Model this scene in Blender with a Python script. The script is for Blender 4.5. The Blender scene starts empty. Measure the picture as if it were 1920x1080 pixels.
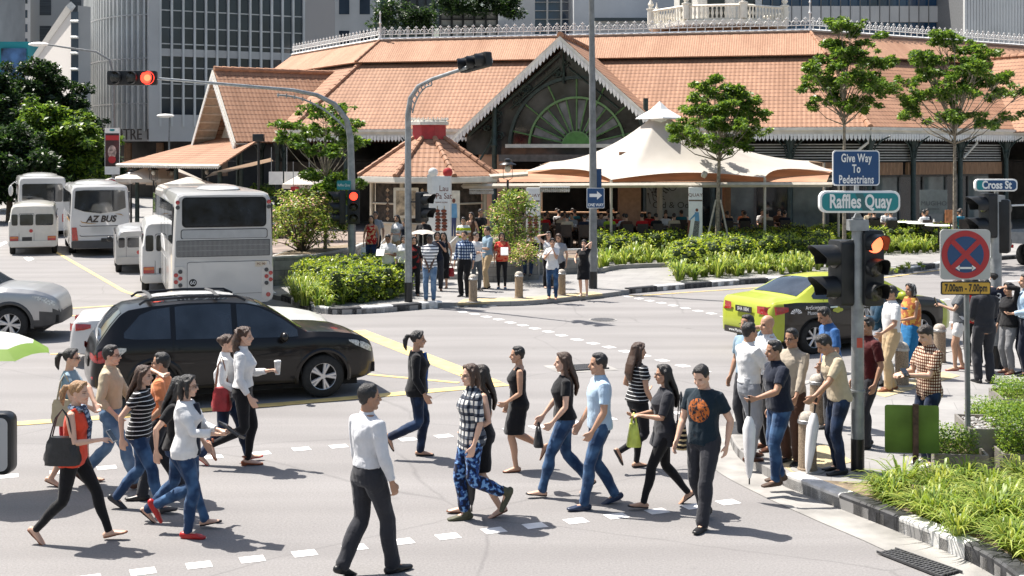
import bpy, bmesh, math, random
import numpy as np
from mathutils import Vector, Matrix, Euler, noise as mnoise
R = math.radians
sc = bpy.context.scene
col = sc.collection
random.seed(7)
rng = np.random.default_rng(7)
# -------- camera, light, exposure
F, HC, VH = 2400.0, 3.85, 292.0
cd = bpy.data.cameras.new('camera')
cam = bpy.data.objects.new('camera', cd); col.objects.link(cam)
cam.location = (0, 0, HC); cam.rotation_euler = (R(90), 0, 0)
cd.sensor_width = 36; cd.lens = 36 * F / 1920; cd.shift_y = -(540 - VH) / 1920
cd.clip_start = 0.1; cd.clip_end = 3000
sc.camera = cam
SUN_EL, SUN_AZ = R(62), R(58)
w = bpy.data.worlds.new('World'); sc.world = w; w.use_nodes = True
nt = w.node_tree; bg = nt.nodes['Background']
sky = nt.nodes.new('ShaderNodeTexSky'); sky.sky_type = 'NISHITA'; sky.sun_disc = False
sky.sun_elevation = SUN_EL; sky.sun_rotation = -SUN_AZ; sky.air_density = 1.4; sky.dust_density = 3.0
nt.links.new(sky.outputs[0], bg.inputs[0]); bg.inputs[1].default_value = 0.08
ld = bpy.data.lights.new('sun', 'SUN'); ld.energy = 5.0; ld.angle = R(0.5); ld.color = (1.0, 0.945, 0.87)
lo = bpy.data.objects.new('sun', ld); col.objects.link(lo)
sd = Vector((-math.sin(SUN_AZ) * math.cos(SUN_EL), math.cos(SUN_AZ) * math.cos(SUN_EL), math.sin(SUN_EL)))
lo.rotation_euler = sd.to_track_quat('Z', 'Y').to_euler(); lo.location = (0, 0, 60)
sc.view_settings.view_transform = 'Standard'; sc.view_settings.look = 'None'
sc.view_settings.gamma = 1; sc.view_settings.use_curve_mapping = False
sc.view_settings.exposure = 0.94
def G(u, v, z=0.0):
 y = F * (HC - z) / (v - VH)
 return Vector(((u - 960) * y / F, y, z))
def AT(u, v, y):
 return Vector(((u - 960) * y / F, y, HC - (v - VH) * y / F))
# -------- materials
MATS = {}
def srgb(c):
 if isinstance(c, str):
  c = c.lstrip('#'); c = tuple(int(c[i:i + 2], 16) / 255 for i in (0, 2, 4))
 return tuple((x / 12.92 if x <= .04045 else ((x + .055) / 1.055) ** 2.4) for x in c)
def nodes(name):
 m = bpy.data.materials.new(name); m.use_nodes = True
 return m, m.node_tree, m.node_tree.nodes['Principled BSDF']
def N(nt, typ, **kw):
 n = nt.nodes.new(typ)
 for k, v in kw.items():
  if k == 'op': n.operation = v
  elif k.startswith('i_'):
   key = k[2:]
   n.inputs[int(key) if key.isdigit() else key.replace('_', ' ')].default_value = v
  else: setattr(n, k, v)
 return n
def L(nt, a, b): nt.links.new(a, b)
def mix(nt, fac, a, b, blend='MIX'):
 n = nt.nodes.new('ShaderNodeMix'); n.data_type = 'RGBA'; n.blend_type = blend
 for i, x in ((0, fac), (6, a), (7, b)):
  if hasattr(x, 'links') or hasattr(x, 'is_linked'): L(nt, x, n.inputs[i])
  else: n.inputs[i].default_value = x if i == 0 else tuple(x) + ((1,) if len(x) == 3 else ())
 return n.outputs[2]
def mat(name, c, rough=.6, metal=0, var=.12, scale=6, bump=0, bscale=40, spec=.5, coat=0, emit=0, trans=0, detail=4, coord='Object', stretch=None):
 key = name
 if key in MATS: return MATS[key]
 if isinstance(c, str): c = srgb(c)
 m, nt, b = nodes(name)
 tc = N(nt, 'ShaderNodeTexCoord'); co = tc.outputs[coord]
 if stretch:
  mp = N(nt, 'ShaderNodeMapping'); mp.inputs['Scale'].default_value = stretch; L(nt, co, mp.inputs[0]); co = mp.outputs[0]
 if var:
  n = N(nt, 'ShaderNodeTexNoise'); n.inputs['Scale'].default_value = scale; n.inputs['Detail'].default_value = detail
  L(nt, co, n.inputs['Vector'])
  lo = tuple(x * (1 - var * 1.6) for x in c); hi = tuple(min(1, x * (1 + var * 1.2)) for x in c)
  rp = N(nt, 'ShaderNodeMapRange', i_1=.3, i_2=.7); L(nt, n.outputs[0], rp.inputs[0])
  o = mix(nt, rp.outputs[0], lo, hi); L(nt, o, b.inputs['Base Color'])
 else:
  b.inputs['Base Color'].default_value = (*c, 1)
 b.inputs['Roughness'].default_value = rough; b.inputs['Metallic'].default_value = metal
 b.inputs['Specular IOR Level'].default_value = spec; b.inputs['Coat Weight'].default_value = coat
 b.inputs['Coat Roughness'].default_value = .04
 if trans: b.inputs['Transmission Weight'].default_value = trans
 if emit: b.inputs['Emission Color'].default_value = (*c, 1); b.inputs['Emission Strength'].default_value = emit
 if bump:
  n2 = N(nt, 'ShaderNodeTexNoise'); n2.inputs['Scale'].default_value = bscale; n2.inputs['Detail'].default_value = 5
  L(nt, co, n2.inputs['Vector'])
  bp = N(nt, 'ShaderNodeBump'); bp.inputs['Strength'].default_value = bump; bp.inputs['Distance'].default_value = .02
  L(nt, n2.outputs[0], bp.inputs['Height']); L(nt, bp.outputs[0], b.inputs['Normal'])
 MATS[key] = m
 return m
# -------- mesh building
class MB:
 def __init__(s): s.v = []; s.f = []; s.m = []
 def add(s, vs, fs, mi=0, M=None):
  o = len(s.v)
  if M is not None: vs = [tuple(M @ Vector(p)) for p in vs]
  s.v.extend(tuple(p) for p in vs)
  for f in fs: s.f.append(tuple(i + o for i in f)); s.m.append(mi)
  return s
 def box(s, a, b, mi=0, M=None):
  (x0, y0, z0), (x1, y1, z1) = a, b
  x0, x1 = min(x0, x1), max(x0, x1); y0, y1 = min(y0, y1), max(y0, y1); z0, z1 = min(z0, z1), max(z0, z1)
  vs = [(x0, y0, z0), (x1, y0, z0), (x1, y1, z0), (x0, y1, z0), (x0, y0, z1), (x1, y0, z1), (x1, y1, z1), (x0, y1, z1)]
  return s.add(vs, [(0, 3, 2, 1), (4, 5, 6, 7), (0, 1, 5, 4), (1, 2, 6, 5), (2, 3, 7, 6), (3, 0, 4, 7)], mi, M)
 def prism(s, pts, z0, z1, mi=0, M=None):
  a = sum(pts[i][0] * pts[(i + 1) % len(pts)][1] - pts[(i + 1) % len(pts)][0] * pts[i][1] for i in range(len(pts)))
  if a < 0: pts = pts[::-1]
  n = len(pts)
  vs = [(x, y, z0) for x, y in pts] + [(x, y, z1) for x, y in pts]
  fs = [tuple(range(n))[::-1], tuple(range(n, 2 * n))] + [(i, (i + 1) % n, n + (i + 1) % n, n + i) for i in range(n)]
  return s.add(vs, fs, mi, M)
 def tube(s, pts, r, n=8, mi=0, flat=1.0, caps=True, M=None, up=None, rnd=False):
  P = [Vector(p) for p in pts]
  k = len(P)
  rs = list(r) if isinstance(r, (list, tuple)) else [r] * k
  rs = [(q if isinstance(q, tuple) else (q, q * flat)) for q in rs]
  if rnd:
   d0 = (P[0] - P[1]).normalized(); d1 = (P[-1] - P[-2]).normalized(); a = min(rs[0]); b2 = min(rs[-1])
   P = [P[0] + d0 * a * .85, P[0] + d0 * a * .5] + P + [P[-1] + d1 * b2 * .5, P[-1] + d1 * b2 * .85]
   rs = [tuple(q * .45 for q in rs[0]), tuple(q * .85 for q in rs[0])] + rs + [tuple(q * .85 for q in rs[-1]), tuple(q * .45 for q in rs[-1])]
   k = len(P)
  t = [(P[min(i + 1, k - 1)] - P[max(i - 1, 0)]).normalized() for i in range(k)]
  u = Vector(up) if up is not None else (Vector((0, 0, 1)) if abs(t[0].z) < .9 else Vector((0, 1, 0)))
  vs = []
  nn = (u - t[0] * u.dot(t[0]))
  if nn.length < 1e-5: nn = t[0].orthogonal()
  nn.normalize()
  for i in range(k):
   nn = nn - t[i] * nn.dot(t[i])
   if nn.length < 1e-6: nn = t[i].orthogonal()
   nn.normalize(); bb = t[i].cross(nn)
   for j in range(n):
    a = 2 * math.pi * j / n
    vs.append(P[i] + bb * (math.cos(a) * rs[i][0]) + nn * (math.sin(a) * rs[i][1]))
  fs = [(i * n + j, i * n + (j + 1) % n, (i + 1) * n + (j + 1) % n, (i + 1) * n + j) for i in range(k - 1) for j in range(n)]
  if caps: fs += [tuple(range(n))[::-1], tuple(range((k - 1) * n, k * n))]
  return s.add(vs, fs, mi, M)
 def lathe(s, prof, n=16, mi=0, M=None, c=(0, 0, 0)):
  vs = []; k = len(prof)
  for r_, z in prof:
   for j in range(n):
    a = 2 * math.pi * j / n; vs.append((c[0] + r_ * math.cos(a), c[1] + r_ * math.sin(a), c[2] + z))
  fs = [(i * n + j, i * n + (j + 1) % n, (i + 1) * n + (j + 1) % n, (i + 1) * n + j) for i in range(k - 1) for j in range(n)]
  fs += [tuple(range(n))[::-1], tuple(range((k - 1) * n, k * n))]
  return s.add(vs, fs, mi, M)
 def ell(s, c, r, n=12, m=8, mi=0, M=None):
  vs = [(c[0], c[1], c[2] - r[2])]
  for i in range(1, m):
   p = -math.pi / 2 + math.pi * i / m
   for j in range(n):
    a = 2 * math.pi * j / n
    vs.append((c[0] + r[0] * math.cos(p) * math.cos(a), c[1] + r[1] * math.cos(p) * math.sin(a), c[2] + r[2] * math.sin(p)))
  vs.append((c[0], c[1], c[2] + r[2]))
  fs = [(0, 1 + (j + 1) % n, 1 + j) for j in range(n)]
  for i in range(m - 2):
   a = 1 + i * n; b = a + n
   fs += [(a + j, a + (j + 1) % n, b + (j + 1) % n, b + j) for j in range(n)]
  a = 1 + (m - 2) * n
  fs += [(a + j, a + (j + 1) % n, len(vs) - 1) for j in range(n)]
  return s.add(vs, fs, mi, M)
 def grid(s, rows, mi=0, close=False, M=None):
  k = len(rows); n = len(rows[0])
  vs = [p for r_ in rows for p in r_]
  fs = [(i * n + j, i * n + (j + 1) % n, (i + 1) * n + (j + 1) % n, (i + 1) * n + j) for i in range(k - 1) for j in range(n if close else n - 1)]
  return s.add(vs, fs, mi, M)
 def poly(s, pts, mi=0, M=None):
  return s.add(pts, [tuple(range(len(pts)))], mi, M)
 def build(s, name, mats, parent=None, smooth=False, bevel=0, seg=2, angle=40, loc=None, rot=None):
  return mkobj(name, s.v, s.f, mats, parent, smooth, bevel, seg, angle, s.m, loc, rot)
TS = bpy.data.scenes.new('workbench')
def evalmesh(me, mods):
 o = bpy.data.objects.new('tmp', me); TS.collection.objects.link(o)
 ex = [kw['object'] for t, kw in mods if 'object' in kw]
 for e in ex: TS.collection.objects.link(e)
 for t, kw in mods:
  md = o.modifiers.new('m', t)
  for k, v in kw.items(): setattr(md, k, v)
 TS.view_layers[0].update(); dg = TS.view_layers[0].depsgraph
 out = bpy.data.meshes.new_from_object(o.evaluated_get(dg))
 bpy.data.objects.remove(o); bpy.data.meshes.remove(me)
 return out
def mkobj(name, v, f, mats, parent=None, smooth=False, bevel=0, seg=2, angle=40, mi=None, loc=None, rot=None):
 me = bpy.data.meshes.new(name); me.from_pydata([tuple(p) for p in v], [], f)
 if not isinstance(mats, (list, tuple)): mats = [mats]
 for m in mats: me.materials.append(m)
 if mi is not None and len(mats) > 1: me.polygons.foreach_set('material_index', mi)
 me.update()
 if bevel:
  me = evalmesh(me, [('BEVEL', dict(width=bevel, segments=seg, limit_method='ANGLE', angle_limit=R(angle)))])
  smooth = True
 if smooth:
  me.shade_smooth()
  if hasattr(me, 'set_sharp_from_angle'): me.set_sharp_from_angle(angle=R(angle))
 me.name = name
 o = bpy.data.objects.new(name, me); col.objects.link(o)
 if parent is not None: o.parent = parent
 if loc is not None: o.location = loc
 if rot is not None: o.rotation_euler = rot
 return o
def tag(o, label=None, cat=None, group=None, kind=None):
 if label: o['label'] = label
 if cat: o['category'] = cat
 if group: o['group'] = group
 if kind: o['kind'] = kind
 return o
def empty(name, loc, rz=0, label=None, cat=None, group=None):
 o = bpy.data.objects.new(name, None); col.objects.link(o); o.empty_display_size = .2
 o.location = loc; o.rotation_euler = (0, 0, rz)
 return tag(o, label, cat, group)
KIDS = {}
def copy_tree(o, parent=None):
 c = o.copy(); col.objects.link(c)
 if parent is not None: c.parent = parent
 for ch in list(o.children): copy_tree(ch, c)
 return c
def text(name, s, size, m, parent=None, loc=(0, 0, 0), rot=(R(90), 0, 0), sx=1.0, ext=.002, align='CENTER', bold=0, spacing=1.0):
 cu = bpy.data.curves.new(name, 'FONT'); cu.body = s; cu.size = size; cu.align_x = align; cu.align_y = 'CENTER'
 cu.extrude = ext; cu.offset = bold; cu.space_character = spacing; cu.resolution_u = 3; cu.space_line = .95
 t = bpy.data.objects.new('t', cu); TS.collection.objects.link(t)
 TS.view_layers[0].update(); dg = TS.view_layers[0].depsgraph
 me = bpy.data.meshes.new_from_object(t.evaluated_get(dg)); bpy.data.objects.remove(t)
 me.transform(Matrix.Diagonal((sx, 1, 1, 1))); me.materials.clear(); me.materials.append(m); me.name = name
 o = bpy.data.objects.new(name, me); col.objects.link(o); o.parent = parent; o.location = loc; o.rotation_euler = rot
 return o
def rrect(w, h, r, n=5, cx=0, cy=0):
 pts = []
 for qx, qy, a0 in ((1, 1, 0), (-1, 1, 90), (-1, -1, 180), (1, -1, 270)):
  for i in range(n + 1):
   a = R(a0 + 90 * i / n)
   pts.append((cx + qx * (w / 2 - r) + r * math.cos(a), cy + qy * (h / 2 - r) + r * math.sin(a)))
 return pts
XZ = Matrix(((1, 0, 0, 0), (0, 0, 1, 0), (0, 1, 0, 0), (0, 0, 0, 1)))
def plate(mb, pts, y0, y1, mi=0, M=None):
 T = XZ if M is None else M @ XZ
 vs0 = len(mb.f)
 mb.prism(pts, y0, y1, mi, T)
 for i in range(vs0, len(mb.f)): mb.f[i] = mb.f[i][::-1]
 return mb
def lerp(a, b, t): return a + (b - a) * t
def interp(x, tab):
 if x <= tab[0][0]: return tab[0][1]
 for (x0, y0), (x1, y1) in zip(tab, tab[1:]):
  if x <= x1: return lerp(y0, y1, (x - x0) / (x1 - x0) if x1 > x0 else 0)
 return tab[-1][1]
# -------- ground, roads, pavements
def asphalt():
 m, nt, b = nodes('asphalt'); tc = N(nt, 'ShaderNodeTexCoord'); co = tc.outputs['Object']
 a = N(nt, 'ShaderNodeTexNoise', i_Scale=.35, i_Detail=6.0); L(nt, co, a.inputs['Vector'])
 f = N(nt, 'ShaderNodeTexNoise', i_Scale=42.0, i_Detail=6.0, i_Roughness=.75); L(nt, co, f.inputs['Vector'])
 mp = N(nt, 'ShaderNodeMapping'); mp.inputs['Scale'].default_value = (.12, 1.6, 1); mp.inputs['Rotation'].default_value = (0, 0, R(-12)); L(nt, co, mp.inputs[0])
 st = N(nt, 'ShaderNodeTexNoise', i_Scale=1.0, i_Detail=4.0); L(nt, mp.outputs[0], st.inputs['Vector'])
 base = mix(nt, a.outputs[0], (.19, .182, .18), (.26, .25, .246))
 r2 = N(nt, 'ShaderNodeMapRange', i_1=.5, i_2=.95); L(nt, st.outputs[0], r2.inputs[0])
 base = mix(nt, r2.outputs[0], base, (.28, .27, .266))
 r1 = N(nt, 'ShaderNodeMapRange', i_1=.3, i_2=.7, i_3=.72, i_4=1.22); L(nt, f.outputs[0], r1.inputs[0])
 base = mix(nt, 1.0, base, r1.outputs[0], 'MULTIPLY')
 v = N(nt, 'ShaderNodeTexNoise', i_Scale=1.7, i_Detail=3.0); L(nt, co, v.inputs['Vector'])
 r3 = N(nt, 'ShaderNodeMapRange', i_1=.68, i_2=.78, i_4=.4); L(nt, v.outputs[0], r3.inputs[0]); base = mix(nt, r3.outputs[0], base, (.12, .115, .115))
 nz = N(nt, 'ShaderNodeTexNoise', i_Scale=.8, i_Detail=4.0); L(nt, co, nz.inputs['Vector']); wv = mix(nt, .25, co, nz.outputs['Color'], 'ADD')
 vo = N(nt, 'ShaderNodeTexVoronoi', i_Scale=.22); vo.feature = 'DISTANCE_TO_EDGE'; L(nt, wv, vo.inputs['Vector'])
 ck = N(nt, 'ShaderNodeMapRange', i_1=.0, i_2=.006, i_3=.55, i_4=0.0); L(nt, vo.outputs['Distance'], ck.inputs[0]); ck2 = N(nt, 'ShaderNodeMath', op='MULTIPLY'); L(nt, ck.outputs[0], ck2.inputs[0]); L(nt, v.outputs[0], ck2.inputs[1])
 base = mix(nt, ck2.outputs[0], base, (.07, .068, .07))
 wt = N(nt, 'ShaderNodeTexWave', i_Scale=.19, i_Distortion=1.5, i_Detail=2.0); wt.bands_direction = 'Y'; L(nt, co, wt.inputs['Vector']); r6 = N(nt, 'ShaderNodeMapRange', i_1=.6, i_2=1.0, i_4=.28); L(nt, wt.outputs[0], r6.inputs[0])
 base = mix(nt, r6.outputs[0], base, (.155, .148, .146))
 L(nt, base, b.inputs['Base Color']); b.inputs['Roughness'].default_value = .85; b.inputs['Specular IOR Level'].default_value = .3
 bp = N(nt, 'ShaderNodeBump'); bp.inputs['Strength'].default_value = .5; bp.inputs['Distance'].default_value = .012
 L(nt, f.outputs[0], bp.inputs['Height']); L(nt, bp.outputs[0], b.inputs['Normal'])
 return m
M_ASPH = asphalt()
def paving():
 m, nt, b = nodes('pavement slabs'); tc = N(nt, 'ShaderNodeTexCoord'); co = tc.outputs['Object']
 mp = N(nt, 'ShaderNodeMapping'); mp.inputs['Rotation'].default_value = (0, 0, R(14)); L(nt, co, mp.inputs[0])
 br = N(nt, 'ShaderNodeTexBrick', i_Scale=1.0); br.inputs['Brick Width'].default_value = .9; br.inputs['Row Height'].default_value = .6
 br.inputs['Mortar Size'].default_value = .006; br.inputs['Color1'].default_value = (.25, .243, .238, 1); br.inputs['Color2'].default_value = (.285, .278, .27, 1); br.inputs['Mortar'].default_value = (.19, .185, .18, 1)
 L(nt, mp.outputs[0], br.inputs['Vector'])
 n = N(nt, 'ShaderNodeTexNoise', i_Scale=1.3, i_Detail=8.0, i_Roughness=.7); L(nt, co, n.inputs['Vector'])
 r1 = N(nt, 'ShaderNodeMapRange', i_1=.3, i_2=.7, i_3=.78, i_4=1.12); L(nt, n.outputs[0], r1.inputs[0])
 L(nt, mix(nt, 1.0, br.outputs[0], r1.outputs[0], 'MULTIPLY'), b.inputs['Base Color']); b.inputs['Roughness'].default_value = .8
 return m
M_PAVE = paving()
M_CONC = mat('concrete', (.29, .28, .265), .85, var=.18, scale=2.5, bump=.25, bscale=60, detail=8)
M_KW = mat('kerb white paint', (.66, .65, .63), .7, var=.16, scale=9, bump=.2, detail=8)
M_KB = mat('kerb black paint', (.035, .036, .04), .65, var=.4, scale=9, bump=.2, detail=8)
M_WLINE = mat('white road paint', (.74, .73, .72), .7, var=.12, scale=7, detail=8)
M_YLINE = mat('yellow road paint', (.66, .49, .19), .7, var=.14, scale=4, detail=8)
M_SOIL = mat('soil', (.22, .17, .115), .95, var=.35, scale=5, bump=.6, bscale=40, detail=8)
M_TACT = mat('yellow tactile paving', (.46, .375, .22), .8, var=.15, scale=10, bump=.4, bscale=90)
g = MB(); g.poly([(-700, -60, 0), (700, -60, 0), (700, 1400, 0), (-700, 1400, 0)])
tag(g.build('road', M_ASPH), kind='structure')
def sheet(name, pts, z, m, depth=.3):
 mb = MB(); mb.prism([(p[0], p[1]) for p in pts], z - depth, z)
 return tag(mb.build(name, m), kind='structure')
def smoothline(pts, n=6):
 P = [Vector((p[0], p[1], 0)) for p in pts]; out = []
 for i in range(len(P) - 1):
  a, b_, c, d = P[max(0, i - 1)], P[i], P[i + 1], P[min(len(P) - 1, i + 2)]
  for j in range(n):
   t = j / n
   out.append(.5 * ((2 * b_) + (c - a) * t + (2 * a - 5 * b_ + 4 * c - d) * t * t + (3 * b_ - a - 3 * c + d) * t ** 3))
 out.append(P[-1]); return out
def resample(pts, step):
 out = [pts[0]]; acc = 0
 for a, b_ in zip(pts, pts[1:]):
  l = (b_ - a).length; d = step - acc
  while d <= l: out.append(a + (b_ - a) * (d / l)); d += step
  acc = (acc + l) % step
 return out
def ribbon(mb, pts, w0, w1, z0, z1, mi=0):
 n = len(pts); rows = []
 for i in range(n):
  t = (pts[min(i + 1, n - 1)] - pts[max(0, i - 1)]).normalized(); nl = Vector((-t.y, t.x, 0))
  p0 = pts[i] + nl * w0; p1 = pts[i] + nl * w1
  rows.append([(p0.x, p0.y, z0), (p0.x, p0.y, z1 - .02), (lerp(p0.x, p1.x, .12), lerp(p0.y, p1.y, .12), z1), (p1.x, p1.y, z1), (p1.x, p1.y, z0)])
 mb.grid(rows, mi=mi); k = len(mb.v)
 mb.f += [tuple(range(k - 5, k)), tuple(range(k - 5 * n, k - 5 * n + 5))[::-1]]; mb.m += [mi, mi]
def kerb(pts, seg, start=0, z=.13, flip=1, white=(0,), label=None, name='painted_kerb'):
 pts = resample(pts, .12); k = int(seg / .12); mb = MB(); i = 0; c = start
 while i < len(pts) - 1:
  ribbon(mb, pts[i:i + k + 1], 0, .19 * flip, -.05, z, c % 2); i += k; c += 1
 return tag(mb.build(name, [M_KW, M_KB]), kind='structure')
E = [G(1366, 905), G(1362, 840), G(1372, 795), G(1420, 752), G(1500, 728), G(1600, 707), G(1700, 690), G(1775, 668), G(1920, 640), G(2200, 600)]
edge_road = smoothline([G(2000, 1200), G(1860, 1078), G(1700, 1005), G(1580, 957), G(1475, 915)], 6)
CP = smoothline([G(1475, 915), G(1400, 872), G(1372, 838), G(1370, 800), G(1408, 757), G(1500, 730), G(1600, 708), G(1700, 690), G(1775, 667), G(1920, 640), G(2200, 600)], 6)
pv = [(p.x, p.y) for p in edge_road] + [(p.x, p.y) for p in CP[1:]] + [(30, CP[-1].y), (30, 5), (edge_road[0].x + 1, 5)]
ZP = .12
sheet('pavement', pv, ZP, M_PAVE)
kerb(edge_road[::-1], 1.0, 0, ZP + .05, flip=1)
kerb(CP[:8], 2.5, 0, .05, flip=-1, name='dropped_kerb').data.materials[1] = M_CONC
kerb(CP[8:], .95, 0, ZP + .01, flip=-1).data.materials[0] = M_CONC
bpy.data.objects[-1] if False else None
mb = MB(); al = smoothline([G(1365, 800), G(1362, 842), G(1395, 880), G(1475, 922), G(1580, 968), G(1700, 1018), G(1870, 1100), G(2000, 1220)], 6)
n_ = len(al); rows = []
for i, p in enumerate(al):
 t = (al[min(i + 1, n_ - 1)] - al[max(0, i - 1)]).normalized(); nl = Vector((t.y, -t.x, 0)); wd = .36
 q = p + nl * wd if False else p - nl * -wd
 rows.append([(p.x - nl.x * .3, p.y - nl.y * .3, .006), (p.x + nl.x * wd, p.y + nl.y * wd, .006)])
mb.grid(rows); tag(mb.build('gutter_apron', M_CONC), kind='structure')
def inset(pts, d):
 o = []
 for i, p in enumerate(pts):
  t = (pts[min(i + 1, len(pts) - 1)] - pts[max(0, i - 1)]).normalized(); o.append(p + Vector((-t.y, t.x, 0)) * d)
 return o
bed = [G(1610, 908, ZP)] + inset(edge_road[::-1], .195)[2:] + [G(2500, 1180, ZP), G(2250, 880, ZP), G(1760, 880, ZP)]
sheet('soil_bed', [(p.x, p.y) for p in bed], ZP + .02, M_SOIL, .05)
tp = [G(1395, 830, ZP), G(1500, 890, ZP), G(1590, 855, ZP), G(1470, 800, ZP)]
sheet('tactile_paving', [(p.x, p.y) for p in [G(1450, 862, ZP), G(1495, 893, ZP), G(1600, 866, ZP), G(1545, 833, ZP)]], ZP + .006, M_TACT, .05)
sheet('tactile_paving', [(p.x, p.y) for p in [G(1625, 735, ZP), G(1660, 745, ZP), G(1800, 705, ZP), G(1770, 697, ZP)]], ZP + .006, M_TACT, .05)
FK1 = smoothline([G(-60, 478), G(300, 535), G(505, 560), G(560, 576), G(612, 589), G(690, 588), G(770, 582), G(830, 577), G(905, 575), G(1000, 572), G(1100, 562), G(1150, 556), G(1180, 551)], 5)
FK2 = smoothline([G(1180, 551), G(1270, 543), G(1400, 533), G(1520, 527), G(1640, 518), G(1720, 508), G(1780, 498)], 5)
FK3 = smoothline([G(1780, 498), G(1850, 490), G(1960, 482), G(2300, 462)], 5)
fp = [(p.x, p.y) for p in FK1] + [(p.x, p.y) for p in FK2[1:]] + [(p.x, p.y) for p in FK3[1:]] + [(90, 140), (-90, 140)]
LK = [G(505, 560), G(470, 540), G(330, 505), G(235, 470), G(170, 440), G(80, 410), G(-20, 392)]
fp2 = [(p.x, p.y) for p in LK[::-1]] + [(p.x, p.y) for p in FK1[11:]] + [(p.x, p.y) for p in FK2[1:]] + [(p.x, p.y) for p in FK3[1:]] + [(120, 200), (LK[-1].x, 200)]
sheet('pavement', fp2, ZP, M_PAVE)
kerb(FK1[11:36], .95, 1, ZP + .05, flip=1)
kerb(FK1[36:60], 2.5, 0, .05, flip=1, name='dropped_kerb').data.materials[1] = M_CONC
kerb(FK2 , 1.1, 1, ZP + .04, flip=1)
kerb(FK3, 1.2, 0, ZP + .02, flip=1)
kerb(smoothline(LK, 4)[::-1], 3, 0, ZP + .02, flip=1).data.materials[1] = M_KW
sheet('tactile_paving', [(p.x, p.y) for p in [G(858, 568, ZP), G(1000, 563, ZP), G(1130, 551, ZP), G(1112, 547, ZP), G(990, 557, ZP), G(870, 561, ZP)]], ZP + .006, M_TACT, .05)
def paint(name, polys, m, z=.004):
 mb = MB()
 for p in polys: mb.poly([(q[0], q[1], z) for q in p])
 return tag(mb.build(name, m), kind='structure')
def dashes(ends, half=(.115, .095), dirs=None):
 P = [G(*e) for e in ends]; out = []
 for i, p in enumerate(P):
  t = (P[min(i + 1, len(P) - 1)] - P[max(0, i - 1)]).normalized(); nl = Vector((-t.y, t.x, 0))
  a = half[0]; c = half[1]
  out.append([p - t * a - nl * c, p + t * a - nl * c, p + t * a + nl * c, p - t * a + nl * c])
 return out
near = [(165, 1085), (268, 1072), (373, 1060), (473, 1049), (571, 1038), (665, 1027), (753, 1016), (840, 1006), (926, 995), (1003, 986), (1080, 977), (1156, 968), (1232, 959), (1300, 950), (1365, 942)]
farl = [(-60, 900), (15, 893), (112, 885), (200, 877), (260, 871), (400, 857), (490, 850), (565, 842), (635, 837), (700, 830), (765, 824), (832, 818), (900, 811), (960, 805), (1008, 800), (1075, 793), (1140, 786), (1205, 780), (1275, 774)]
paint('crossing_markings', dashes(near) + dashes(farl), M_WLINE)
far1 = [(868, 585), (890, 589), (912, 594), (935, 599), (957, 605), (980, 610), (1003, 616), (1028, 622), (1053, 629), (1082, 637), (1112, 644), (1142, 651), (1173, 659), (1207, 667), (1242, 676), (1280, 686), (1318, 696)]
far2 = [(1178, 556), (1198, 560), (1218, 564), (1240, 568), (1262, 573), (1285, 578), (1309, 583), (1334, 588), (1360, 594)]
paint('crossing_markings', dashes(far1, (.13, .1)) + dashes(far2, (.13, .1)), M_WLINE)
def strip(pix, wpx=None, w_=.15):
 P = [G(*e) for e in pix]; out = []
 for a, b_ in zip(P, P[1:]):
  t = (b_ - a).normalized(); nl = Vector((-t.y, t.x, 0)) * w_ / 2
  out.append([a - nl, b_ - nl, b_ + nl, a + nl])
 return out
paint('yellow_markings', strip([(668, 620), (920, 718)], w_=.42), M_YLINE)
paint('yellow_markings', strip([(-80, 803), (200, 783), (530, 758), (860, 729), (950, 721)], w_=.28), M_YLINE, .008)
paint('yellow_markings', strip([(560, 690), (860, 718)], w_=.12) + strip([(95, 664), (420, 660)], w_=.14), M_YLINE, .006)
paint('yellow_markings', strip([(100, 470), (232, 546), (262, 556)], w_=.14) + strip([(108, 580), (330, 566)], w_=.14) + strip([(130, 593), (330, 578)], w_=.14), M_YLINE, .007)
paint('yellow_markings', strip([(1180, 556), (1400, 541), (1620, 526), (1790, 503)], w_=.1) + strip([(1780, 690), (2050, 650)], w_=.1) + strip([(1785, 680), (2050, 640)], w_=.1), M_YLINE, .009)
paint('lane_markings', strip([(1725, 567), (1780, 561)], w_=.14) + strip([(1900, 552), (1990, 543)], w_=.14) + strip([(1750, 608), (1800, 603)], w_=.14) + strip([(1888, 528), (1990, 520)], w_=.14) + strip([(1700, 570), (1760, 565)], w_=.14), M_WLINE, .005)
paint('lane_markings', [[G(46, 486), G(58, 482), G(64, 486), G(54, 490)], [G(44, 483), G(52, 482), G(56, 484), G(48, 486)], [G(-30, 470), G(10, 452), G(14, 455), G(-20, 474)]], M_WLINE, .006)
M_IRON = mat('cast iron', (.10, .10, .105), .6, .6, var=.2, scale=20)
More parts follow.
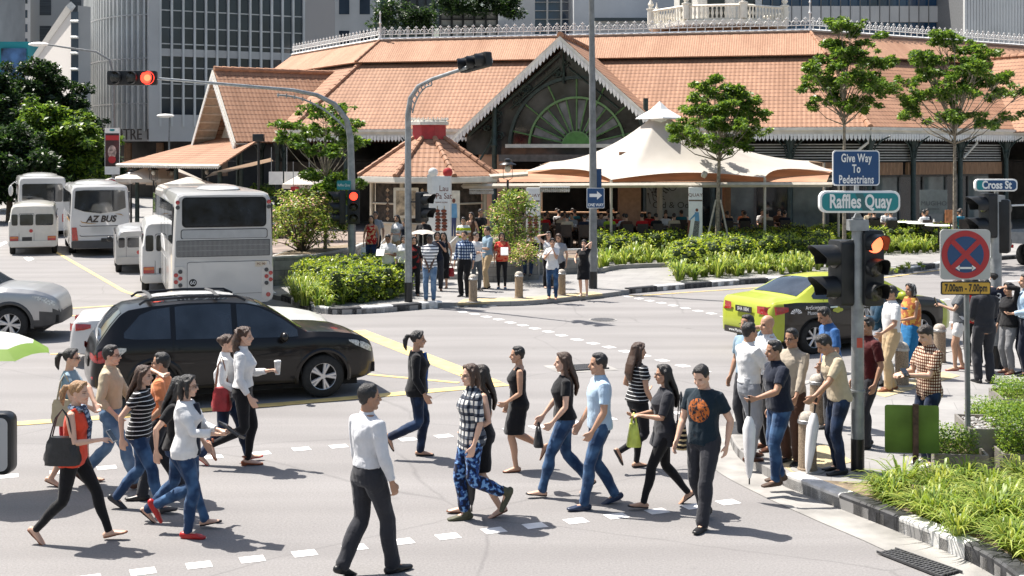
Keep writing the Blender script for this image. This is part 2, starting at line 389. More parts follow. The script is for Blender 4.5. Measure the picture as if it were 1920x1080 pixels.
def grate(c0, c1, c2, c3, n, z, label, frame):
 root = empty('drain_grate', ((c0 + c2) / 2).xy.to_3d(), 0, label, 'drain cover')
 o = Vector(((c0 + c2) / 2).xy.to_3d())
 q = lambda s_, t_: (c0.lerp(c1, s_)).lerp(c3.lerp(c2, s_), t_) - o
 mb = MB(); bk = MB()
 bk.poly([tuple(q(*a).xy) + (z,) for a in ((0, 0), (1, 0), (1, 1), (0, 1))])
 for i in range(n):
  a, b_ = i / n + .18 / n, i / n + .72 / n
  p = [q(a, .04), q(b_, .04), q(b_, .96), q(a, .96)]
  mb.prism([x.xy for x in p], z + .003, z + .02)
 for t in (.33, .66):
  p = [q(0, t - .02), q(1, t - .02), q(1, t + .02), q(0, t + .02)]; mb.prism([x.xy for x in p], z + .004, z + .023)
 for p in ([q(-.03, -.04), q(1.03, -.04), q(1.03, .02), q(-.03, .02)], [q(-.03, .98), q(1.03, .98), q(1.03, 1.04), q(-.03, 1.04)]): mb.prism([x.xy for x in p], z, z + .022)
 bk.build('pit', mat('dark pit', (.012, .012, .012), .9, var=0), root); mb.build('bars', M_IRON, root)  # flat black sheet painted in for the shade down the drain
paint('drain_apron', [[G(1018, 686), G(1130, 681), G(1160, 694), G(1050, 701)]], M_CONC, .005)
grate(G(1068, 687), G(1128, 684), G(1140, 692), G(1080, 696), 16, .008, 'cast iron drain grate on a pale slab in the road beyond the walkers', 0)
grate(G(1648, 1040), G(1765, 1086), G(1800, 1076), G(1682, 1034), 18, .012, 'long cast iron drain grate beside the black and white kerb at lower right', 0)
def manhole(u, v, r_, label):
 p = G(u, v); root = empty('manhole_cover', (p.x, p.y, 0), 0, label, 'manhole cover'); mb = MB(); mb.lathe([(r_, .0), (r_, .010)], 28); mb.build('frame', M_CONC, root); mb = MB(); mb.lathe([(r_ * .86, .008), (r_ * .86, .014)], 28)
 for k in range(7): x = r_ * (-.66 + .22 * k); h = math.sqrt(max(0, (r_ * .8) ** 2 - x * x)); mb.box((x - .02, -h, .014), (x + .02, h, .019))
 mb.build('lid', M_IRON, root)
manhole(1130, 600, .33, 'round iron manhole cover near the far crossing dashes')
manhole(520, 640, .33, 'round iron manhole cover in the road right of the white car')
# -------- market hall
def tilemat(name, c, rowz=.30, wave=.2, flat=False):
 m, nt, b = nodes(name); tc = N(nt, 'ShaderNodeTexCoord'); co = tc.outputs['UV']
 sp = N(nt, 'ShaderNodeSeparateXYZ'); L(nt, co, sp.inputs[0])
 def saw(o, per):
  a = N(nt, 'ShaderNodeMath', op='DIVIDE', i_1=per); L(nt, o, a.inputs[0]); f_ = N(nt, 'ShaderNodeMath', op='FRACT'); L(nt, a.outputs[0], f_.inputs[0]); return f_.outputs[0]
 u = saw(sp.outputs[0], wave); v = saw(sp.outputs[1], rowz)
 cu = N(nt, 'ShaderNodeMath', op='PINGPONG', i_1=.5); L(nt, u, cu.inputs[0])
 hv = N(nt, 'ShaderNodeMath', op='SUBTRACT', i_0=1.0); L(nt, v, hv.inputs[1])
 h = N(nt, 'ShaderNodeMath', op='MULTIPLY_ADD', i_1=1.6); L(nt, cu.outputs[0], h.inputs[0]); L(nt, hv.outputs[0], h.inputs[2])
 n = N(nt, 'ShaderNodeTexNoise', i_Scale=.5, i_Detail=7.0, i_Roughness=.65); L(nt, co, n.inputs['Vector'])
 wn = N(nt, 'ShaderNodeTexWhiteNoise'); wn.noise_dimensions = '2D'
 sn = N(nt, 'ShaderNodeVectorMath', op='SNAP'); sn.inputs[1].default_value = (wave, rowz, 1); L(nt, co, sn.inputs[0]); L(nt, sn.outputs[0], wn.inputs['Vector'])
 base = mix(nt, n.outputs[0], tuple(x * .8 for x in c), tuple(x * 1.15 for x in c))
 r1 = N(nt, 'ShaderNodeMapRange', i_3=.90, i_4=1.08); L(nt, wn.outputs['Value'], r1.inputs[0]); base = mix(nt, 1.0, base, r1.outputs[0], 'MULTIPLY')
 mp = N(nt, 'ShaderNodeMapping'); mp.inputs['Scale'].default_value = (1.1, .16, 1); L(nt, co, mp.inputs[0]); sk = N(nt, 'ShaderNodeTexNoise', i_Scale=1.0, i_Detail=6.0, i_Roughness=.7); L(nt, mp.outputs[0], sk.inputs['Vector'])
 r5 = N(nt, 'ShaderNodeMapRange', i_1=.45, i_2=.72, i_4=.75); L(nt, sk.outputs[0], r5.inputs[0]); base = mix(nt, r5.outputs[0], base, (.23, .115, .065))
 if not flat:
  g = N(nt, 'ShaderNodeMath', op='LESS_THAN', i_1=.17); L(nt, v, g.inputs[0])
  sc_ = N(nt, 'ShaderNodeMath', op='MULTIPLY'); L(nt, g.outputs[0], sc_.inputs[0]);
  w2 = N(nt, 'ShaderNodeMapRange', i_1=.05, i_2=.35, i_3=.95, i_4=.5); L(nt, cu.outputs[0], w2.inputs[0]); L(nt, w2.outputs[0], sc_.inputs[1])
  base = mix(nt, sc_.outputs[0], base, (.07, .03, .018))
 L(nt, base, b.inputs['Base Color']); b.inputs['Roughness'].default_value = .75; b.inputs['Specular IOR Level'].default_value = .3
 bp = N(nt, 'ShaderNodeBump'); bp.inputs['Strength'].default_value = .5; bp.inputs['Distance'].default_value = .04
 L(nt, h.outputs[0], bp.inputs['Height']); L(nt, bp.outputs[0], b.inputs['Normal'])
 return m
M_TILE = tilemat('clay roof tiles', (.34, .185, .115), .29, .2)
M_TILE2 = tilemat('fine clay roof tiles', (.37, .21, .135), .09, .11, True)
M_CREAM = mat('cream painted timber', (.70, .66, .58), .6, var=.1, scale=3, detail=8)
M_WHITE = mat('white painted ironwork', (.76, .75, .72), .5, var=.08, scale=8)
M_DGREEN = mat('dark green ironwork', (.025, .045, .042), .5, var=.25, scale=6)
M_GREEN = mat('bright green paint', (.075, .21, .045), .55, var=.15, scale=6)
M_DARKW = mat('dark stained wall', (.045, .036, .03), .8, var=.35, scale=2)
M_TIMB = mat('warm timber boards', (.36, .21, .12), .6, var=.22, scale=3, stretch=(14, 14, 1))
M_SALMON = mat('salmon plaster', (.50, .30, .205), .8, var=.1, scale=2)
M_GLASSD = mat('dark shop glass', (.02, .025, .028), .06, var=.3, scale=1.5, spec=.6)
M_GLASSG = mat('pale shop glass', (.16, .19, .19), .12, var=.25, scale=1.2, spec=.6)
M_STEEL = mat('galvanised steel', (.33, .345, .355), .42, .55, var=.18, scale=5, detail=8)
M_BLACK = mat('black gloss paint', (.012, .013, .015), .35, var=.2, scale=8)
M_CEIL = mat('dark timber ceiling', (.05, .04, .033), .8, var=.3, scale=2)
def roof(name, quads, m, parent, th=.06):
 me = bpy.data.meshes.new(name); vs = []; fs = []; uvs = []
 for q in quads:
  q = [Vector(p) for p in q]; e = (q[1] - q[0]).normalized(); nrm = e.cross(q[-1] - q[0]).normalized(); up = nrm.cross(e)
  o = len(vs); k = len(q); vs += [p + nrm * 0 for p in q] + [p - nrm * th for p in q]
  uv = [((p - q[0]).dot(e) + 50, (p - q[0]).dot(up)) for p in q]
  fs.append(tuple(range(o, o + k))); uvs += uv
  fs.append(tuple(range(o + k, o + 2 * k))[::-1]); uvs += uv[::-1]
  for i in range(k):
   j = (i + 1) % k; fs.append((o + i, o + k + i, o + k + j, o + j)); uvs += [uv[i], uv[i], uv[j], uv[j]]
 me.from_pydata([tuple(p) for p in vs], [], fs); l = me.uv_layers.new(name='UVMap'); l.data.foreach_set('uv', [x for p in uvs for x in p])
 me.materials.append(m); me.update(); o = bpy.data.objects.new(name, me); col.objects.link(o); o.parent = parent
 return o
hall = empty('market_hall', (0, 0, 0), 0, 'long market hall with terracotta tiled roofs, white cresting and a fan window gable', 'market hall')
ang = R(-12.9)
e1 = Vector((math.cos(ang), math.sin(ang), 0)); n1 = Vector((-e1.y, e1.x, 0))
Rr = Vector((15.1, 54.0, 0)); Ll = Vector((-10.4, 59.85, 0))
a2 = ang + R(45); e2 = Vector((math.cos(a2), math.sin(a2), 0)); n2 = Vector((-e2.y, e2.x, 0))
a0 = ang - R(45); e0 = Vector((math.cos(a0), math.sin(a0), 0)); n0 = Vector((-e0.y, e0.x, 0))
R2 = Rr + e2 * 24; L0 = Ll - e0 * 14
a3 = a2 + R(45); e3 = Vector((math.cos(a3), math.sin(a3), 0)); n3 = Vector((-e3.y, e3.x, 0)); R3 = R2 + e3 * 16
T2 = math.tan(R(22.5))
ZE, ZT = 5.07, 8.43
corners = [(L0, None), (Ll, None), (Rr, None), (R2, None), (R3, None)]
def ring(d, z):
 o = []
 o.append(L0 + n0 * d); o.append(Ll - e0 * 0 + (n1 + n0) * (d / (1 + n0.dot(n1)))); o.append(Rr + (n1 + n2) * (d / (1 + n1.dot(n2))))
 o.append(R2 + (n2 + n3) * (d / (1 + n2.dot(n3)))); o.append(R3 + n3 * d)
 return [Vector((p.x, p.y, z)) for p in o]
A = ring(0, ZE); B = ring(4.5, ZT)
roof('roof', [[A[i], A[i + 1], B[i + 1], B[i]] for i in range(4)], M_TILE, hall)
C = ring(4.2, 8.50); D = ring(5.9, 9.72)
up_ = roof('clerestory_roof', [[C[i], C[i + 1], D[i + 1], D[i]] for i in range(4)], M_TILE2, hall)
mb = MB()
K0 = ring(4.46, 8.0); K1 = ring(4.46, 8.6)
for i in range(4): mb.poly([K0[i], K0[i + 1], K1[i + 1], K1[i]])
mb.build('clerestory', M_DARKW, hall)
mb = MB(); top = ring(5.9, 9.7); mb.poly(top + [Vector((5, 80, 9.7))]); mb.build('flat_roof', M_CONC, hall)
def ridge(a, b_, parent, r=.13, step=.42, name='ridge_tiles', m=None):
 mb = MB(); l = (b_ - a).length; k = max(2, int(l / step)); d = (b_ - a) / k
 for i in range(k): mb.tube([a + d * i, a + d * (i + 1.1)], [r * 1.12, r * .88], n=8)
 return mb.build(name, m or M_RIDGE, parent, True)
M_RIDGE = mat('clay ridge tiles', (.35, .18, .105), .75, var=.2, scale=3)
for i in (1, 2, 3): ridge(A[i], B[i], hall)
for i in (1, 2, 3): ridge(C[i] + Vector((0, 0, .02)), D[i] + Vector((0, 0, .02)), hall, .07)
def valance(mb, a, b_, z, h=.28, w_=.16, out=Vector((0, 0, 0)), th=.03):
 l = (b_ - a).length; k = int(l / w_); d = (b_ - a) / k; nrm = Vector((d.y, -d.x, 0)).normalized() * th
 for i in range(k):
  p = a + d * i; q = a + d * (i + .86); m_ = (p + q) / 2
  for s_ in (0, 1): pass
  F_ = [Vector((p.x, p.y, p.z + z)), Vector((q.x, q.y, q.z + z)), Vector((q.x, q.y, q.z + z - h * .62)), Vector((m_.x, m_.y, m_.z + z - h)), Vector((p.x, p.y, p.z + z - h * .62))]
  o = len(mb.v); mb.v += [tuple(x) for x in F_] + [tuple(x + nrm) for x in F_]
  fs = [(0, 1, 2, 3, 4), (9, 8, 7, 6, 5)] + [(j, j + 5, (j + 1) % 5 + 5, (j + 1) % 5) for j in range(5)]
  mb.f += [tuple(o + x for x in f_) for f_ in fs]; mb.m += [0] * 7
V0 = ring(-.12, 0); V1 = ring(.05, 0)
GA, GBx = 7.6, 16.7
def along(t, d=0, z=0): return Rr - e1 * t + n1 * d + Vector((0, 0, z))
def eave(a, b_):
 mbg = MB(); mbv = MB()
 d = (b_ - a).normalized(); nl = Vector((-d.y, d.x, 0))
 for (o0, o1, z0, z1) in ((-.14, .0, 4.93, 5.06), (-.03, .12, 4.70, 4.93)):
  mbg.add([a + nl * o0 + Vector((0, 0, z0)), b_ + nl * o0 + Vector((0, 0, z0)), b_ + nl * o1 + Vector((0, 0, z0)), a + nl * o1 + Vector((0, 0, z0)), a + nl * o0 + Vector((0, 0, z1)), b_ + nl * o0 + Vector((0, 0, z1)), b_ + nl * o1 + Vector((0, 0, z1)), a + nl * o1 + Vector((0, 0, z1))],
    [(0, 3, 2, 1), (4, 5, 6, 7), (0, 1, 5, 4), (1, 2, 6, 5), (2, 3, 7, 6), (3, 0, 4, 7)])
 valance(mbv, a - nl * .06, b_ - nl * .06, 4.78, .30, .165)
 mbg.build('gutter', M_CREAM, hall); mbv.build('valance', M_WHITE, hall)
FL = (Rr - Ll).length
gc_t = 12.9
gw = 4.75
eave(Ll, along(gc_t + gw - .3)); eave(along(gc_t - gw + .3), Rr); eave(Rr, R2); eave(R2, R3); eave(Ll - e0 * 3.2, Ll)
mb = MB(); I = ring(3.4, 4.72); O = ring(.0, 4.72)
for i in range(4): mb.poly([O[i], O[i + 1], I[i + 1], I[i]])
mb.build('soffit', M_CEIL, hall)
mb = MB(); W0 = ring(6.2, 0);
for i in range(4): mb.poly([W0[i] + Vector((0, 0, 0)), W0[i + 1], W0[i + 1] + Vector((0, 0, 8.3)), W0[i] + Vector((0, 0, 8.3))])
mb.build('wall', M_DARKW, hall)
def wallbox(mb, t0, t1, d0, d1, z0, z1, base='f', mi=0):
 f = (lambda t, d, z: along(t, d, z)) if base == 'f' else ((lambda t, d, z: Rr + e2 * t + n2 * d + Vector((0, 0, z))) if base == 'r' else (lambda t, d, z: Ll - e0 * t + n0 * d + Vector((0, 0, z))))
 p = [f(t0, d0, z0), f(t1, d0, z0), f(t1, d1, z0), f(t0, d1, z0), f(t0, d0, z1), f(t1, d0, z1), f(t1, d1, z1), f(t0, d1, z1)]
 fl = [(0, 3, 2, 1), (4, 5, 6, 7), (0, 1, 5, 4), (1, 2, 6, 5), (2, 3, 7, 6), (3, 0, 4, 7)]
 if base in 'fl': fl = [x[::-1] for x in fl]
 mb.add(p, fl, mi)
mb = MB()
for base, (t0, t1) in (('f', (.1, 9.9)), ('r', (.1, 9.3))):
 for k in range(7): wallbox(mb, t0, t1, .55, .6, 3.62 + k * .115, 3.67 + k * .115, base)
mb.build('balcony_rail', mat('pale grey slats', (.42, .42, .40), .6, var=.1), hall)
for base, segs in (('f', [(.3, 4.6), (4.9, 9.6)]), ('r', [(.2, 2.6), (2.9, 6.0), (6.3, 9.3)])):
 for t0, t1 in segs:
  mb = MB(); wallbox(mb, t0, t1, .5, .62, 3.02, 3.56, base)
  k = int((t1 - t0) / .085)
  for i in range(k): wallbox(mb, t0 + i * .085, t0 + i * .085 + .05, .455, .499, 3.03, 3.55, base)
  mb.build('timber_fascia', M_TIMB, hall)
mb = MB(); mbf = MB()
for base, t1 in (('f', 10), ('r', 9.3)):
 k = int(t1 / 1.55)
 for i in range(k):
  a = .15 + i * 1.55
  wallbox(mb, a + .06, a + 1.49, 1.3, 1.34, .35, 2.9, base, i % 2)
  wallbox(mbf, a - .05, a + .055, 1.24, 1.4, .3, 3.0, base)
 wallbox(mbf, .1, t1, 1.24, 1.4, 2.9, 3.02, base)
mb.build('shop_glass', [M_GLASSD, M_GLASSG], hall); mbf.build('shop_frame', mat('grey shop frame', (.10, .10, .10), .5), hall)
mb = MB()
for i in range(4): mb.poly([ring(.5, 3.55)[i], ring(.5, 3.55)[i + 1], ring(6, 3.55)[i + 1], ring(6, 3.55)[i]])
mb.build('gallery_floor', M_CEIL, hall)
mb = MB(); pf = ring(-.9, 0);
mb.prism([(p.x, p.y) for p in pf] + [(p.x, p.y) for p in ring(6.1, 0)[::-1]], .1, .42); mb.build('plinth', mat('grey stone plinth', (.20, .19, .18), .8, var=.2, scale=3), hall)
def column(p, d):
 mb = MB(); mb.lathe([(.17, .42), (.17, .7), (.12, .8), (.11, 4.0), (.16, 4.05), (.13, 4.12), (.2, 4.35), (.22, 4.42), (.22, 4.72)], 12, c=p)
 nl = Vector((-d.y, d.x, 0))
 for dr in (d, -d, nl * -1):
  pts = [p + Vector((0, 0, 3.75)) + dr * .12, p + Vector((0, 0, 4.2)) + dr * .22, p + Vector((0, 0, 4.5)) + dr * .5, p + Vector((0, 0, 4.68)) + dr * .85]
  mb.tube(pts, .035, n=6); mb.tube([p + Vector((0, 0, 4.3)) + dr * .12, p + Vector((0, 0, 4.55)) + dr * .3], .03, n=6)
 mb.build('column', M_DGREEN, hall, True)
for t in (.0, 3.3, 6.6, 9.9, 20.5, 23.5): column(along(t, .35), e1)
for t in (3.1, 6.2, 9.4): column(Rr + e2 * t + n2 * .35, e2)
for t in (1.5, 4.5): column(Ll - e0 * t + n0 * .35, e0)
for p, d in ((along(.05), -e1), (Rr + e2 * 6.9, -e2)):
 mb = MB(); nl = Vector((-d.y, d.x, 0)); o = p + Vector((0, 0, 4.7));
 mb.tube([o, o + Vector((0, 0, -.28)), o + d * .75 + Vector((0, .3, -.95))], .055, n=8); mb.build('rain_pipe', M_CREAM, hall, True)
M_CREST = mat('white cast iron cresting', (.70, .70, .685), .6, var=.06)
def cresting(a, b_, parent):
 mb = MB(); l = (b_ - a).length; d = (b_ - a).normalized(); k = max(1, int(l / .42)); s_ = l / k
 nl = Vector((-d.y, d.x, 0))
 def bar(p, q, r): mb.tube([p, q], r, n=4)
 bx = lambda z: [a + Vector((0, 0, z)), b_ + Vector((0, 0, z))]
 mb.tube(bx(.03), [(.11, .07)] * 2, n=4); mb.tube(bx(.27), .025, n=4)
 for i in range(k):
  c = a + d * (s_ * (i + .5))
  bar(c + Vector((0, 0, .05)), c + Vector((0, 0, .66)), .022)
  for q in (-1, 1):
   pts = [c + d * (q * s_ * .5 * x) + Vector((0, 0, z)) for x, z in ((.95, .28), (.9, .42), (.55, .5), (.25, .44), (.3, .36), (.55, .36))]
   mb.tube(pts, .02, n=4)
  mb.ell(c + Vector((0, 0, .6)), (.035, .035, .06), 6, 4)
  for q in (-1, 1): mb.ell(c + d * (.06 * q) + Vector((0, 0, .58)), (.03, .03, .03), 6, 4)
 mb.build('cresting', M_CREST, parent)
for i in range(4): cresting(D[i] + Vector((0, 0, .02)), D[i + 1] + Vector((0, 0, .02)), hall)
for i in (1, 2, 3):
 mb = MB(); mb.lathe([(.10, 0), (.10, .1), (.05, .2), (.04, .8), (.08, .86), (.04, .95), (.03, 1.3), (.06, 1.36), (.01, 1.5)], 8, c=D[i]); mb.build('finial', M_CREST, hall, True)
# ---- gabled porches
def gable(gc, d, apex, half, zb, proud, back, name, fan=True, over=.5):
 nl = Vector((-d.y, d.x, 0)); Zv = Vector((0, 0, 1))
 f = lambda x, y, z: gc + d * x + nl * y + Zv * z
 slope = (apex - zb) / half
 roof('porch_roof', [[f(half, -proud, zb), f(half, back, zb), f(0, back, apex), f(0, -proud, apex)]], M_TILE, hall)
 roof('porch_roof', [[f(-half, back, zb), f(-half, -proud, zb), f(0, -proud, apex), f(0, back, apex)]], M_TILE, hall)
 ridge(f(0, -proud, apex + .03), f(0, back, apex + .03), hall)
 for s_ in (-1, 1):
  mb = MB(); hb = .33
  P = [f(0, -proud - .04, apex - .03), f(s_ * half, -proud - .04, zb - .03), f(s_ * half, -proud - .04, zb - hb - .03), f(0, -proud - .04, apex - hb - .03)]
  Q = [p + nl * -.06 for p in P]
  mb.add(P + Q, [(0, 1, 2, 3), (7, 6, 5, 4)] + [(j, j + 4, (j + 1) % 4 + 4, (j + 1) % 4) for j in range(4)])
  mb.build('barge_board', M_CREAM, hall)
  mbv = MB(); a = f(0, -proud - .11, apex - hb + .12); b2 = f(s_ * half, -proud - .11, zb - hb + .12)
  l = (b2 - a).length; k = int(l / .2)
  for i in range(k):
   p = a.lerp(b2, i / k); q = a.lerp(b2, (i + .85) / k); m_ = (p + q) / 2; hh = .34
   F_ = [p, q, q - Zv * hh * .6, m_ - Zv * hh, p - Zv * hh * .6]
   o = len(mbv.v); mbv.v += [tuple(x) for x in F_] + [tuple(x - nl * .03) for x in F_]
   mbv.f += [tuple(o + x for x in g_) for g_ in [(0, 1, 2, 3, 4), (9, 8, 7, 6, 5)] + [(j, j + 5, (j + 1) % 5 + 5, (j + 1) % 5) for j in range(5)]]; mbv.m += [0] * 7
  mbv.build('valance', M_WHITE, hall)
  mb = MB(); mb.poly([f(0, -proud, apex - .12), f(s_ * half, -proud, zb - .12), f(s_ * half, .05, zb - .12), f(0, .05, apex - .12)]); mb.build('porch_soffit', mat('pale boards', (.52, .45, .36), .7, var=.1), hall)
  mb = MB()
  for i in range(1, 9):
   t = i / 9; mb.tube([f(s_ * half * t, -proud, lerp(apex, zb, t) - .16), f(s_ * half * t, 0, lerp(apex, zb, t) - .16)], .05, n=4)
  mb.build('rafters', M_CREAM, hall)
 return f
gcp = along(gc_t, -1.2); gcp.z = 0
f = gable(gcp, e1, 9.0, gw, 4.72, .9, 8.2, 'porch')
cz, r0, r1, r2 = 4.28, .62, 2.15, 3.05
cx0 = .55
def arc(r, y, z0=cz, n=28, a0=0, a1=180): return [f(cx0 + r * math.cos(R(lerp(a0, a1, i / n))), y, z0 + r * math.sin(R(lerp(a0, a1, i / n)))) for i in range(n + 1)]
mb = MB(); mb.poly([f(-gw * .93, .16, 3.9), f(gw * .93, .16, 3.9), f(gw * .93, .16, 4.75), f(0, .16, 8.6), f(-gw * .93, .16, 4.75)]); mb.build('gable_glass', mat('smoky gable glass', (.045, .046, .048), .08, var=.6, scale=.9, spec=.6), hall)
mb = MB(); o = arc(r2, .1); i_ = arc(r2 - .13, .1)
def arcband(mb, ra, rb, y0, y1, n=30):
 rows = []
 for i in range(n + 1):
  a = R(180 * i / n); c_, s_ = math.cos(a), math.sin(a)
  rows.append([f(cx0 + ra * c_, y0, cz + ra * s_), f(cx0 + rb * c_, y0, cz + rb * s_), f(cx0 + rb * c_, y1, cz + rb * s_), f(cx0 + ra * c_, y1, cz + ra * s_)])
 mb.grid([r_[::-1] for r_ in rows], close=True)
arcband(mb, r2 - .14, r2, -.02, .14);
mb.build('arch', M_DGREEN, hall)
mb = MB(); arcband(mb, r1 - .09, r1, .0, .14); arcband(mb, r0 - .02, r0 + .03, -.02, .14)
for k in range(1, 14):
 a = R(180 * k / 14); c_, s_ = math.cos(a), math.sin(a); rr = r2 if k % 2 == 1 else r1
 mb.tube([f(cx0 + r0 * c_, .08, cz + r0 * s_), f(cx0 + rr * c_, .08, cz + rr * s_)], .035, n=4)
mb.build('fan_bars', mat('green glazing bars', (.12, .23, .09), .5, var=.15), hall)
mb = MB()
for k in range(14):
 if k % 2: continue
 a0_, a1_ = R(180 * (k + .12) / 14), R(180 * (k + .88) / 14)
 mb.poly([f(cx0 + q * math.cos(a), .12, cz + q * math.sin(a)) for q, a in ((.75, a0_), (2.0, a0_), (2.0, a1_), (.75, a1_))])
mb.build('fan_pane', mat('pale fan panes', (.15, .155, .16), .25, var=.3, scale=2), hall)
mb = MB(); mb.poly([f(cx0 + r0 * math.cos(R(180 * i / 20)), -.01, cz + r0 * math.sin(R(180 * i / 20))) for i in range(21)][::-1]); mb.build('fan_hub', M_GREEN, hall)
mb = MB(); mb.box((0, 0, 0), (0.01, .01, .01), M=Matrix.Translation(f(0, .3, 4)))
def fbox(mb, x0, x1, y0, y1, z0, z1):
 p = [f(x0, y0, z0), f(x1, y0, z0), f(x1, y1, z0), f(x0, y1, z0), f(x0, y0, z1), f(x1, y0, z1), f(x1, y1, z1), f(x0, y1, z1)]
 mb.add(p, [(0, 3, 2, 1), (4, 5, 6, 7), (0, 1, 5, 4), (1, 2, 6, 5), (2, 3, 7, 6), (3, 0, 4, 7)])
fbox(mb, -2.6, 4.2, -.1, .12, 4.2, 4.36); mb.build('sill', M_CREAM, hall)
for s_ in (-1, 1):
 mb = MB(); x = s_ * 3.35 + (.25 if s_ > 0 else .3)
 mb.lathe([(.2, .4), (.2, 1.1), (.12, 1.2), (.11, 4.2), (.17, 4.3), (.11, 4.4), (.11, 6.3)], 12, c=f(x, -.25, 0))
 mb.build('porch_post', M_DGREEN, hall, True)
 mb = MB(); r_ = random.Random(3)
 for i in range(46):
  xx = r_.uniform(-4.3, 4.3); zz = lerp(9.0, 4.72, abs(xx) / gw) - .55 - r_.uniform(.1, 1.3)
  if (xx - cx0) ** 2 + (zz - cz) ** 2 < (r2 + .12) ** 2 or zz < 4.5: continue
  rad = r_.uniform(.12, .24)
  if s_ < 0: mb.tube([f(xx + rad * (1 - k * .055) * math.cos(k * .8), -.08, zz + rad * (1 - k * .055) * math.sin(k * .8)) for k in range(13)], .028, n=4)
 if s_ < 0:
  for q in (-1, 1):
   mb.tube([f(q * .2, -.08, 8.25), f(q * gw * .9, -.08, 4.75)], .07, n=4); mb.tube([f(q * .2, -.08, 7.7), f(q * 2.4, -.08, 5.9)], .04, n=4)
  mb.tube([f(0, -.08, 8.4), f(0, -.08, 7.0)], .05, n=4)
  for q in (-1, 1):
   mb.tube([f(q * 3.35 + q * .3 * math.cos(R(k * 9)) * 3.0 * (1 - math.sin(R(k * 9))) + .25, -.25, 3.2 + 1.6 * math.sin(R(k * 9))) for k in range(11)], .05, n=5)
 if mb.v: mb.build('spandrel', M_DGREEN, hall)
mb = MB(); fbox(mb, -3.9, -2.4, .3, .5, .4, 4.7); mb.build('side_wall', M_SALMON, hall)
mb = MB(); fbox(mb, -2.7, 4.2, -.9, .1, 3.75, 3.85); fbox(mb, -2.7, 4.2, -.92, -.86, 3.6, 3.9); mb.build('porch_canopy', mat('dark metal canopy', (.09, .085, .08), .6, var=.2), hall)
gl = Ll - e0 * 4.2 + n0 * -1.2
fL = gable(Vector((gl.x, gl.y, 0)), e0, 8.05, 3.15, 4.5, 1.0, 8.5, 'side_porch')
for s_ in (-1, 1):
 for y in (-.6, 1.2): mb = MB(); mb.lathe([(.16, .3), (.1, .6), (.09, 4.1), (.2, 4.5)], 8, c=fL(s_ * 2.7, y, 0)); mb.tube([fL(s_ * 2.7, y, 3.7), fL(s_ * 2.2, y, 4.5)], .05, n=5); mb.build('porch_post', M_DGREEN, hall, True)
mb = MB(); mb.poly([fL(-2.9, .3, 4.45), fL(2.9, .3, 4.45), fL(0, .3, 7.6)]); mb.build('gable_wall', mat('cream boards', (.60, .55, .46), .7, var=.1, scale=3), hall)
mb = MB(); mb.poly([fL(-2.9, 3.3, .3), fL(2.9, 3.3, .3), fL(2.9, 3.3, 5), fL(-2.9, 3.3, 5)]); mb.build('wall', M_DARKW, hall)
lw = Vector((-17.5, 62, 0))
roof('wing_roof', [[Vector((-19.9, 64.5, 3.45)), Vector((-12.9, 56.5, 3.45)), Vector((-11.8, 60.6, 4.75)), Vector((-15.2, 65.5, 4.75))]], M_TILE, hall)
mb = MB(); a, b_ = Vector((-19.9, 64.4, 0)), Vector((-12.9, 56.4, 0)); valance(mb, a, b_, 3.42, .16, .2); mb.tube([a + Vector((0, 0, 3.4)), b_ + Vector((0, 0, 3.4))], .07, n=4); mb.build('valance', M_CREAM, hall)
for t in (.1, .5, .9): mb = MB(); p = a.lerp(b_, t) + Vector((.4, .6, 0)); mb.lathe([(.12, 0), (.1, 3.4)], 8, c=p); mb.build('wing_post', M_DGREEN, hall, True)
gr = Rr + e2 * 14.0 + n2 * -1.0
gable(Vector((gr.x, gr.y, 0)), e2, 8.8, 4.6, 4.95, 1.6, 8, 'right_porch')
tw = empty('clock_tower', (13.4, 83, 0), R(-12), 'octagonal white tower base with a balustrade rising behind the hall roof', 'tower')
TZ = 12.1
roof('tower_roof', [[Vector((6.6 * math.cos(R(a)), 6.6 * math.sin(R(a)), 10.0)), Vector((6.6 * math.cos(R(a + 45)), 6.6 * math.sin(R(a + 45)), 10.0)), Vector((3.3 * math.cos(R(a + 45)), 3.3 * math.sin(R(a + 45)), TZ)), Vector((3.3 * math.cos(R(a)), 3.3 * math.sin(R(a)), TZ))] for a in range(-158, 202, 45)], M_TILE, tw)
for a in range(-158, 202, 45): ridge(Vector((6.6 * math.cos(R(a)), 6.6 * math.sin(R(a)), 10.03)), Vector((3.3 * math.cos(R(a)), 3.3 * math.sin(R(a)), TZ + .03)), tw, .14)
mb = MB(); mb.lathe([(4.7, TZ - .15), (4.7, TZ + .12), (4.55, TZ + .14), (4.55, TZ + .24)], 8, M=Matrix.Rotation(R(22), 4, 'Z'))
mb.build('gallery', M_CREAM, tw)
mb = MB(); rows = 8
for k in range(8):
 a, b_ = R(22 + 45 * k), R(67 + 45 * k); p = Vector((4.55 * math.cos(a), 4.55 * math.sin(a), 0)); q = Vector((4.55 * math.cos(b_), 4.55 * math.sin(b_), 0))
 mb.tube([p + Vector((0, 0, TZ + 1.02)), q + Vector((0, 0, TZ + 1.02))], [(.12, .08)] * 2, n=4)
 mb.lathe([(.22, TZ + .2), (.22, TZ + 1.1), (.28, TZ + 1.12), (.28, TZ + 1.2), (.1, TZ + 1.25), (.2, TZ + 1.45), (.05, TZ + 1.75), (.02, TZ + 2)], 8, c=p)
 for i in range(1, 13):
  c = p.lerp(q, i / 13); mb.lathe([(.07, TZ + .24), (.05, TZ + .35), (.10, TZ + .55), (.045, TZ + .8), (.07, TZ + .97)], 6, c=c)
mb.build('balustrade', M_CREAM, tw, True)
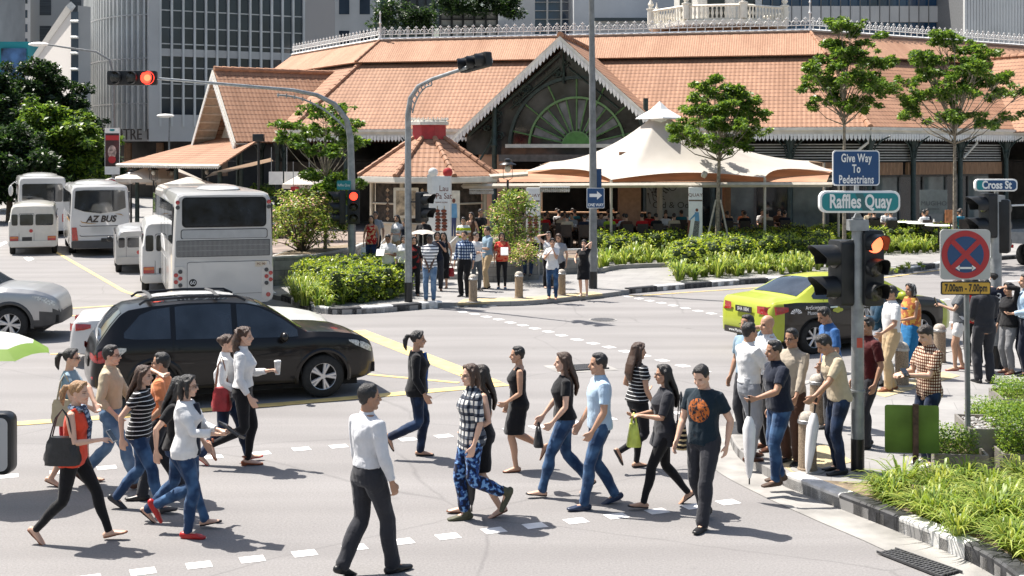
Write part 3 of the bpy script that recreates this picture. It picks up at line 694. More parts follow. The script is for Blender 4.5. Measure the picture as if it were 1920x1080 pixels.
mb = MB(); mb.lathe([(3.0, TZ), (3.0, TZ + 3.6), (3.3, TZ + 3.8), (3.3, TZ + 4.2), (1.2, TZ + 5.6)], 8, M=Matrix.Rotation(R(22), 4, 'Z')); mb.build('wall', mat('tower white plaster', (.66, .64, .60), .7, var=.07), tw)
for k in range(8):
 a = R(45 * k + 44.5);
 mb = MB(); mb.box((-.55, 0, TZ + .4), (.55, .06, TZ + 2.9), M=Matrix.Rotation(a - R(90), 4, 'Z') @ Matrix.Translation((0, 2.76, 0))); mb.build('window', M_GLASSD, tw)
# -------- canopy, kiosk, pillars
M_MEMB = mat('white tensile membrane', (.55, .515, .46), .6, var=.05, scale=1.5)
_b = M_MEMB.node_tree.nodes['Principled BSDF']
_t = N(M_MEMB.node_tree, 'ShaderNodeBsdfTranslucent'); _t.inputs[0].default_value = (.62, .42, .28, 1)
_m = N(M_MEMB.node_tree, 'ShaderNodeMixShader'); _m.inputs[0].default_value = .22
L(M_MEMB.node_tree, _b.outputs[0], _m.inputs[1]); L(M_MEMB.node_tree, _t.outputs[0], _m.inputs[2])
L(M_MEMB.node_tree, _m.outputs[0], M_MEMB.node_tree.nodes['Material Output'].inputs[0])
M_OFFW = mat('off-white painted steel', (.52, .47, .39), .5, var=.08)
cn = empty('tensile_canopy', (0, 0, 0), 0, 'large white peaked tensile canopy shading the outdoor tables', 'canopy')
pk = AT(1237, 222, 50);
cor = [AT(985, 321, 50), AT(1146, 337, 47), AT(1434, 333, 47), AT(1572, 323, 49), AT(1545, 305, 53), AT(1015, 308, 53.5)]
NS, NT = 10, 16
rim = []
for i in range(len(cor)):
 a, b_ = cor[i], cor[(i + 1) % len(cor)]
 for j in range(NS):
  t = j / NS; p = a.lerp(b_, t); bow = 4 * t * (1 - t); ctr = Vector((pk.x, pk.y, p.z))
  p = p.lerp(ctr, .13 * bow); p.z += .22 * bow; rim.append(p)
mb = MB(); rows = []
for k in range(NT + 1):
 t = k / NT; row = []
 for p in rim:
  q = pk + (p - pk).normalized() * .38; q.z = pk.z
  x = q.lerp(p, t); s_ = (1 - t) ** 2.0
  x.z = p.z + (pk.z - p.z) * (s_ * .92 + .08 * (1 - t)); row.append(x)
 rows.append(row)
mb.grid(rows, close=True); mb.build('membrane', M_MEMB, cn, True, angle=80)
mb = MB(); mb.lathe([(.95, -.02), (.92, .02), (.35, .35), (.06, .62), (.02, .66)], 4, c=pk, M=None); mb.lathe([(.4, -.3), (.4, .0)], 12, c=pk); mb.build('peak_cap', mat('white fabric cap', (.8, .79, .77), .6, var=.03), cn)
for p in cor:
 mb = MB(); mb.tube([Vector((p.x, p.y, .12)), p], .05, n=10); mb.lathe([(.16, .12), (.16, .16), (.08, .2)], 10, c=(p.x, p.y, 0)); mb.build('post', M_OFFW, cn, True)
 mb = MB(); mb.tube([p + Vector((0, 0, -.25)), p.lerp(pk, .3) + Vector((0, 0, -.95))], .05, n=8); mb.build('strut', M_OFFW, cn, True)
mb = MB(); mb.tube([Vector((pk.x, pk.y, .1)), pk], .11, n=10); mb.build('mast', M_OFFW, cn, True)
a, b_ = AT(640, 347, 43.6), AT(1565, 346, 43.6)
for (u0, v0, u1, v1, y) in ((845, 349, 1240, 347, 46.8), (1240, 347, 1560, 346, 46.8), (850, 336, 990, 326, 47)):
 mb = MB(); mb.tube([AT(u0, v0, y), AT(u1, v1, y)], [(.09, .09)] * 2, n=4); mb.build('beam', M_OFFW, cn)
mb = MB(); mb.lathe([(.05, 0), (.12, .02), (.13, .16), (.06, .2)], 10, M=Matrix.Translation(AT(1316, 325, 46.6)) @ Matrix.Rotation(R(115), 4, 'Y')); mb.build('spotlight', M_OFFW, cn, True)
mb = MB(); mb.add([AT(850, 341, 48), AT(1000, 341, 47.2), AT(1550, 341, 47.2), AT(1560, 316, 50.5), AT(850, 318, 51.5)], [(0, 1, 2, 3, 4)])
mb.build('inner_awning', mat('tan awning cloth', (.36, .19, .11), .8, var=.2, scale=1), cn)  # added sheet; its tan colour paints the membrane's warm shaded underside
def octroof(root, r0, z0, r1, z1, rot=22.5, m=M_TILE, n=8, ridge_r=.1):
 qs = []
 for k in range(n):
  a, b_ = R(rot + 360 / n * k), R(rot + 360 / n * (k + 1))
  qs.append([Vector((r0 * math.cos(a), r0 * math.sin(a), z0)), Vector((r0 * math.cos(b_), r0 * math.sin(b_), z0)), Vector((r1 * math.cos(b_), r1 * math.sin(b_), z1)), Vector((r1 * math.cos(a), r1 * math.sin(a), z1))])
 roof('roof', qs, m, root)
 for k in range(n):
  a = R(rot + 360 / n * k); ridge(Vector((r0 * math.cos(a), r0 * math.sin(a), z0 + .02)), Vector((r1 * math.cos(a), r1 * math.sin(a), z1 + .02)), root, ridge_r, .3)
kc = AT(805, 330, 48.2)
kk = empty('kiosk', (kc.x, kc.y, 0), 0, 'octagonal food kiosk with tiled roof under a red and white cap', 'kiosk')
octroof(kk, 2.75, 3.1, .62, 4.5, 22.5, M_TILE)
mb = MB(); mb.lathe([(.66, 4.42), (.66, 5.0)], 8, M=Matrix.Rotation(R(22.5), 4, 'Z')); mb.build('red_drum', mat('red painted drum', (.42, .03, .035), .5), kk)
mb = MB(); mb.lathe([(.78, 5.0), (.78, 5.13), (.7, 5.15), (.7, 5.2)], 8, M=Matrix.Rotation(R(22.5), 4, 'Z'))
for k in range(24): a = R(15 * k); mb.lathe([(.04, 5.2), (.01, 5.29)], 5, c=(.7 * math.cos(a), .7 * math.sin(a), 0))
mb.build('cap', M_CREAM, kk)
mb = MB(); mb.lathe([(2.72, 2.86), (2.78, 2.9), (2.78, 3.08), (2.7, 3.1)], 8, M=Matrix.Rotation(R(22.5), 4, 'Z')); mb.build('gutter', M_CREAM, kk)
M_BEIGE = mat('beige panels', (.55, .48, .37), .6, var=.1, scale=2)
mb = MB();
oct_ = [(2.25 * math.cos(R(22.5 + 45 * k)), 2.25 * math.sin(R(22.5 + 45 * k))) for k in range(8)]
mb.prism(oct_, .4, 1.35); mb.build('counter', M_BEIGE, kk)
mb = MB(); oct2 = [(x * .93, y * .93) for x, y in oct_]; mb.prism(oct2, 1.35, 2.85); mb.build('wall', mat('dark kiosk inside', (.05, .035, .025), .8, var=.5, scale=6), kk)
mb = MB()
for k in range(8):
 a, b_ = Vector((*oct_[k], 0)), Vector((*oct_[(k + 1) % 8], 0))
 mb.tube([a + Vector((0, 0, .4)), a + Vector((0, 0, 2.9))], .07, n=4)
 mb.tube([a + Vector((0, 0, 2.1)), b_ + Vector((0, 0, 2.1))], .035, n=4); mb.tube([a + Vector((0, 0, 1.38)), b_ + Vector((0, 0, 1.38))], .05, n=4)
mb.build('frame', M_BEIGE, kk)
fr = Vector((oct_[5][0] * .4 + oct_[6][0] * .6, oct_[5][1] - .03, 1.95))
mb = MB(); plate(mb, rrect(.9, 1.1, .03), -.03, .03, M=Matrix.Translation((-.7, oct_[5][1] - .06, 2.15))); mb.build('poster_frame', mat('cream poster frame', (.62, .56, .45), .5), kk)
mb = MB(); plate(mb, rrect(.72, .9, .02), -.035, -.03, M=Matrix.Translation((-.7, oct_[5][1] - .06, 2.15))); mb.build('poster', mat('sepia poster', (.42, .33, .22), .6, var=.6, scale=4), kk)
def lattice(x0, x1, z0, z1, y, root):
 mb = MB(); s_ = .17; k = 0
 for i in range(int((x1 - x0) / s_)):
  for j in range(int((z1 - z0) / s_)):
   cx, cz_ = x0 + (i + .5) * s_, z0 + (j + .5) * s_
   mb.add([(cx - .07, y, cz_), (cx, y - .03, cz_ - .08), (cx + .07, y, cz_), (cx, y - .03, cz_ + .08)], [(0, 1, 2, 3)], (i + j) % 2)
 mb.build('lattice', [mat('tan lattice', (.36, .24, .14), .7), mat('brown lattice', (.12, .07, .04), .7)], root)
lattice(-1.45, -1.15, 1.5, 2.75, oct_[5][1] - .05, kk); lattice(-.2, .4, 1.5, 2.75, oct_[5][1] - .05, kk)
def satay(mb, cx, z0, h, y, mi=0):
 r_ = random.Random(5)
 for q in (-1, 1):
  mb.tube([(cx + q * .1, y, z0), (cx + q * .12, y, z0 + h)], .012, n=5, mi=2)
  for k in range(7): mb.ell((cx + q * .11 + r_.uniform(-.02, .02), y, z0 + .06 + k * h / 8.2), (.10, .02, h / 15), 10, 6, mi=k % 2)
M_SIGNW = mat('white sign face', (.74, .73, .70), .5, var=.04)
M_MEAT = [mat('seared meat', (.22, .055, .025), .6, var=.5, scale=20), mat('charred meat', (.09, .03, .018), .6, var=.5, scale=20), mat('bamboo', (.45, .32, .16), .6)]
M_INK = mat('sign ink brown', (.16, .05, .03), .7, var=0)
def pillar(p, label, w_, h, kind):
 root = empty('sign_pillar', p, R(-8), label, 'sign pillar')
 mb = MB(); plate(mb, rrect(w_, h, .03, cy=h / 2), -.12, .12); mb.build('panel', M_SIGNW, root, bevel=.01)
 if kind == 'satay':
  text('lettering', 'Lau\nPa Sat', .27, M_INK, root, (.1, -.125, h - .55), sx=.85)
  text('lettering', 'festival market', .07, M_INK, root, (.02, -.125, h - .88))
  mb = MB(); satay(mb, .0, .9, h - 1.9, -.13); mb.build('satay_picture', M_MEAT, root)
  for x, m_ in ((-.28, M_SIGNW), (.22, mat('red lamp disc', (.45, .03, .03), .4))):
   mb = MB(); mb.lathe([(.0, 0), (.16, .01), (.16, .09), (.1, .14), (0, .15)], 16, M=Matrix.Translation((x, -.0, h + .12)) @ Matrix.Rotation(R(90), 4, 'X')); mb.build('disc', m_, root, True)
  mb = MB(); mb.box((-.47, -.1, 0), (-.31, .1, h + .05)); mb.build('side_post', M_SIGNW, root)
 else:
  text('lettering', 'QUAY', .17, M_INK, root, (.0, -.125, h - .28), sx=1.1)
  for z in (h - .5, .25):
   mb = MB(); mb.box((-w_ / 2 + .01, -.127, z), (w_ / 2 - .01, -.121, z + .05)); mb.build('band', mat('brown band', (.14, .09, .06), .6), root)
  if kind == 'figure':
   mb = MB(); y = -.128
   def flat(pts, mi): mb.prism(pts, 0, .006, mi, Matrix.Translation((0, y, 0)) @ XZ)
   z = h - .85
   flat([(.05 + .05 * math.cos(R(a)), z + .03 + .06 * math.sin(R(a))) for a in range(0, 360, 30)], 0)
   flat([(-.02, z - .05), (.12, z - .05), (.14, z - .38), (-.02, z - .36)], 1); flat([(-.03, z - .36), (.15, z - .38), (.1, z - 1.0), (-.12, z - .95)], 2)
   flat([(-.02, z - .1), (-.2, z - .3), (-.22, z - .36), (-.02, z - .2)], 1); flat([(-.25, z - .33), (-.17, z - .35), (-.24, z - .85), (-.3, z - .8)], 0)
   flat([(-.1, z - .95), (-.04, z - .97), (-.16, z - 1.2), (-.24, z - 1.22)], 3); flat([(.04, z - .97), (.1, z - 1.0), (.1, z - 1.24), (.02, z - 1.24)], 3)
   mb.build('painted_figure', [M_INK, mat('painted blue', (.12, .3, .5), .6), mat('painted grey check', (.16, .16, .16), .6, var=.6, scale=30), mat('painted skin', (.5, .33, .22), .6)], root)
  else:
   mb = MB(); satay(mb, .0, .6, h - 1.5, -.13); mb.build('satay_picture', M_MEAT, root)
 return root
p = G(828, 500, .1); pp = AT(828, 460, 43); pillar((pp.x, pp.y, .42), 'white sign pillar with Lau Pa Sat lettering and a red disc beside the kiosk', .64, 2.75, 'satay')
pp = AT(1000, 400, 46); pillar((pp.x, pp.y, .4), 'white pillar reading QUAY with a skewer picture behind the flowering shrub', .5, 2.3, 'meat')
pp = AT(1304, 400, 46.6); pillar((pp.x, pp.y, .4), 'white pillar reading QUAY with a walking figure at the canopy front', .5, 2.3, 'figure')
bs = AT(851, 400, 45); root = empty('menu_board', (bs.x, bs.y, .42), 0, 'cream board with a blue waiter picture right of the skewer sign pillar', 'board')
mb = MB(); plate(mb, rrect(.42, 2.2, .02, cy=1.1), -.03, .03); mb.build('panel', mat('cream board', (.62, .58, .48), .6), root)
mb = MB()
for pts, mi in (([(-.1, 1.75), (.1, 1.75), (.12, 1.25), (-.12, 1.25)], 0), ([(-.09, 1.25), (.09, 1.25), (.06, .6), (.01, .6), (0, 1.1), (-.03, .6), (-.1, .6)], 1), ([(.06 * math.cos(R(a)), 1.85 + .08 * math.sin(R(a))) for a in range(0, 360, 30)], 2)):
 mb.prism(pts, 0, .006, mi, Matrix.Translation((0, -.037, 0)) @ XZ)
mb.build('waiter_picture', [mat('painted blue', (.12, .3, .5)), mat('painted navy', (.03, .05, .14)), M_INK], root)
M_STONE = None
def stonemat():
 m, nt, b = nodes('stone block facing'); tc = N(nt, 'ShaderNodeTexCoord'); co = tc.outputs['UV']
 br = N(nt, 'ShaderNodeTexBrick', i_Scale=1.0); br.inputs['Brick Width'].default_value = .62; br.inputs['Row Height'].default_value = .28; br.inputs['Mortar Size'].default_value = .008
 br.inputs['Color1'].default_value = (.20, .19, .175, 1); br.inputs['Color2'].default_value = (.30, .285, .26, 1); br.inputs['Mortar'].default_value = (.10, .095, .09, 1); L(nt, co, br.inputs['Vector'])
 n = N(nt, 'ShaderNodeTexNoise', i_Scale=4.0, i_Detail=8.0); L(nt, tc.outputs['Object'], n.inputs['Vector'])
 r1 = N(nt, 'ShaderNodeMapRange', i_1=.3, i_2=.7, i_3=.75, i_4=1.2); L(nt, n.outputs[0], r1.inputs[0]); L(nt, mix(nt, 1.0, br.outputs[0], r1.outputs[0], 'MULTIPLY'), b.inputs['Base Color']); b.inputs['Roughness'].default_value = .8
 return m
M_STONE = stonemat()
def wallring(name, pts, z0, z1, m, parent=None, th=.25, top=True):
 n = len(pts); ar = sum(pts[i][0] * pts[(i + 1) % n][1] - pts[(i + 1) % n][0] * pts[i][1] for i in range(n))
 if ar < 0: pts = pts[::-1]
 me = bpy.data.meshes.new(name); vs = [(p[0], p[1], z0) for p in pts] + [(p[0], p[1], z1) for p in pts]; fs = []; uv = []; s_ = 0
 for i in range(n):
  j = (i + 1) % n; l = math.hypot(pts[j][0] - pts[i][0], pts[j][1] - pts[i][1]); fs.append((i, j, n + j, n + i)); uv += [(s_, z0), (s_ + l, z0), (s_ + l, z1), (s_, z1)]; s_ += l
 fs.append(tuple(range(n, 2 * n))); uv += [(p[0], p[1]) for p in pts]
 me.from_pydata(vs, [], fs); l = me.uv_layers.new(name='UVMap'); l.data.foreach_set('uv', [x for p in uv for x in p]); me.materials.append(m); me.update()
 o = bpy.data.objects.new(name, me); col.objects.link(o); o.parent = parent
 return o
M_COPE = mat('stone coping', (.36, .35, .33), .75, var=.15, scale=4)
def planter(pix, h, label, z0=ZP, back=3.0, inset=.12):
 P = [G(u, v, z0) for u, v in pix]
 o = P[0].copy(); pts = [(p.x - o.x, p.y - o.y) for p in P]
 pts += [(pts[-1][0] + back * .05, pts[-1][1] + back), (pts[0][0] + back * .05, pts[0][1] + back)]
 root = empty('stone_planter', (o.x, o.y, 0), 0, label, 'planter')
 wallring('wall', pts, z0 - .05, z0 + h - .06, M_STONE, root)
 cx = sum(p[0] for p in pts) / len(pts); cy = sum(p[1] for p in pts) / len(pts)
 wallring('coping', [(cx + (x - cx) * 1.02, cy + (y - cy) * 1.02) for x, y in pts], z0 + h - .06, z0 + h, M_COPE, root)
 wallring('soil', [(cx + (x - cx) * .86, cy + (y - cy) * .86) for x, y in pts], z0 + h - .02, z0 + h + .012, M_SOIL, root)
 return Vector((o.x + cx, o.y + cy, z0 + h))
PL1 = planter([(500, 538), (517, 536), (590, 532), (664, 514)], .85, 'stone block planter holding the pale flowering shrub right of the coach', back=2.4)
PL2 = planter([(905, 529), (930, 529), (1010, 524)], .6, 'stone block planter behind the orange-topped woman', back=2.6)
PL3 = planter([(1011, 515), (1060, 514), (1120, 512)], .5, 'low grey stone planter wall beneath the seated man', back=1.0)
ter = MB(); T = [G(664, 508, 0), G(900, 508, 0), G(1010, 506, 0), G(1130, 500, 0), G(1300, 460, .0), G(1700, 440, 0)]
tp_ = [(p.x, p.y) for p in T] + [(22, 66), (-16, 66), (-9, 46)]
ter.prism(tp_, .1, .40); tag(ter.build('terrace', mat('terrace tiles', (.22, .17, .14), .7, var=.25, scale=1.2)), kind='structure')
st = empty('steps', (0, 0, 0), 0, 'short flight of grey stone steps rising to the kiosk terrace', 'steps')
for i, (v, z) in enumerate(((524, .2), (519, .29), (514, .38), (509, .46))):
 a, b_ = G(650, v, ZP), G(905, v, ZP); mb = MB(); mb.prism([(a.x, a.y), (b_.x, b_.y), (b_.x + .1, b_.y + 2.4), (a.x + .1, a.y + 2.4)], .05, z + .08); mb.build('step', M_COPE, st)
def rail(pts, label):
 root = empty('handrail', pts[0].xy.to_3d(), 0, label, 'handrail'); o = Vector((pts[0].x, pts[0].y, 0)); mb = MB()
 mb.tube([p - o for p in pts], .03, n=8); mb.build('rail', mat('white handrail', (.62, .62, .6), .35, .3), root, True)
 for p in (pts[0], pts[-1]):
  mb = MB(); mb.tube([Vector((p.x - o.x, p.y - o.y, .1)), p - o], .028, n=8); mb.build('post', MATS['white handrail'], root, True)
rail([AT(694, 479, 39.5), AT(727, 443, 42)], 'sloping handrail at the left end of the steps behind the white shirted man')
rail([AT(776, 471, 39.5), AT(795, 442, 42)], 'sloping handrail behind the pale parasol')
rail([AT(840, 460, 39.5), AT(858, 443, 42)], 'sloping handrail at the right end of the steps beside the sign pillar')
rail([AT(1062, 468, 42), AT(1120, 467, 42)], 'level handrail beside the lamp post with the one way sign')
rail([AT(1130, 462, 46), AT(1400, 437, 50), AT(1560, 428, 51.5)], 'long low handrail along the back of the hedges')
# -------- towers behind
M_FIN = mat('pale aluminium fins', (.56, .57, .56), .5, .0, var=.1, scale=.3)
M_GLS = mat('tower glass', (.030, .042, .058), .08, var=.9, scale=.10, spec=.55)
M_STN = mat('grey stone cladding', (.40, .40, .395), .8, var=.1, scale=.3)
M_STL = mat('pale stone cladding', (.48, .48, .475), .8, var=.08, scale=.3)
M_BLUEG = mat('blue tower glass', (.012, .045, .10), .06, var=.6, scale=.15, spec=.8)
def facade_path(us):
 return [Vector(((u - 960) * y / F, y, 0)) for u, y in us]
def zat(v, y): return HC - (v - VH) * y / F
tw1 = empty('office_tower', (0, 0, 0), 0, 'grey ribbed office tower with a curved corner and a tall dark glazed front', 'office tower')
cur = facade_path([(163, 128), (166, 122), (178, 117.5), (200, 114.5), (230, 112.5), (262, 111.5), (294, 111)])
cur = [p.copy() for p in smoothline(cur, 5)]
for i, (u, y) in enumerate([]): pass
def wallstrip(mb, pts, z0, z1, off=0, mi=0):
 for a, b_ in zip(pts, pts[1:]):
  d = (b_ - a).normalized(); nl = Vector((d.y, -d.x, 0)) * off
  mb.poly([a + nl + Vector((0, 0, z0)), b_ + nl + Vector((0, 0, z0)), b_ + nl + Vector((0, 0, z1)), a + nl + Vector((0, 0, z1))], mi)
HT = 48
z0 = 5.1
mb = MB(); wallstrip(mb, cur, z0, HT); mb.build('curved_wall', M_STN, tw1)
fins = resample(cur, .62); mb = MB()
for a, b_ in zip(fins, fins[1:]):
 d = (b_ - a).normalized(); nl = Vector((d.y, -d.x, 0))
 mb.add([a, a + nl * .32, a + nl * .32 + d * .16, a + d * .16] + [q + Vector((0, 0, HT)) for q in (a, a + nl * .32, a + nl * .32 + d * .16, a + d * .16)], [(0, 1, 5, 4), (1, 2, 6, 5), (2, 3, 7, 6), (0, 3, 2, 1)])
for i in range(len(mb.v)):
 if mb.v[i][2] < 1: mb.v[i] = (mb.v[i][0], mb.v[i][1], z0 + .9)
o_ = mb.build('fins', M_FIN, tw1); o_['kind'] = 'stuff'
for v in (262, 195, 110, 28):
 mb = MB(); z = zat(v, 111); wallstrip(mb, cur, z, z + .1, .34); mb.build('joint', M_STN, tw1)
fa, fb = Vector(((294 - 960) * 111 / F, 111, 0)), Vector(((571 - 960) * 117 / F, 117, 0))
dd = (fb - fa).normalized(); nn_ = Vector((dd.y, -dd.x, 0)); fl = (fb - fa).length
fx = lambda t, off, z: fa + dd * t + nn_ * off + Vector((0, 0, z))
def fbx(mb, t0, t1, o0, o1, z0, z1, mi=0):
 p = [fx(t0, o1, z0), fx(t1, o1, z0), fx(t1, o0, z0), fx(t0, o0, z0), fx(t0, o1, z1), fx(t1, o1, z1), fx(t1, o0, z1), fx(t0, o0, z1)]
 mb.add(p, [(0, 3, 2, 1), (4, 5, 6, 7), (0, 1, 5, 4), (1, 2, 6, 5), (2, 3, 7, 6), (3, 0, 4, 7)], mi)
mb = MB(); fbx(mb, 0, fl, -.3, 0, z0, HT); mb.build('glazing', M_GLS, tw1)
mb = MB(); fbx(mb, -.75, .25, -.3, .3, z0, HT); mb.build('pier', M_STL, tw1)
mb = MB(); fbx(mb, .25, fl, 0, .2, z0, zat(216, 113)); fbx(mb, .25, fl, 0, .12, zat(108, 113), zat(94, 113)); mb.build('spandrel', M_STL, tw1)
k = 13
for i in range(k + 1):
 t = .25 + (fl - .4) * i / k; mb = MB(); fbx(mb, t - .09, t + .09, .0, .34, zat(238, 113), HT); mb.build('mullion', M_FIN, tw1)
for v in (186, 160, 130, 86, 56, 24, -20, -60): mb = MB(); z = zat(v, 113); fbx(mb, 0, fl, 0, .06, z, z + .1); mb.build('transom', M_FIN, tw1)
ga = Vector(((571 - 960) * 117 / F, 117, 0)); mb = MB(); wallstrip(mb, [ga, Vector(((628 - 960) * 122 / F, 122, 0))], 0, HT);
mb.build('stone_flank', tilemat('stone panel cladding', (.36, .36, .355), .9, 1.8, True), tw1)
mb = MB(); wallstrip(mb, [p + Vector((1, 3, 0)) for p in cur] + [fb + Vector((0, 3, 0))], 0, z0); mb.build('recessed_lobby', mat('dark lobby', (.035, .03, .028), .6, var=.5, scale=.4), tw1)
mb = MB(); mb.poly([p + Vector((0, 0, z0)) for p in cur] + [fb + Vector((0, 0, z0)), fb + Vector((0, 5, z0)), cur[0] + Vector((2, 5, z0))]); mb.build('soffit', M_DARKW, tw1)
for u in (180, 240, 300, 420): mb = MB(); mb.tube([AT(u, 330, 114), AT(u, 268, 114)], .35, n=10); mb.build('column', mat('brown lobby column', (.2, .11, .06), .5), tw1, True)
text('lettering', 'CENTRE 1', 1.35, mat('dark bronze letters', (.06, .05, .045), .4), tw1, AT(236, 253, 110.2), (R(90), 0, R(-9)), .75, .06)
wb = empty('white_block', (0, 0, 0), 0, 'white panelled wall of a low block with a sloping sunlit top edge at far left', 'building')
na, fa2 = Vector(((134 - 960) * 96 / F, 96, 0)), Vector(((46 - 960) * 168 / F, 168, 0))
mb = MB(); mb.poly([na + Vector((0, 0, 3)), fa2 + Vector((0, 0, 3)), fa2 + Vector((0, 0, zat(138, 168))), na + Vector((0, 0, zat(14, 96)))][::-1]); mb.build('wall', tilemat('white panel cladding', (.62, .60, .57), 1.0, 9.0, True), wb)
mb = MB(); mb.tube([na + Vector((0, -.1, zat(14, 96) + .1)), fa2 + Vector((0, -.1, zat(138, 168) + .1))], .35, n=4); mb.build('coping', M_WHITE, wb)
mb = MB(); wallstrip(mb, [Vector(((133 - 960) * 95.5 / F, 95.5, 0)), Vector(((147 - 960) * 95.5 / F, 95.5, 0))], 1, zat(22, 95.5)); mb.build('stair_glazing', M_GLS, wb)
mb = MB(); wallstrip(mb, [Vector(((146 - 960) * 95.6 / F, 95.6, 0)), Vector(((170 - 960) * 96.5 / F, 96.5, 0))], 0, zat(10, 95.5)); mb.build('flank', M_STN, wb)
for v in (40, 70, 100, 130, 160, 190): mb = MB(); mb.tube([AT(133, v, 95.2), AT(147, v, 95.2)], .12, n=4); mb.build('glazing_bar', M_FIN, wb)
def tower(name, u0, u1, y, ztop, m, label, wins=None, vtop=None, depth=14, zb=0, gap=.12, bands=None, yr=None, fin=None, par=None):
 x0, x1 = (u0 - 960) * y / F, (u1 - 960) * y / F; w_ = x1 - x0
 root = empty(name, (x0, y, zb), 0, label, 'tower')
 mb = MB(); mb.box((0, 0, 0), (w_, depth, ztop - zb)); mb.build('wall', m, root)
 if wins:
  c, dz, wf, hf, wm = wins; n_r = int((ztop - zb) / dz)
  for j in range(n_r):
   if zb + j * dz < 4: continue
   for i in range(c):
    a = (i + .5 - wf / 2) * w_ / c; mb = MB(); mb.box((a, -.04, j * dz + dz * (1 - hf) / 2), (a + wf * w_ / c, -.003, j * dz + dz * (1 + hf) / 2)); mb.build('window', wm, root)
 if bands:
  for v0, v1, bm in bands:
   mb = MB(); mb.box((-.1, -.35, zat(v1, y) - zb), (w_ + .1, -.01, zat(v0, y) - zb)); mb.build('spandrel_band', bm, root)
 if fin:
  n_f, fm = fin;
  for i in range(n_f): mb = MB(); a = w_ * i / (n_f - 1); mb.box((a - .12, -.5, 0), (a + .12, -.01, ztop - zb)); mb.build('fin', fm, root)
 return root
tower('hotel_tower', -30, 57, 230, 46, M_STL, 'pale slab tower with small square windows at the far left edge', (4, 2.55, .5, .55, M_GLS))
tower('ribbed_tower', 57, 170, 205, 44, tilemat('grey block cladding', (.36, .36, .35), .9, 2.5, True), 'grey stone tower with dark louvred bays beyond the white wall', (2, 8.5, .38, .8, mat('louvres', (.05, .055, .06), .5, var=.4, scale=1, stretch=(.2, 1, 20))))
hd = tower('site_hoarding', -40, 52, 176, zat(78, 176), mat('teal site netting', (.015, .26, .29), .7, var=.2, scale=.2), 'teal netted building site between the trees and the far towers', None, depth=6, zb=0)
mb = MB(); mb.box((3.2, -.3, 13), (6.6, -.05, 18.6)); mb.build('printed_banner', mat('blue printed banner', (.05, .12, .25), .6, var=.6, scale=.5), hd)
tower('stone_tower', 626, 742, 160, 30, M_STL, 'pale stone tower with large square windows left of the roof terrace', (3, 4.1, .5, .5, M_GLS), depth=10)
tower('terrace_block', 700, 812, 150, zat(38, 150), mat('green glass parapet', (.09, .13, .14), .1, var=.2), 'glass fronted roof terrace with climbing plants behind the cresting', None, fin=(8, M_FIN))
tower('dark_tower', 735, 830, 168, 34, M_GLS, 'dark glass tower above the planted terrace', None, fin=(7, M_BLACK))
tower('lantern_block', 826, 932, 145, zat(22, 145), mat('frosted white panes', (.50, .51, .50), .3, var=.1), 'white gridded glass box with black bars and trees on top', None, fin=(6, M_BLACK), bands=((18, 23, M_BLACK), (36, 38, M_BLACK), (49, 50.5, M_BLACK)))
tower('grey_pier_tower', 930, 1003, 156, 34, M_STL, 'narrow grey tower right of the white gridded box', None)
tower('blue_glass_tower', 1000, 1078, 172, 40, M_BLUEG, 'blue glass tower with slanted white lines behind the gable', None, fin=(4, M_FIN), bands=((20, 21, M_FIN), (36, 37, M_FIN), (4, 5, M_FIN)))
tower('plain_grey_tower', 1076, 1300, 150, 34, mat('smooth grey wall', (.50, .51, .52), .6, var=.12, scale=.1), 'plain smooth grey wall behind the tall lamp post', None)
tower('low_roof_block', 1116, 1265, 140, zat(33, 140), M_STN, 'low grey rooftop block in front of the plain grey wall', None, bands=((34, 40, M_GLS),))
tower('sky_tower', 1290, 1440, 210, 60, M_BLUEG, 'dark blue glazed tower behind the clock tower', None)
bt = tower('banded_tower', 1428, 1812, 130, 32, M_BLUEG, 'blue glass office block with pale horizontal bands at upper right', None, bands=((12, 42, M_STL), (-60, -20, M_STL)))
mb = MB()
for i in range(22): a = 20.8 * i / 21; mb.box((a - .04, -.4, 0), (a + .04, -.36, 28))
mb.build('panel_joints', mat('dark joints', (.12, .12, .12), .6), bt)
tower('finned_tower', 1808, 1990, 122, 30, mat('shadowed grey wall', (.16, .165, .17), .6), 'grey tower of close vertical fins at the upper right corner', None, fin=(34, M_FIN))  # even dark grey wall behind the pale fins
tower('brown_block', -420, -20, 190, 30, M_STN, 'grey block beyond the street trees outside the left edge', (10, 4, .5, .5, M_GLS))
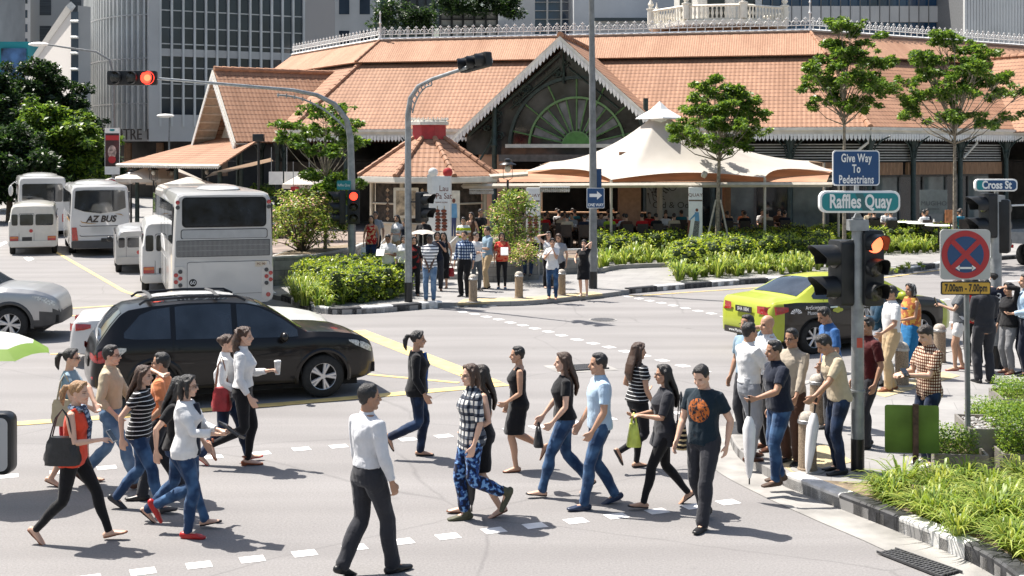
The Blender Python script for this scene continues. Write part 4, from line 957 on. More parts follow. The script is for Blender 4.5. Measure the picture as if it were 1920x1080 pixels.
# -------- people
def sinnoise(P, s, seed=0):
 r_ = np.random.default_rng(seed); out = np.zeros(len(P))
 for k in range(7):
  d = r_.normal(size=3); d /= np.linalg.norm(d); fr = s * r_.uniform(.6, 1.7)
  ph = r_.uniform(0, 6.28); d2 = r_.normal(size=3) * s * .4
  out += np.sin(P @ d * fr + ph + 1.3 * np.sin(P @ d2 + ph * 2))
 return out / 7
def finish(mb, name, m, parent, vox, smooth=2, wr=0, wscale=30, seed=0, floor=None, fac=.5):
 me = bpy.data.meshes.new(name); me.from_pydata([tuple(p) for p in mb.v], [], mb.f); me.update()
 mods = [('REMESH', dict(mode='VOXEL', voxel_size=vox, use_smooth_shade=True))]
 if smooth: mods.append(('SMOOTH', dict(factor=fac, iterations=smooth)))
 me = evalmesh(me, mods)
 n = len(me.vertices); co = np.empty(n * 3); me.vertices.foreach_get('co', co); co = co.reshape(-1, 3)
 if wr:
  no = np.empty(n * 3); me.vertices.foreach_get('normal', no); no = no.reshape(-1, 3)
  co = co + no * (wr * sinnoise(co, wscale, seed) + wr * .6 * sinnoise(co, wscale * 2.2, seed + 1))[:, None]
 if floor is not None: co[:, 2] = np.maximum(co[:, 2], floor)
 me.vertices.foreach_set('co', co.ravel()); me.update()
 me.materials.clear(); me.materials.append(m); me.name = name; me.shade_smooth()
 o = bpy.data.objects.new(name, me); col.objects.link(o)
 if parent is not None: o.parent = parent
 return o, co
def cloth(key, c, pat=None, c2=None, s=30, rough=.85, c3=None):
 key = 'cloth ' + key
 if key in MATS: return MATS[key]
 c = srgb(c) if isinstance(c, str) else c
 c2 = srgb(c2) if isinstance(c2, str) else c2; c3 = srgb(c3) if isinstance(c3, str) else c3
 m, nt, b = nodes(key); tc = N(nt, 'ShaderNodeTexCoord'); co = tc.outputs['Object']
 n = N(nt, 'ShaderNodeTexNoise'); n.inputs['Scale'].default_value = 14; n.inputs['Detail'].default_value = 5; L(nt, co, n.inputs['Vector'])
 base = mix(nt, n.outputs[0], tuple(x * .8 for x in c), tuple(min(1, x * 1.15) for x in c))
 sp = N(nt, 'ShaderNodeSeparateXYZ'); L(nt, co, sp.inputs[0])
 def band(o, fr, duty):
  a = N(nt, 'ShaderNodeMath', op='MULTIPLY', i_1=fr); L(nt, o, a.inputs[0])
  f_ = N(nt, 'ShaderNodeMath', op='FRACT'); L(nt, a.outputs[0], f_.inputs[0])
  g = N(nt, 'ShaderNodeMath', op='LESS_THAN', i_1=duty); L(nt, f_.outputs[0], g.inputs[0]); return g.outputs[0]
 if pat == 'stripe': base = mix(nt, band(sp.outputs[2], s, .38), base, c2)
 if pat == 'thin': base = mix(nt, band(sp.outputs[2], s, .16), base, c2)
 if pat == 'pin': base = mix(nt, band(sp.outputs[0], s, .3), base, c2)
 if pat == 'check':
  ad = N(nt, 'ShaderNodeMath', op='ADD'); L(nt, sp.outputs[0], ad.inputs[0]); L(nt, sp.outputs[1], ad.inputs[1])
  base = mix(nt, band(sp.outputs[2], s, .45), base, c2, 'MULTIPLY'); base = mix(nt, band(ad.outputs[0], s, .45), base, c2, 'MULTIPLY')
  if c3: base = mix(nt, band(sp.outputs[2], s / 2, .1), base, c3); base = mix(nt, band(ad.outputs[0], s / 2, .1), base, c3)
 if pat == 'denim':
  n3 = N(nt, 'ShaderNodeTexNoise'); n3.inputs['Scale'].default_value = 5; L(nt, co, n3.inputs['Vector'])
  mr = N(nt, 'ShaderNodeMapRange', i_1=.45, i_2=.7, i_4=.75); L(nt, n3.outputs[0], mr.inputs[0]); base = mix(nt, mr.outputs[0], base, c2)
 if pat in ('print', 'camo'):
  v_ = N(nt, 'ShaderNodeTexNoise'); v_.inputs['Scale'].default_value = s; v_.inputs['Detail'].default_value = 1; L(nt, co, v_.inputs['Vector'])
  g = N(nt, 'ShaderNodeMath', op='GREATER_THAN', i_1=.53); L(nt, v_.outputs[0], g.inputs[0]); base = mix(nt, g.outputs[0], base, c2)
  if c3:
   g = N(nt, 'ShaderNodeMath', op='LESS_THAN', i_1=.42); L(nt, v_.outputs[0], g.inputs[0]); base = mix(nt, g.outputs[0], base, c3)
 if pat == 'chest':
  d = N(nt, 'ShaderNodeVectorMath', op='DISTANCE'); d.inputs[1].default_value = (0.0, .13, 1.22); L(nt, co, d.inputs[0])
  v_ = N(nt, 'ShaderNodeTexNoise'); v_.inputs['Scale'].default_value = 40; v_.inputs['Detail'].default_value = 3; L(nt, co, v_.inputs['Vector'])
  g = N(nt, 'ShaderNodeMath', op='LESS_THAN', i_1=.125); L(nt, d.outputs['Value'], g.inputs[0])
  g2 = N(nt, 'ShaderNodeMapRange', i_1=.42, i_2=.5); L(nt, v_.outputs[0], g2.inputs[0])
  mu = N(nt, 'ShaderNodeMath', op='MULTIPLY'); L(nt, g.outputs[0], mu.inputs[0]); L(nt, g2.outputs[0], mu.inputs[1]); base = mix(nt, mu.outputs[0], base, c2)
 L(nt, base, b.inputs['Base Color']); b.inputs['Roughness'].default_value = rough; b.inputs['Specular IOR Level'].default_value = .25
 b.inputs['Sheen Weight'].default_value = .15
 n2 = N(nt, 'ShaderNodeTexNoise'); n2.inputs['Scale'].default_value = 9; n2.inputs['Detail'].default_value = 2; n2.inputs['Distortion'].default_value = 1.2; L(nt, co, n2.inputs['Vector'])
 bp = N(nt, 'ShaderNodeBump'); bp.inputs['Strength'].default_value = .55; bp.inputs['Distance'].default_value = .02
 L(nt, n2.outputs[0], bp.inputs['Height']); L(nt, bp.outputs[0], b.inputs['Normal'])
 MATS[key] = m
 return m
SKIN = {'light': (.62, .40, .29), 'tan': (.47, .28, .185), 'mid': (.38, .215, .135), 'brown': (.23, .12, .07), 'dark': (.09, .048, .03)}
def skinmat(k):
 key = 'skin ' + k
 if key in MATS: return MATS[key]
 m, nt, b = nodes(key); at = N(nt, 'ShaderNodeAttribute'); at.attribute_name = 'tint'
 c = SKIN[k]; tc = N(nt, 'ShaderNodeTexCoord')
 n = N(nt, 'ShaderNodeTexNoise'); n.inputs['Scale'].default_value = 11; L(nt, tc.outputs['Object'], n.inputs['Vector'])
 base = mix(nt, n.outputs[0], tuple(x * .86 for x in c), (c[0] * 1.12, c[1] * 1.04, c[2] * 1.02))
 L(nt, mix(nt, 1.0, base, at.outputs['Color'], 'MULTIPLY'), b.inputs['Base Color'])
 b.inputs['Roughness'].default_value = .48; b.inputs['Subsurface Weight'].default_value = .0
 MATS[key] = m; return m
HAIRC = {'black': (.012, .010, .010), 'dark': (.022, .014, .010), 'brown': (.06, .028, .015), 'blonde': (.34, .19, .085), 'grey': (.2, .2, .2)}
def hairmat(k):
 return mat('hair ' + k, HAIRC[k], rough=.42, var=.45, scale=60, bump=.5, bscale=70, stretch=(3, 3, .5), spec=.55)
def ik(a, t, l1, l2, pole):
 d = t - a; dist = max(min(d.length, (l1 + l2) * .998), abs(l1 - l2) + .01); d.normalize()
 p = pole - d * pole.dot(d)
 if p.length < 1e-4: p = d.orthogonal()
 p.normalize(); c = (l1 * l1 + dist * dist - l2 * l2) / (2 * l1 * dist); c = max(-1, min(1, c))
 return a + d * (l1 * c) + p * (l1 * math.sqrt(max(0, 1 - c * c))), a + d * dist
POSES = {
'stand': dict(fl=(.02, 0, 0), fr=(-.02, 0, 0), al=-.03, ar=.05),
'stand2': dict(fl=(.10, 0, 0), fr=(-.06, 0, 0), al=.03, ar=.02),
'strideL': dict(fl=(.27, .01, 10), fr=(-.30, .06, -34), al=-.16, ar=.2),
'strideR': dict(fl=(-.30, .06, -34), fr=(.27, .01, 10), al=.2, ar=-.16),
'wideL': dict(fl=(.33, .02, 15), fr=(-.35, .07, -40), al=-.2, ar=.22),
'wideR': dict(fl=(-.35, .07, -40), fr=(.33, .02, 15), al=.22, ar=-.2),
'passL': dict(fl=(.04, 0, 0), fr=(-.34, .22, -58), al=-.02, ar=.08),
'passR': dict(fl=(-.34, .22, -58), fr=(.04, 0, 0), al=.08, ar=-.02),
'smallL': dict(fl=(.2, .0, 4), fr=(-.2, .03, -20), al=-.08, ar=.12),
'smallR': dict(fl=(-.2, .03, -20), fr=(.2, .0, 4), al=.12, ar=-.08),
}
def person(loc, head=0, h=1.68, sex='m', pose='stand', skin='mid', hair=('short', 'black'), top=None, bottom=None, shoes=('shoe', '#1a1a1e'),
  label='', lean=0, turn=0, nod=0, twist=0, hl=None, hr=None, fat=1.0, vox=.011, glasses=None, extra=None, group=None, seat=None, seed=None, hat=None, lod=0):
 seed = seed if seed is not None else int(abs(loc[0] * 131 + loc[1] * 37)) % 1000
 P = POSES[pose] if isinstance(pose, str) else pose
 k = h / 1.70; fem = sex == 'f'
 hipx = .085; hipz = .905
 sx = .148 if fem else .168
 feet = {}
 L1, L2 = .425, .415
 drop = 0
 for s, key in ((-1, 'fl'), (1, 'fr')):
  y, z, p = P[key][:3]
  fx = s * (hipx + .012) if len(P[key]) < 4 else P[key][3]
  pr = R(p)
  ank = Vector((fx, y, z + .085))
  feet[s] = [ank, pr]
 if seat is None:
  for s in (-1, 1):
   a = feet[s][0]; dy = a.y; dx = a.x - s * hipx
   mx = math.sqrt(max(.01, (.836 ** 2) - dy * dy - dx * dx))
   drop = max(drop, hipz - (a.z + mx))
  pz = hipz - drop
 else: pz = seat
 pel = Vector((0, 0, pz)); dz = pz - hipz
 lean = R(lean); tw = R(twist)
 def S(p):
  p = Vector(p); z = p.z
  t = max(0, min(1, (z - .93) / .3)); t = t * t * (3 - 2 * t)
  a = lean * (.35 + .65 * t) if z > .86 else 0
  q = Vector((p.x, p.y, z - hipz))
  if tw: q = Matrix.Rotation(tw * t, 3, 'Z') @ q
  if a: q = Matrix.Rotation(-a, 3, 'X') @ q
  return q + Vector((0, 0, pz))
 J = {}
 for s in (-1, 1):
  hip = Vector((s * hipx, 0, pz)); a, pr = feet[s]
  kn, an = ik(hip, a, L1, L2, Vector((s * .12, 1, .1 if seat is None else 1)))
  J[s] = dict(hip=hip, knee=kn, ank=an, pitch=pr)
  sh = S((s * sx, -.008, 1.358))
  tgt = hl if s < 0 else hr
  sw = P['al'] if s < 0 else P['ar']
  if tgt is None: t = S((s * (sx + .075), sw + .03, .86 + abs(sw) * .25))
  else: t = S(tgt) if len(tgt) == 3 else Vector(tgt[:3])
  pole = Vector((s * .55, -.9, -.35))
  el, wr = ik(sh, t, .275, .245, pole)
  J[s].update(sh=sh, el=el, wr=wr)
 # ---------- torso rings (z, hx, hy, yoff)
 if fem: RG = [(.80, .075, .07, -.01), (.84, .15, .10, -.012), (.92, .168, .118, -.012), (1.0, .148, .102, -.004), (1.08, .122, .09, .004), (1.17, .132, .1, .012), (1.245, .145, .122, .026), (1.31, .142, .105, .01), (1.365, .13, .08, -.006), (1.405, .092, .062, -.012), (1.44, .052, .05, -.012)]
 else: RG = [(.80, .08, .07, -.005), (.84, .145, .10, -.006), (.92, .152, .112, -.004), (1.0, .142, .106, .004), (1.08, .138, .102, .008), (1.17, .148, .11, .008), (1.25, .160, .118, .008), (1.32, .162, .108, .002), (1.37, .148, .086, -.008), (1.41, .105, .066, -.012), (1.445, .062, .054, -.012)]
 def rings(mb, off=0, z0=.78, z1=2, n=20, belly=0, flare=0, y2=0):
  rows = []
  zs = [r_ for r_ in RG if z0 < r_[0] < z1]
  def rg(z):
   i = max(0, min(len(RG) - 2, next((j for j in range(len(RG) - 1) if RG[j + 1][0] >= z), len(RG) - 2)))
   a, b = RG[i], RG[i + 1]; t = (z - a[0]) / (b[0] - a[0]); return (z,) + tuple(lerp(a[q], b[q], t) for q in (1, 2, 3))
  if z0 > RG[0][0]: zs = [rg(z0)] + zs
  if z1 < RG[-1][0]: zs = zs + [rg(z1)]
  for z, a, b, yo in zs:
   wdt = 1 + (fat - 1) * (1 if z < 1.3 else .5)
   o = off + flare * max(0, 1.12 - z)
   bl = (fat - 1) * .12 * math.exp(-((z - 1.05) / .12) ** 2) if fat > 1 else 0
   row = []
   for j in range(n):
    t = 2 * math.pi * j / n; c_, s_ = math.cos(t), math.sin(t)
    e = .86
    x = (a * wdt + o) * math.copysign(abs(c_) ** e, c_); y = (b * wdt + o + (bl if s_ > 0 else 0)) * math.copysign(abs(s_) ** e, s_) + yo
    row.append(S((x, y, z)))
   rows.append(row)
  n_ = len(rows[0]); mb.grid(rows, close=True)
  o0 = len(mb.v) - n_ * len(rows)
  mb.f.append(tuple(range(o0, o0 + n_))[::-1]); mb.f.append(tuple(range(o0 + n_ * (len(rows) - 1), o0 + n_ * len(rows)))); mb.m += [0, 0]
 am = (.043 if fem else .050) * (1 + (fat - 1) * .5)
 lm = 1 + (fat - 1) * .5
 def arm(mb, s, o=0, f0=0, f1=2.0):
  A, B, C = J[s]['sh'], J[s]['el'], J[s]['wr']
  pts = []; rr = []
  for f_, r_ in ((0, am * 1.12), (.25, am * 1.05), (.5, am * .96), (.8, am * .82), (1.0, am * .78), (1.2, am * .82), (1.5, am * .68), (1.8, am * .53), (2.0, am * .5)):
   if f_ > f1 + 1e-6: break
   pts.append(A.lerp(B, f_) if f_ <= 1 else B.lerp(C, f_ - 1)); rr.append(r_ + o * (1 if f_ < 1.9 else .7))
  if f1 < 2 and len(pts) and f1 not in (0, .25, .5, .8, 1, 1.2, 1.5, 1.8):
   pts.append(A.lerp(B, f1) if f1 <= 1 else B.lerp(C, f1 - 1)); rr.append(rr[-1])
  inn = S((s * sx * .5, -.01, 1.375))
  mb.tube([inn] + pts, [am * .9 + o * .8] + [rr[0] * .97] + rr[1:], n=10, rnd=(o == 0))
 def leg(mb, s, o=0, f1=2.0, flare=0, slim=1):
  A, B, C = J[s]['hip'], J[s]['knee'], J[s]['ank']
  pts = []; rr = []
  for f_, r_ in ((0, .088), (.15, .09), (.4, .08), (.7, .066), (.95, .057), (1.05, .056), (1.3, .056), (1.5, .05), (1.75, .04), (1.92, .036), (2.0, .036)):
   if f_ > f1 + 1e-6: break
   p = A.lerp(B, f_) if f_ <= 1 else B.lerp(C, f_ - 1)
   if 1.1 < f_ < 1.7: p = p + Vector((0, -.012, 0))
   pts.append(p); rr.append(r_ * lm * (1.0 if not fem else .97) * (1 if o == 0 else slim) + o + flare * max(0, f_ - .8))
  if f1 < 2: pts.append(A.lerp(B, f1) if f1 <= 1 else B.lerp(C, f1 - 1)); rr.append(rr[-1])
  mb.tube(pts, rr, n=12, rnd=True)
 def footM(s):
  a = J[s]['ank']; yaw = R(-6 * s)
  return Matrix.Translation(a) @ Matrix.Rotation(yaw, 4, 'Z') @ Matrix.Rotation(J[s]['pitch'], 4, 'X')
 # ---------- head
 nb = S((0, -.012, 1.43))
 hm = Matrix.Translation(S((0, .012, 1.475))) @ Matrix.Rotation(-lean * .5 + R(-nod), 4, 'X') @ Matrix.Rotation(R(turn) + tw, 4, 'Z')
 if lean: hm = Matrix.Translation(S((0, .012, 1.475))) @ Matrix.Rotation(R(turn) + tw, 4, 'Z') @ Matrix.Rotation(-lean * .5 + R(-nod), 4, 'X')
 if not lean: hm = Matrix.Translation(S((0, .012, 1.475))) @ Matrix.Rotation(R(turn) + tw, 4, 'Z') @ Matrix.Rotation(R(-nod), 4, 'X')
 hs = .97 if fem else 1.0
 hm = hm @ Matrix.Diagonal((hs, hs, hs, 1))
 b = MB(); rings(b)
 for s in (-1, 1):
  arm(b, s); leg(b, s)
  m_ = footM(s)
  b.tube([(0, -.045, -.045), (0, .0, -.04), (0, .07, -.052), (0, .13, -.064), (0, .165, -.068)], [(.03, .034), (.036, .04), (.038, .028), (.042, .018), (.03, .012)], n=10, M=m_, rnd=True)
  w_ = J[s]['wr']; d = (w_ - J[s]['el']).normalized()
  fw = Vector((0, 1, 0)); side = d.cross(fw)
  th = fw - d * fw.dot(d)
  if th.length < .25: th = Vector((-s, 0, 0)) - d * (-s * d.x)
  th.normalize(); nrm = d.cross(th); nrm = nrm if nrm.x * -s > 0 else -nrm
  b.tube([w_ - d * .02, w_ + d * .02, w_ + d * .055, w_ + d * .088], [(.017, .024), (.016, .034), (.015, .04), (.012, .036)], n=10, up=th, rnd=True)
  curl = .5 if (hl if s < 0 else hr) is None else .95
  if lod == 0:
   for q, (off, ln) in enumerate(((.03, .068), (.011, .076), (-.010, .07), (-.029, .055))):
    base = w_ + d * .084 + th * off; c1 = curl * (.8 + .12 * q)
    p1 = base + (d * math.cos(c1 * .5) + nrm * math.sin(c1 * .5)) * ln * .5
    p2 = p1 + (d * math.cos(c1 * 1.4) + nrm * math.sin(c1 * 1.4)) * ln * .5
    b.tube([base - d * .015, base, p1, p2], [.0095, .0095, .0088, .0075], n=7, rnd=True)
   base = w_ + d * .03 + th * .03
   p1 = base + (d * .75 + th * .55 + nrm * .3).normalized() * .04; p2 = p1 + (d * .95 + th * .1 + nrm * .4).normalized() * .032
   b.tube([base - th * .012, base, p1, p2], [.013, .012, .0105, .0085], n=7, rnd=True)
  else:
   b.tube([w_ + d * .08, w_ + d * .13, w_ + d * .155 + nrm * .03], [(.011, .034), (.011, .03), (.009, .02)], n=8, up=th, rnd=True)
 nk = .05 if fem else .058
 b.tube([S((0, -.02, 1.40)), nb + Vector((0, .0, .01)), hm @ Vector((0, -.012, .06))], [nk * 1.25, nk, nk * .96], n=12)
 b.ell((0, -.006, .135), (.074, .094, .094), M=hm, n=16, m=10)
 b.ell((0, .024, .078), (.059, .066, .082), M=hm, n=16, m=10)
 b.ell((0, .058, .012), (.028, .026, .022), M=hm)
 for s in (-1, 1):
  b.ell((s * .034, .052, .07), (.029, .036, .032), M=hm)
  b.tube([(s * .056, .0, .06), (s * .045, .035, .022), (s * .015, .06, .006)], [.018, .017, .014], n=8, M=hm)
  b.ell((s * .0745, -.008, .094), (.0105, .02, .032), M=hm)
 b.ell((0, .075, .127), (.05, .016, .011), M=hm)
 b.tube([(0, .086, .118), (0, .098, .098), (0, .107, .078)], [.0085, .0105, .0145], n=8, M=hm, rnd=True)
 b.ell((0, .086, .048), (.025, .0135, .0115), M=hm)
 body, co = finish(b, 'person', skinmat(skin), None, vox, 2, fac=.4)
 inv = np.array(hm.inverted()); q = co @ inv[:3, :3].T + inv[:3, 3]
 tint = np.ones((len(co), 4))
 def spot(cx, cz, rx, rz, c):
  msk = (((np.abs(q[:, 0]) - cx) / rx) ** 2 + ((q[:, 2] - cz) / rz) ** 2 < 1) & (q[:, 1] > .05)
  tint[msk, :3] = c
 spot(0, .047, .026, .0085, (.78, .42, .42) if fem else (.8, .55, .52))
 spot(.031, .1245, .02, .0055, (.18, .15, .14)); spot(.031, .107, .016, .0065, (.12, .11, .11))
 body.data.color_attributes.new('tint', 'FLOAT_COLOR', 'POINT').data.foreach_set('color', tint.ravel())
 body.location = loc; body.rotation_euler = (0, 0, head); body.scale = (k, k, k)
 tag(body, label, 'person', group)
 V2 = vox * 1.1
 # ---------- hair
 hk, hc = hair
 if hk != 'bald':
  b = MB()
  if hk == 'fringe':
   b.ell((0, 0, .0), (.01, .01, .01), M=hm @ Matrix.Translation((0, -.05, .15)))
  b.ell((0, -.017, .146), (.081, .094, .093), M=hm, n=16, m=10)
  b.ell((0, .012, .2), (.064, .062, .036), M=hm)
  if hk in ('short', 'thin') :
   if hk == 'short': b.ell((.01, .024, .204), (.05, .04, .024), M=hm); b.ell((0, -.048, .098), (.062, .05, .055), M=hm)
   for s in (-1, 1): b.tube([(s * .072, .022, .17), (s * .074, .018, .115)], [(.012, .026), (.008, .012)], n=8, M=hm, up=(0, 1, 0))
  if hk == 'fringe': b.ell((0, .058, .176), (.062, .036, .034), M=hm)
  if hk in ('long', 'bob', 'pony', 'bun', 'curly'):
   for s in (-1, 1): b.tube([(s * .02, .06, .215), (s * .062, .046, .18), (s * .078, .01, .13)], [.022, .022, .018], n=8, M=hm)
  if hk == 'long':
   bk = [hm @ Vector((0, -.05, .15)), hm @ Vector((0, -.085, .05)), S((0, -.125, 1.40)), S((0, -.15, 1.30)), S((.01, -.135, 1.2))]
   b.tube(bk, [(.075, .05), (.088, .045), (.098, .036), (.09, .03), (.05, .018)], n=14, up=(0, 1, 0), rnd=True)
   for s in (-1, 1):
    b.tube([hm @ Vector((s * .074, -.005, .15)), hm @ Vector((s * .083, -.018, .07)), hm @ Vector((s * .082, -.02, -.01)), S((s * .085, -.06, 1.38)), S((s * .09, -.075, 1.28))], [.024, .028, .032, .028, .014], n=8, rnd=True)
  if hk == 'bob':
   b.tube([(0, -.05, .15), (0, -.065, .05), (0, -.06, -.02)], [(.08, .055), (.092, .05), (.08, .035)], n=14, M=hm, up=(0, 1, 0), rnd=True)
   for s in (-1, 1): b.tube([(s * .076, .01, .16), (s * .086, .012, .08), (s * .08, .018, -.005)], [.024, .028, .016], n=8, M=hm, rnd=True)
  if hk == 'curly':
   b.tube([(0, -.06, .16), (0, -.09, .06), (0, -.1, -.03), (0, -.11, -.1)], [(.085, .06), (.1, .06), (.095, .05), (.06, .03)], n=14, M=hm, up=(0, 1, 0), rnd=True)
   for i in range(26):
    a = i * 2.4; zz = .2 - .3 * (i / 26)
    b.ell((.085 * math.cos(a), -.055 - .05 * abs(math.sin(a)), zz), (.026, .026, .026), n=7, m=5, M=hm)
  if hk == 'pony':
   b.ell((0, -.105, .165), (.022, .024, .022), M=hm)
   b.tube([(0, -.1, .165), (0, -.145, .16), (.005, -.175, .10), (.01, -.175, .02), (.012, -.16, -.045)], [.02, .034, .038, .03, .008], n=9, M=hm, rnd=True)
  if hk == 'bun': b.ell((0, -.105, .16), (.042, .036, .04), M=hm)
  ho, _ = finish(b, 'hair', hairmat(hc), body, max(.009, vox * .95), 2, .0035 if hk != 'curly' else .007, 75, seed)
 # ---------- clothes
 if top:
  kind, m_, slv = top[:3]; hem = top[3] if len(top) > 3 else .86
  b = MB(); off = .016 if kind != 'tank' else .012
  if kind == 'jacket': off = .028
  top_z = 1.432 if kind in ('shirt', 'tee', 'jacket') else 1.36
  if kind in ('tank', 'dress'): top_z = 1.375
  rings(b, off, max(hem, .83) if kind != 'dress' else .83, top_z, flare=.05 if hem < .95 else .0)
  if kind in ('tank', 'dress') and not slv:
   for s in (-1, 1): b.tube([S((s * .085, .075, 1.33)), S((s * .095, .02, 1.425)), S((s * .085, -.075, 1.35))], [(.028, .014)] * 3, n=8, up=(0, 0, 1))
  if slv:
   for s in (-1, 1): arm(b, s, .017 if slv < 1 else .015, 0, slv)
  if kind in ('shirt',):
   b.tube([S((0, -.015, 1.41)), S((0, -.006, 1.462)), S((0, -.006, 1.47))], [(.082, .072), (.07, .066), (.064, .06)], n=12, up=(0, 1, 0))
  if kind == 'dress' or hem < .83:
   rows = []
   for i in range(7):
    t = i / 6; z = lerp(.93 + dz, hem * 1.0 + dz * .5, t)
    ys = []
    xs = []
    for s in (-1, 1):
     A, B, C = J[s]['hip'], J[s]['knee'], J[s]['ank']
     if z > B.z: f_ = (A.z - z) / max(.01, A.z - B.z); p = A.lerp(B, max(0, f_))
     else: f_ = (B.z - z) / max(.01, B.z - C.z); p = B.lerp(C, min(1, f_))
     ys.append(p.y); xs.append(p.x)
    r_ = lerp(.125, .105, t)
    y0, y1 = min(ys) - r_, max(ys) + r_; hx = lerp(.18, .165, t) * (1 + (fat - 1)) + (.03 * t if kind == 'dress' else 0)
    rows.append([(hx * math.copysign(abs(math.cos(a)) ** .6, math.cos(a)), (y0 + y1) / 2 + (y1 - y0) / 2 * math.copysign(abs(math.sin(a)) ** .6, math.sin(a)), z) for a in [2 * math.pi * j / 20 for j in range(20)]])
   rows = rows[::-1]; b.grid(rows, close=True); o0 = len(b.v) - 140
   b.f += [tuple(range(o0, o0 + 20))[::-1], tuple(range(o0 + 120, o0 + 140))]; b.m += [0, 0]
  finish(b, {'dress': 'dress', 'shirt': 'shirt', 'tee': 'shirt', 'tank': 'tank_top', 'jacket': 'jacket'}[kind], m_, body, V2, 3, .0105, 17, seed + 5)
 if bottom:
  kind, m_, ln = bottom
  b = MB()
  if kind in ('trousers', 'jeans', 'shorts', 'leggings'):
   o = {'trousers': .016, 'jeans': .011, 'shorts': .018, 'leggings': .006}[kind]
   rings(b, o * .7, .81, 1.035)
   for s in (-1, 1): leg(b, s, o, ln, flare={'trousers': .014, 'jeans': .008, 'shorts': .02, 'leggings': 0}[kind])
  else:
   rings(b, .012, .83, 1.05)
   rows = []
   for i in range(7):
    t = i / 6; z = lerp(.93 + dz, ln + dz * .5, t)
    ys = []
    for s in (-1, 1):
     A, B, C = J[s]['hip'], J[s]['knee'], J[s]['ank']
     p = A.lerp(B, max(0, (A.z - z) / max(.01, A.z - B.z))) if z > B.z else B.lerp(C, min(1, (B.z - z) / max(.01, B.z - C.z)))
     ys.append(p.y)
    r_ = lerp(.125, .115, t); y0, y1 = min(ys) - r_, max(ys) + r_; hx = lerp(.178, .185, t)
    rows.append([(hx * math.copysign(abs(math.cos(a)) ** .6, math.cos(a)), (y0 + y1) / 2 + (y1 - y0) / 2 * math.copysign(abs(math.sin(a)) ** .6, math.sin(a)), z) for a in [2 * math.pi * j / 20 for j in range(20)]])
   rows = rows[::-1]; b.grid(rows, close=True); o0 = len(b.v) - 140
   b.f += [tuple(range(o0, o0 + 20))[::-1], tuple(range(o0 + 120, o0 + 140))]; b.m += [0, 0]
  finish(b, kind, m_, body, V2, 3, (.0105 if kind != 'leggings' else .003), 17, seed + 9)
 if shoes:
  kind, c = shoes
  sm = mat('footwear ' + str(c), c, rough=.4 if kind == 'shoe' else .65, var=.1, scale=30)
  for s in (-1, 1):
   m_ = footM(s); b = MB()
   if kind == 'flat':
    b.tube([(0, -.056, -.062), (0, 0, -.066), (0, .08, -.068), (0, .135, -.07), (0, .178, -.072)], [(.036, .016), (.041, .014), (.044, .012), (.047, .016), (.03, .012)], n=10, M=m_, rnd=True)
   elif kind == 'heel':
    b.tube([(0, -.056, -.05), (0, 0, -.058), (0, .08, -.066), (0, .135, -.07), (0, .178, -.072)], [(.038, .03), (.043, .022), (.044, .018), (.047, .018), (.03, .014)], n=10, M=m_, rnd=True)
    b.box((-.03, -.075, -.1), (.03, -.02, -.05), M=m_)
    b.tube([(0, -.03, 0.015), (0, -.03, .03)], [.042, .042], n=10, M=m_)
   else:
    b.tube([(0, -.058, -.05), (0, 0, -.045), (0, .07, -.055), (0, .13, -.064), (0, .185, -.07)], [(.038, .037), (.042, .038), (.045, .03), (.049, .022), (.034, .016)], n=12, M=m_, rnd=True)
    b.tube([(0, -.05, -.078), (0, .06, -.08), (0, .185, -.08)], [(.042, .008), (.046, .008), (.04, .008)], n=10, M=m_, rnd=True)
    if kind == 'boot': b.tube([(0, -.02, -.04), (0, -.012, .05)], [.048, .05], n=10, M=m_)
   finish(b, 'shoe', sm, body, max(.01, vox), 1, floor=.0 if seat is None and J[s]['pitch'] == 0 else None)
 if glasses:
  b = MB()
  for s in (-1, 1):
   b.tube([(s * .031 + .021 * math.cos(a), .098, .107 + .015 * math.sin(a)) for a in [i * math.pi / 5 for i in range(11)]], .003, n=5, M=hm)
   b.tube([(s * .052, .097, .112), (s * .074, .06, .112), (s * .078, -.01, .108)], .0028, n=5, M=hm)
   if glasses == 'sun': b.ell((s * .031, .099, .107), (.022, .004, .017), M=hm)
  b.tube([(-.01, .1, .11), (.01, .1, .11)], .003, n=5, M=hm)
  b.build('glasses', mat('eyeglass frame', (.015, .015, .018), .25, var=0), body, True)
 if hat:
  b = MB(); hk2, hm_ = hat
  if hk2 == 'cap':
   b.ell((0, -.008, .165), (.084, .1, .078), M=hm); b.tube([(0, .06, .168), (0, .15, .158)], [(.075, .012), (.05, .008)], n=10, M=hm)
  if hk2 == 'scarf':
   b.ell((0, -.016, .14), (.088, .098, .104), M=hm); b.tube([(0, -.03, .09), (0, -.04, .0)], [(.085, .075), (.09, .08)], n=12, M=hm, up=(0, 1, 0))
  finish(b, 'cap' if hk2 == 'cap' else 'headscarf', hm_, body, .011, 1, .003, 40, seed)
 body['_J'] = 0; del body['_J']
 info = dict(body=body, J=J, S=S, hm=hm, k=k, M=Matrix.Translation(loc) @ Matrix.Rotation(head, 4, 'Z') @ Matrix.Diagonal((k, k, k, 1)))
 return info
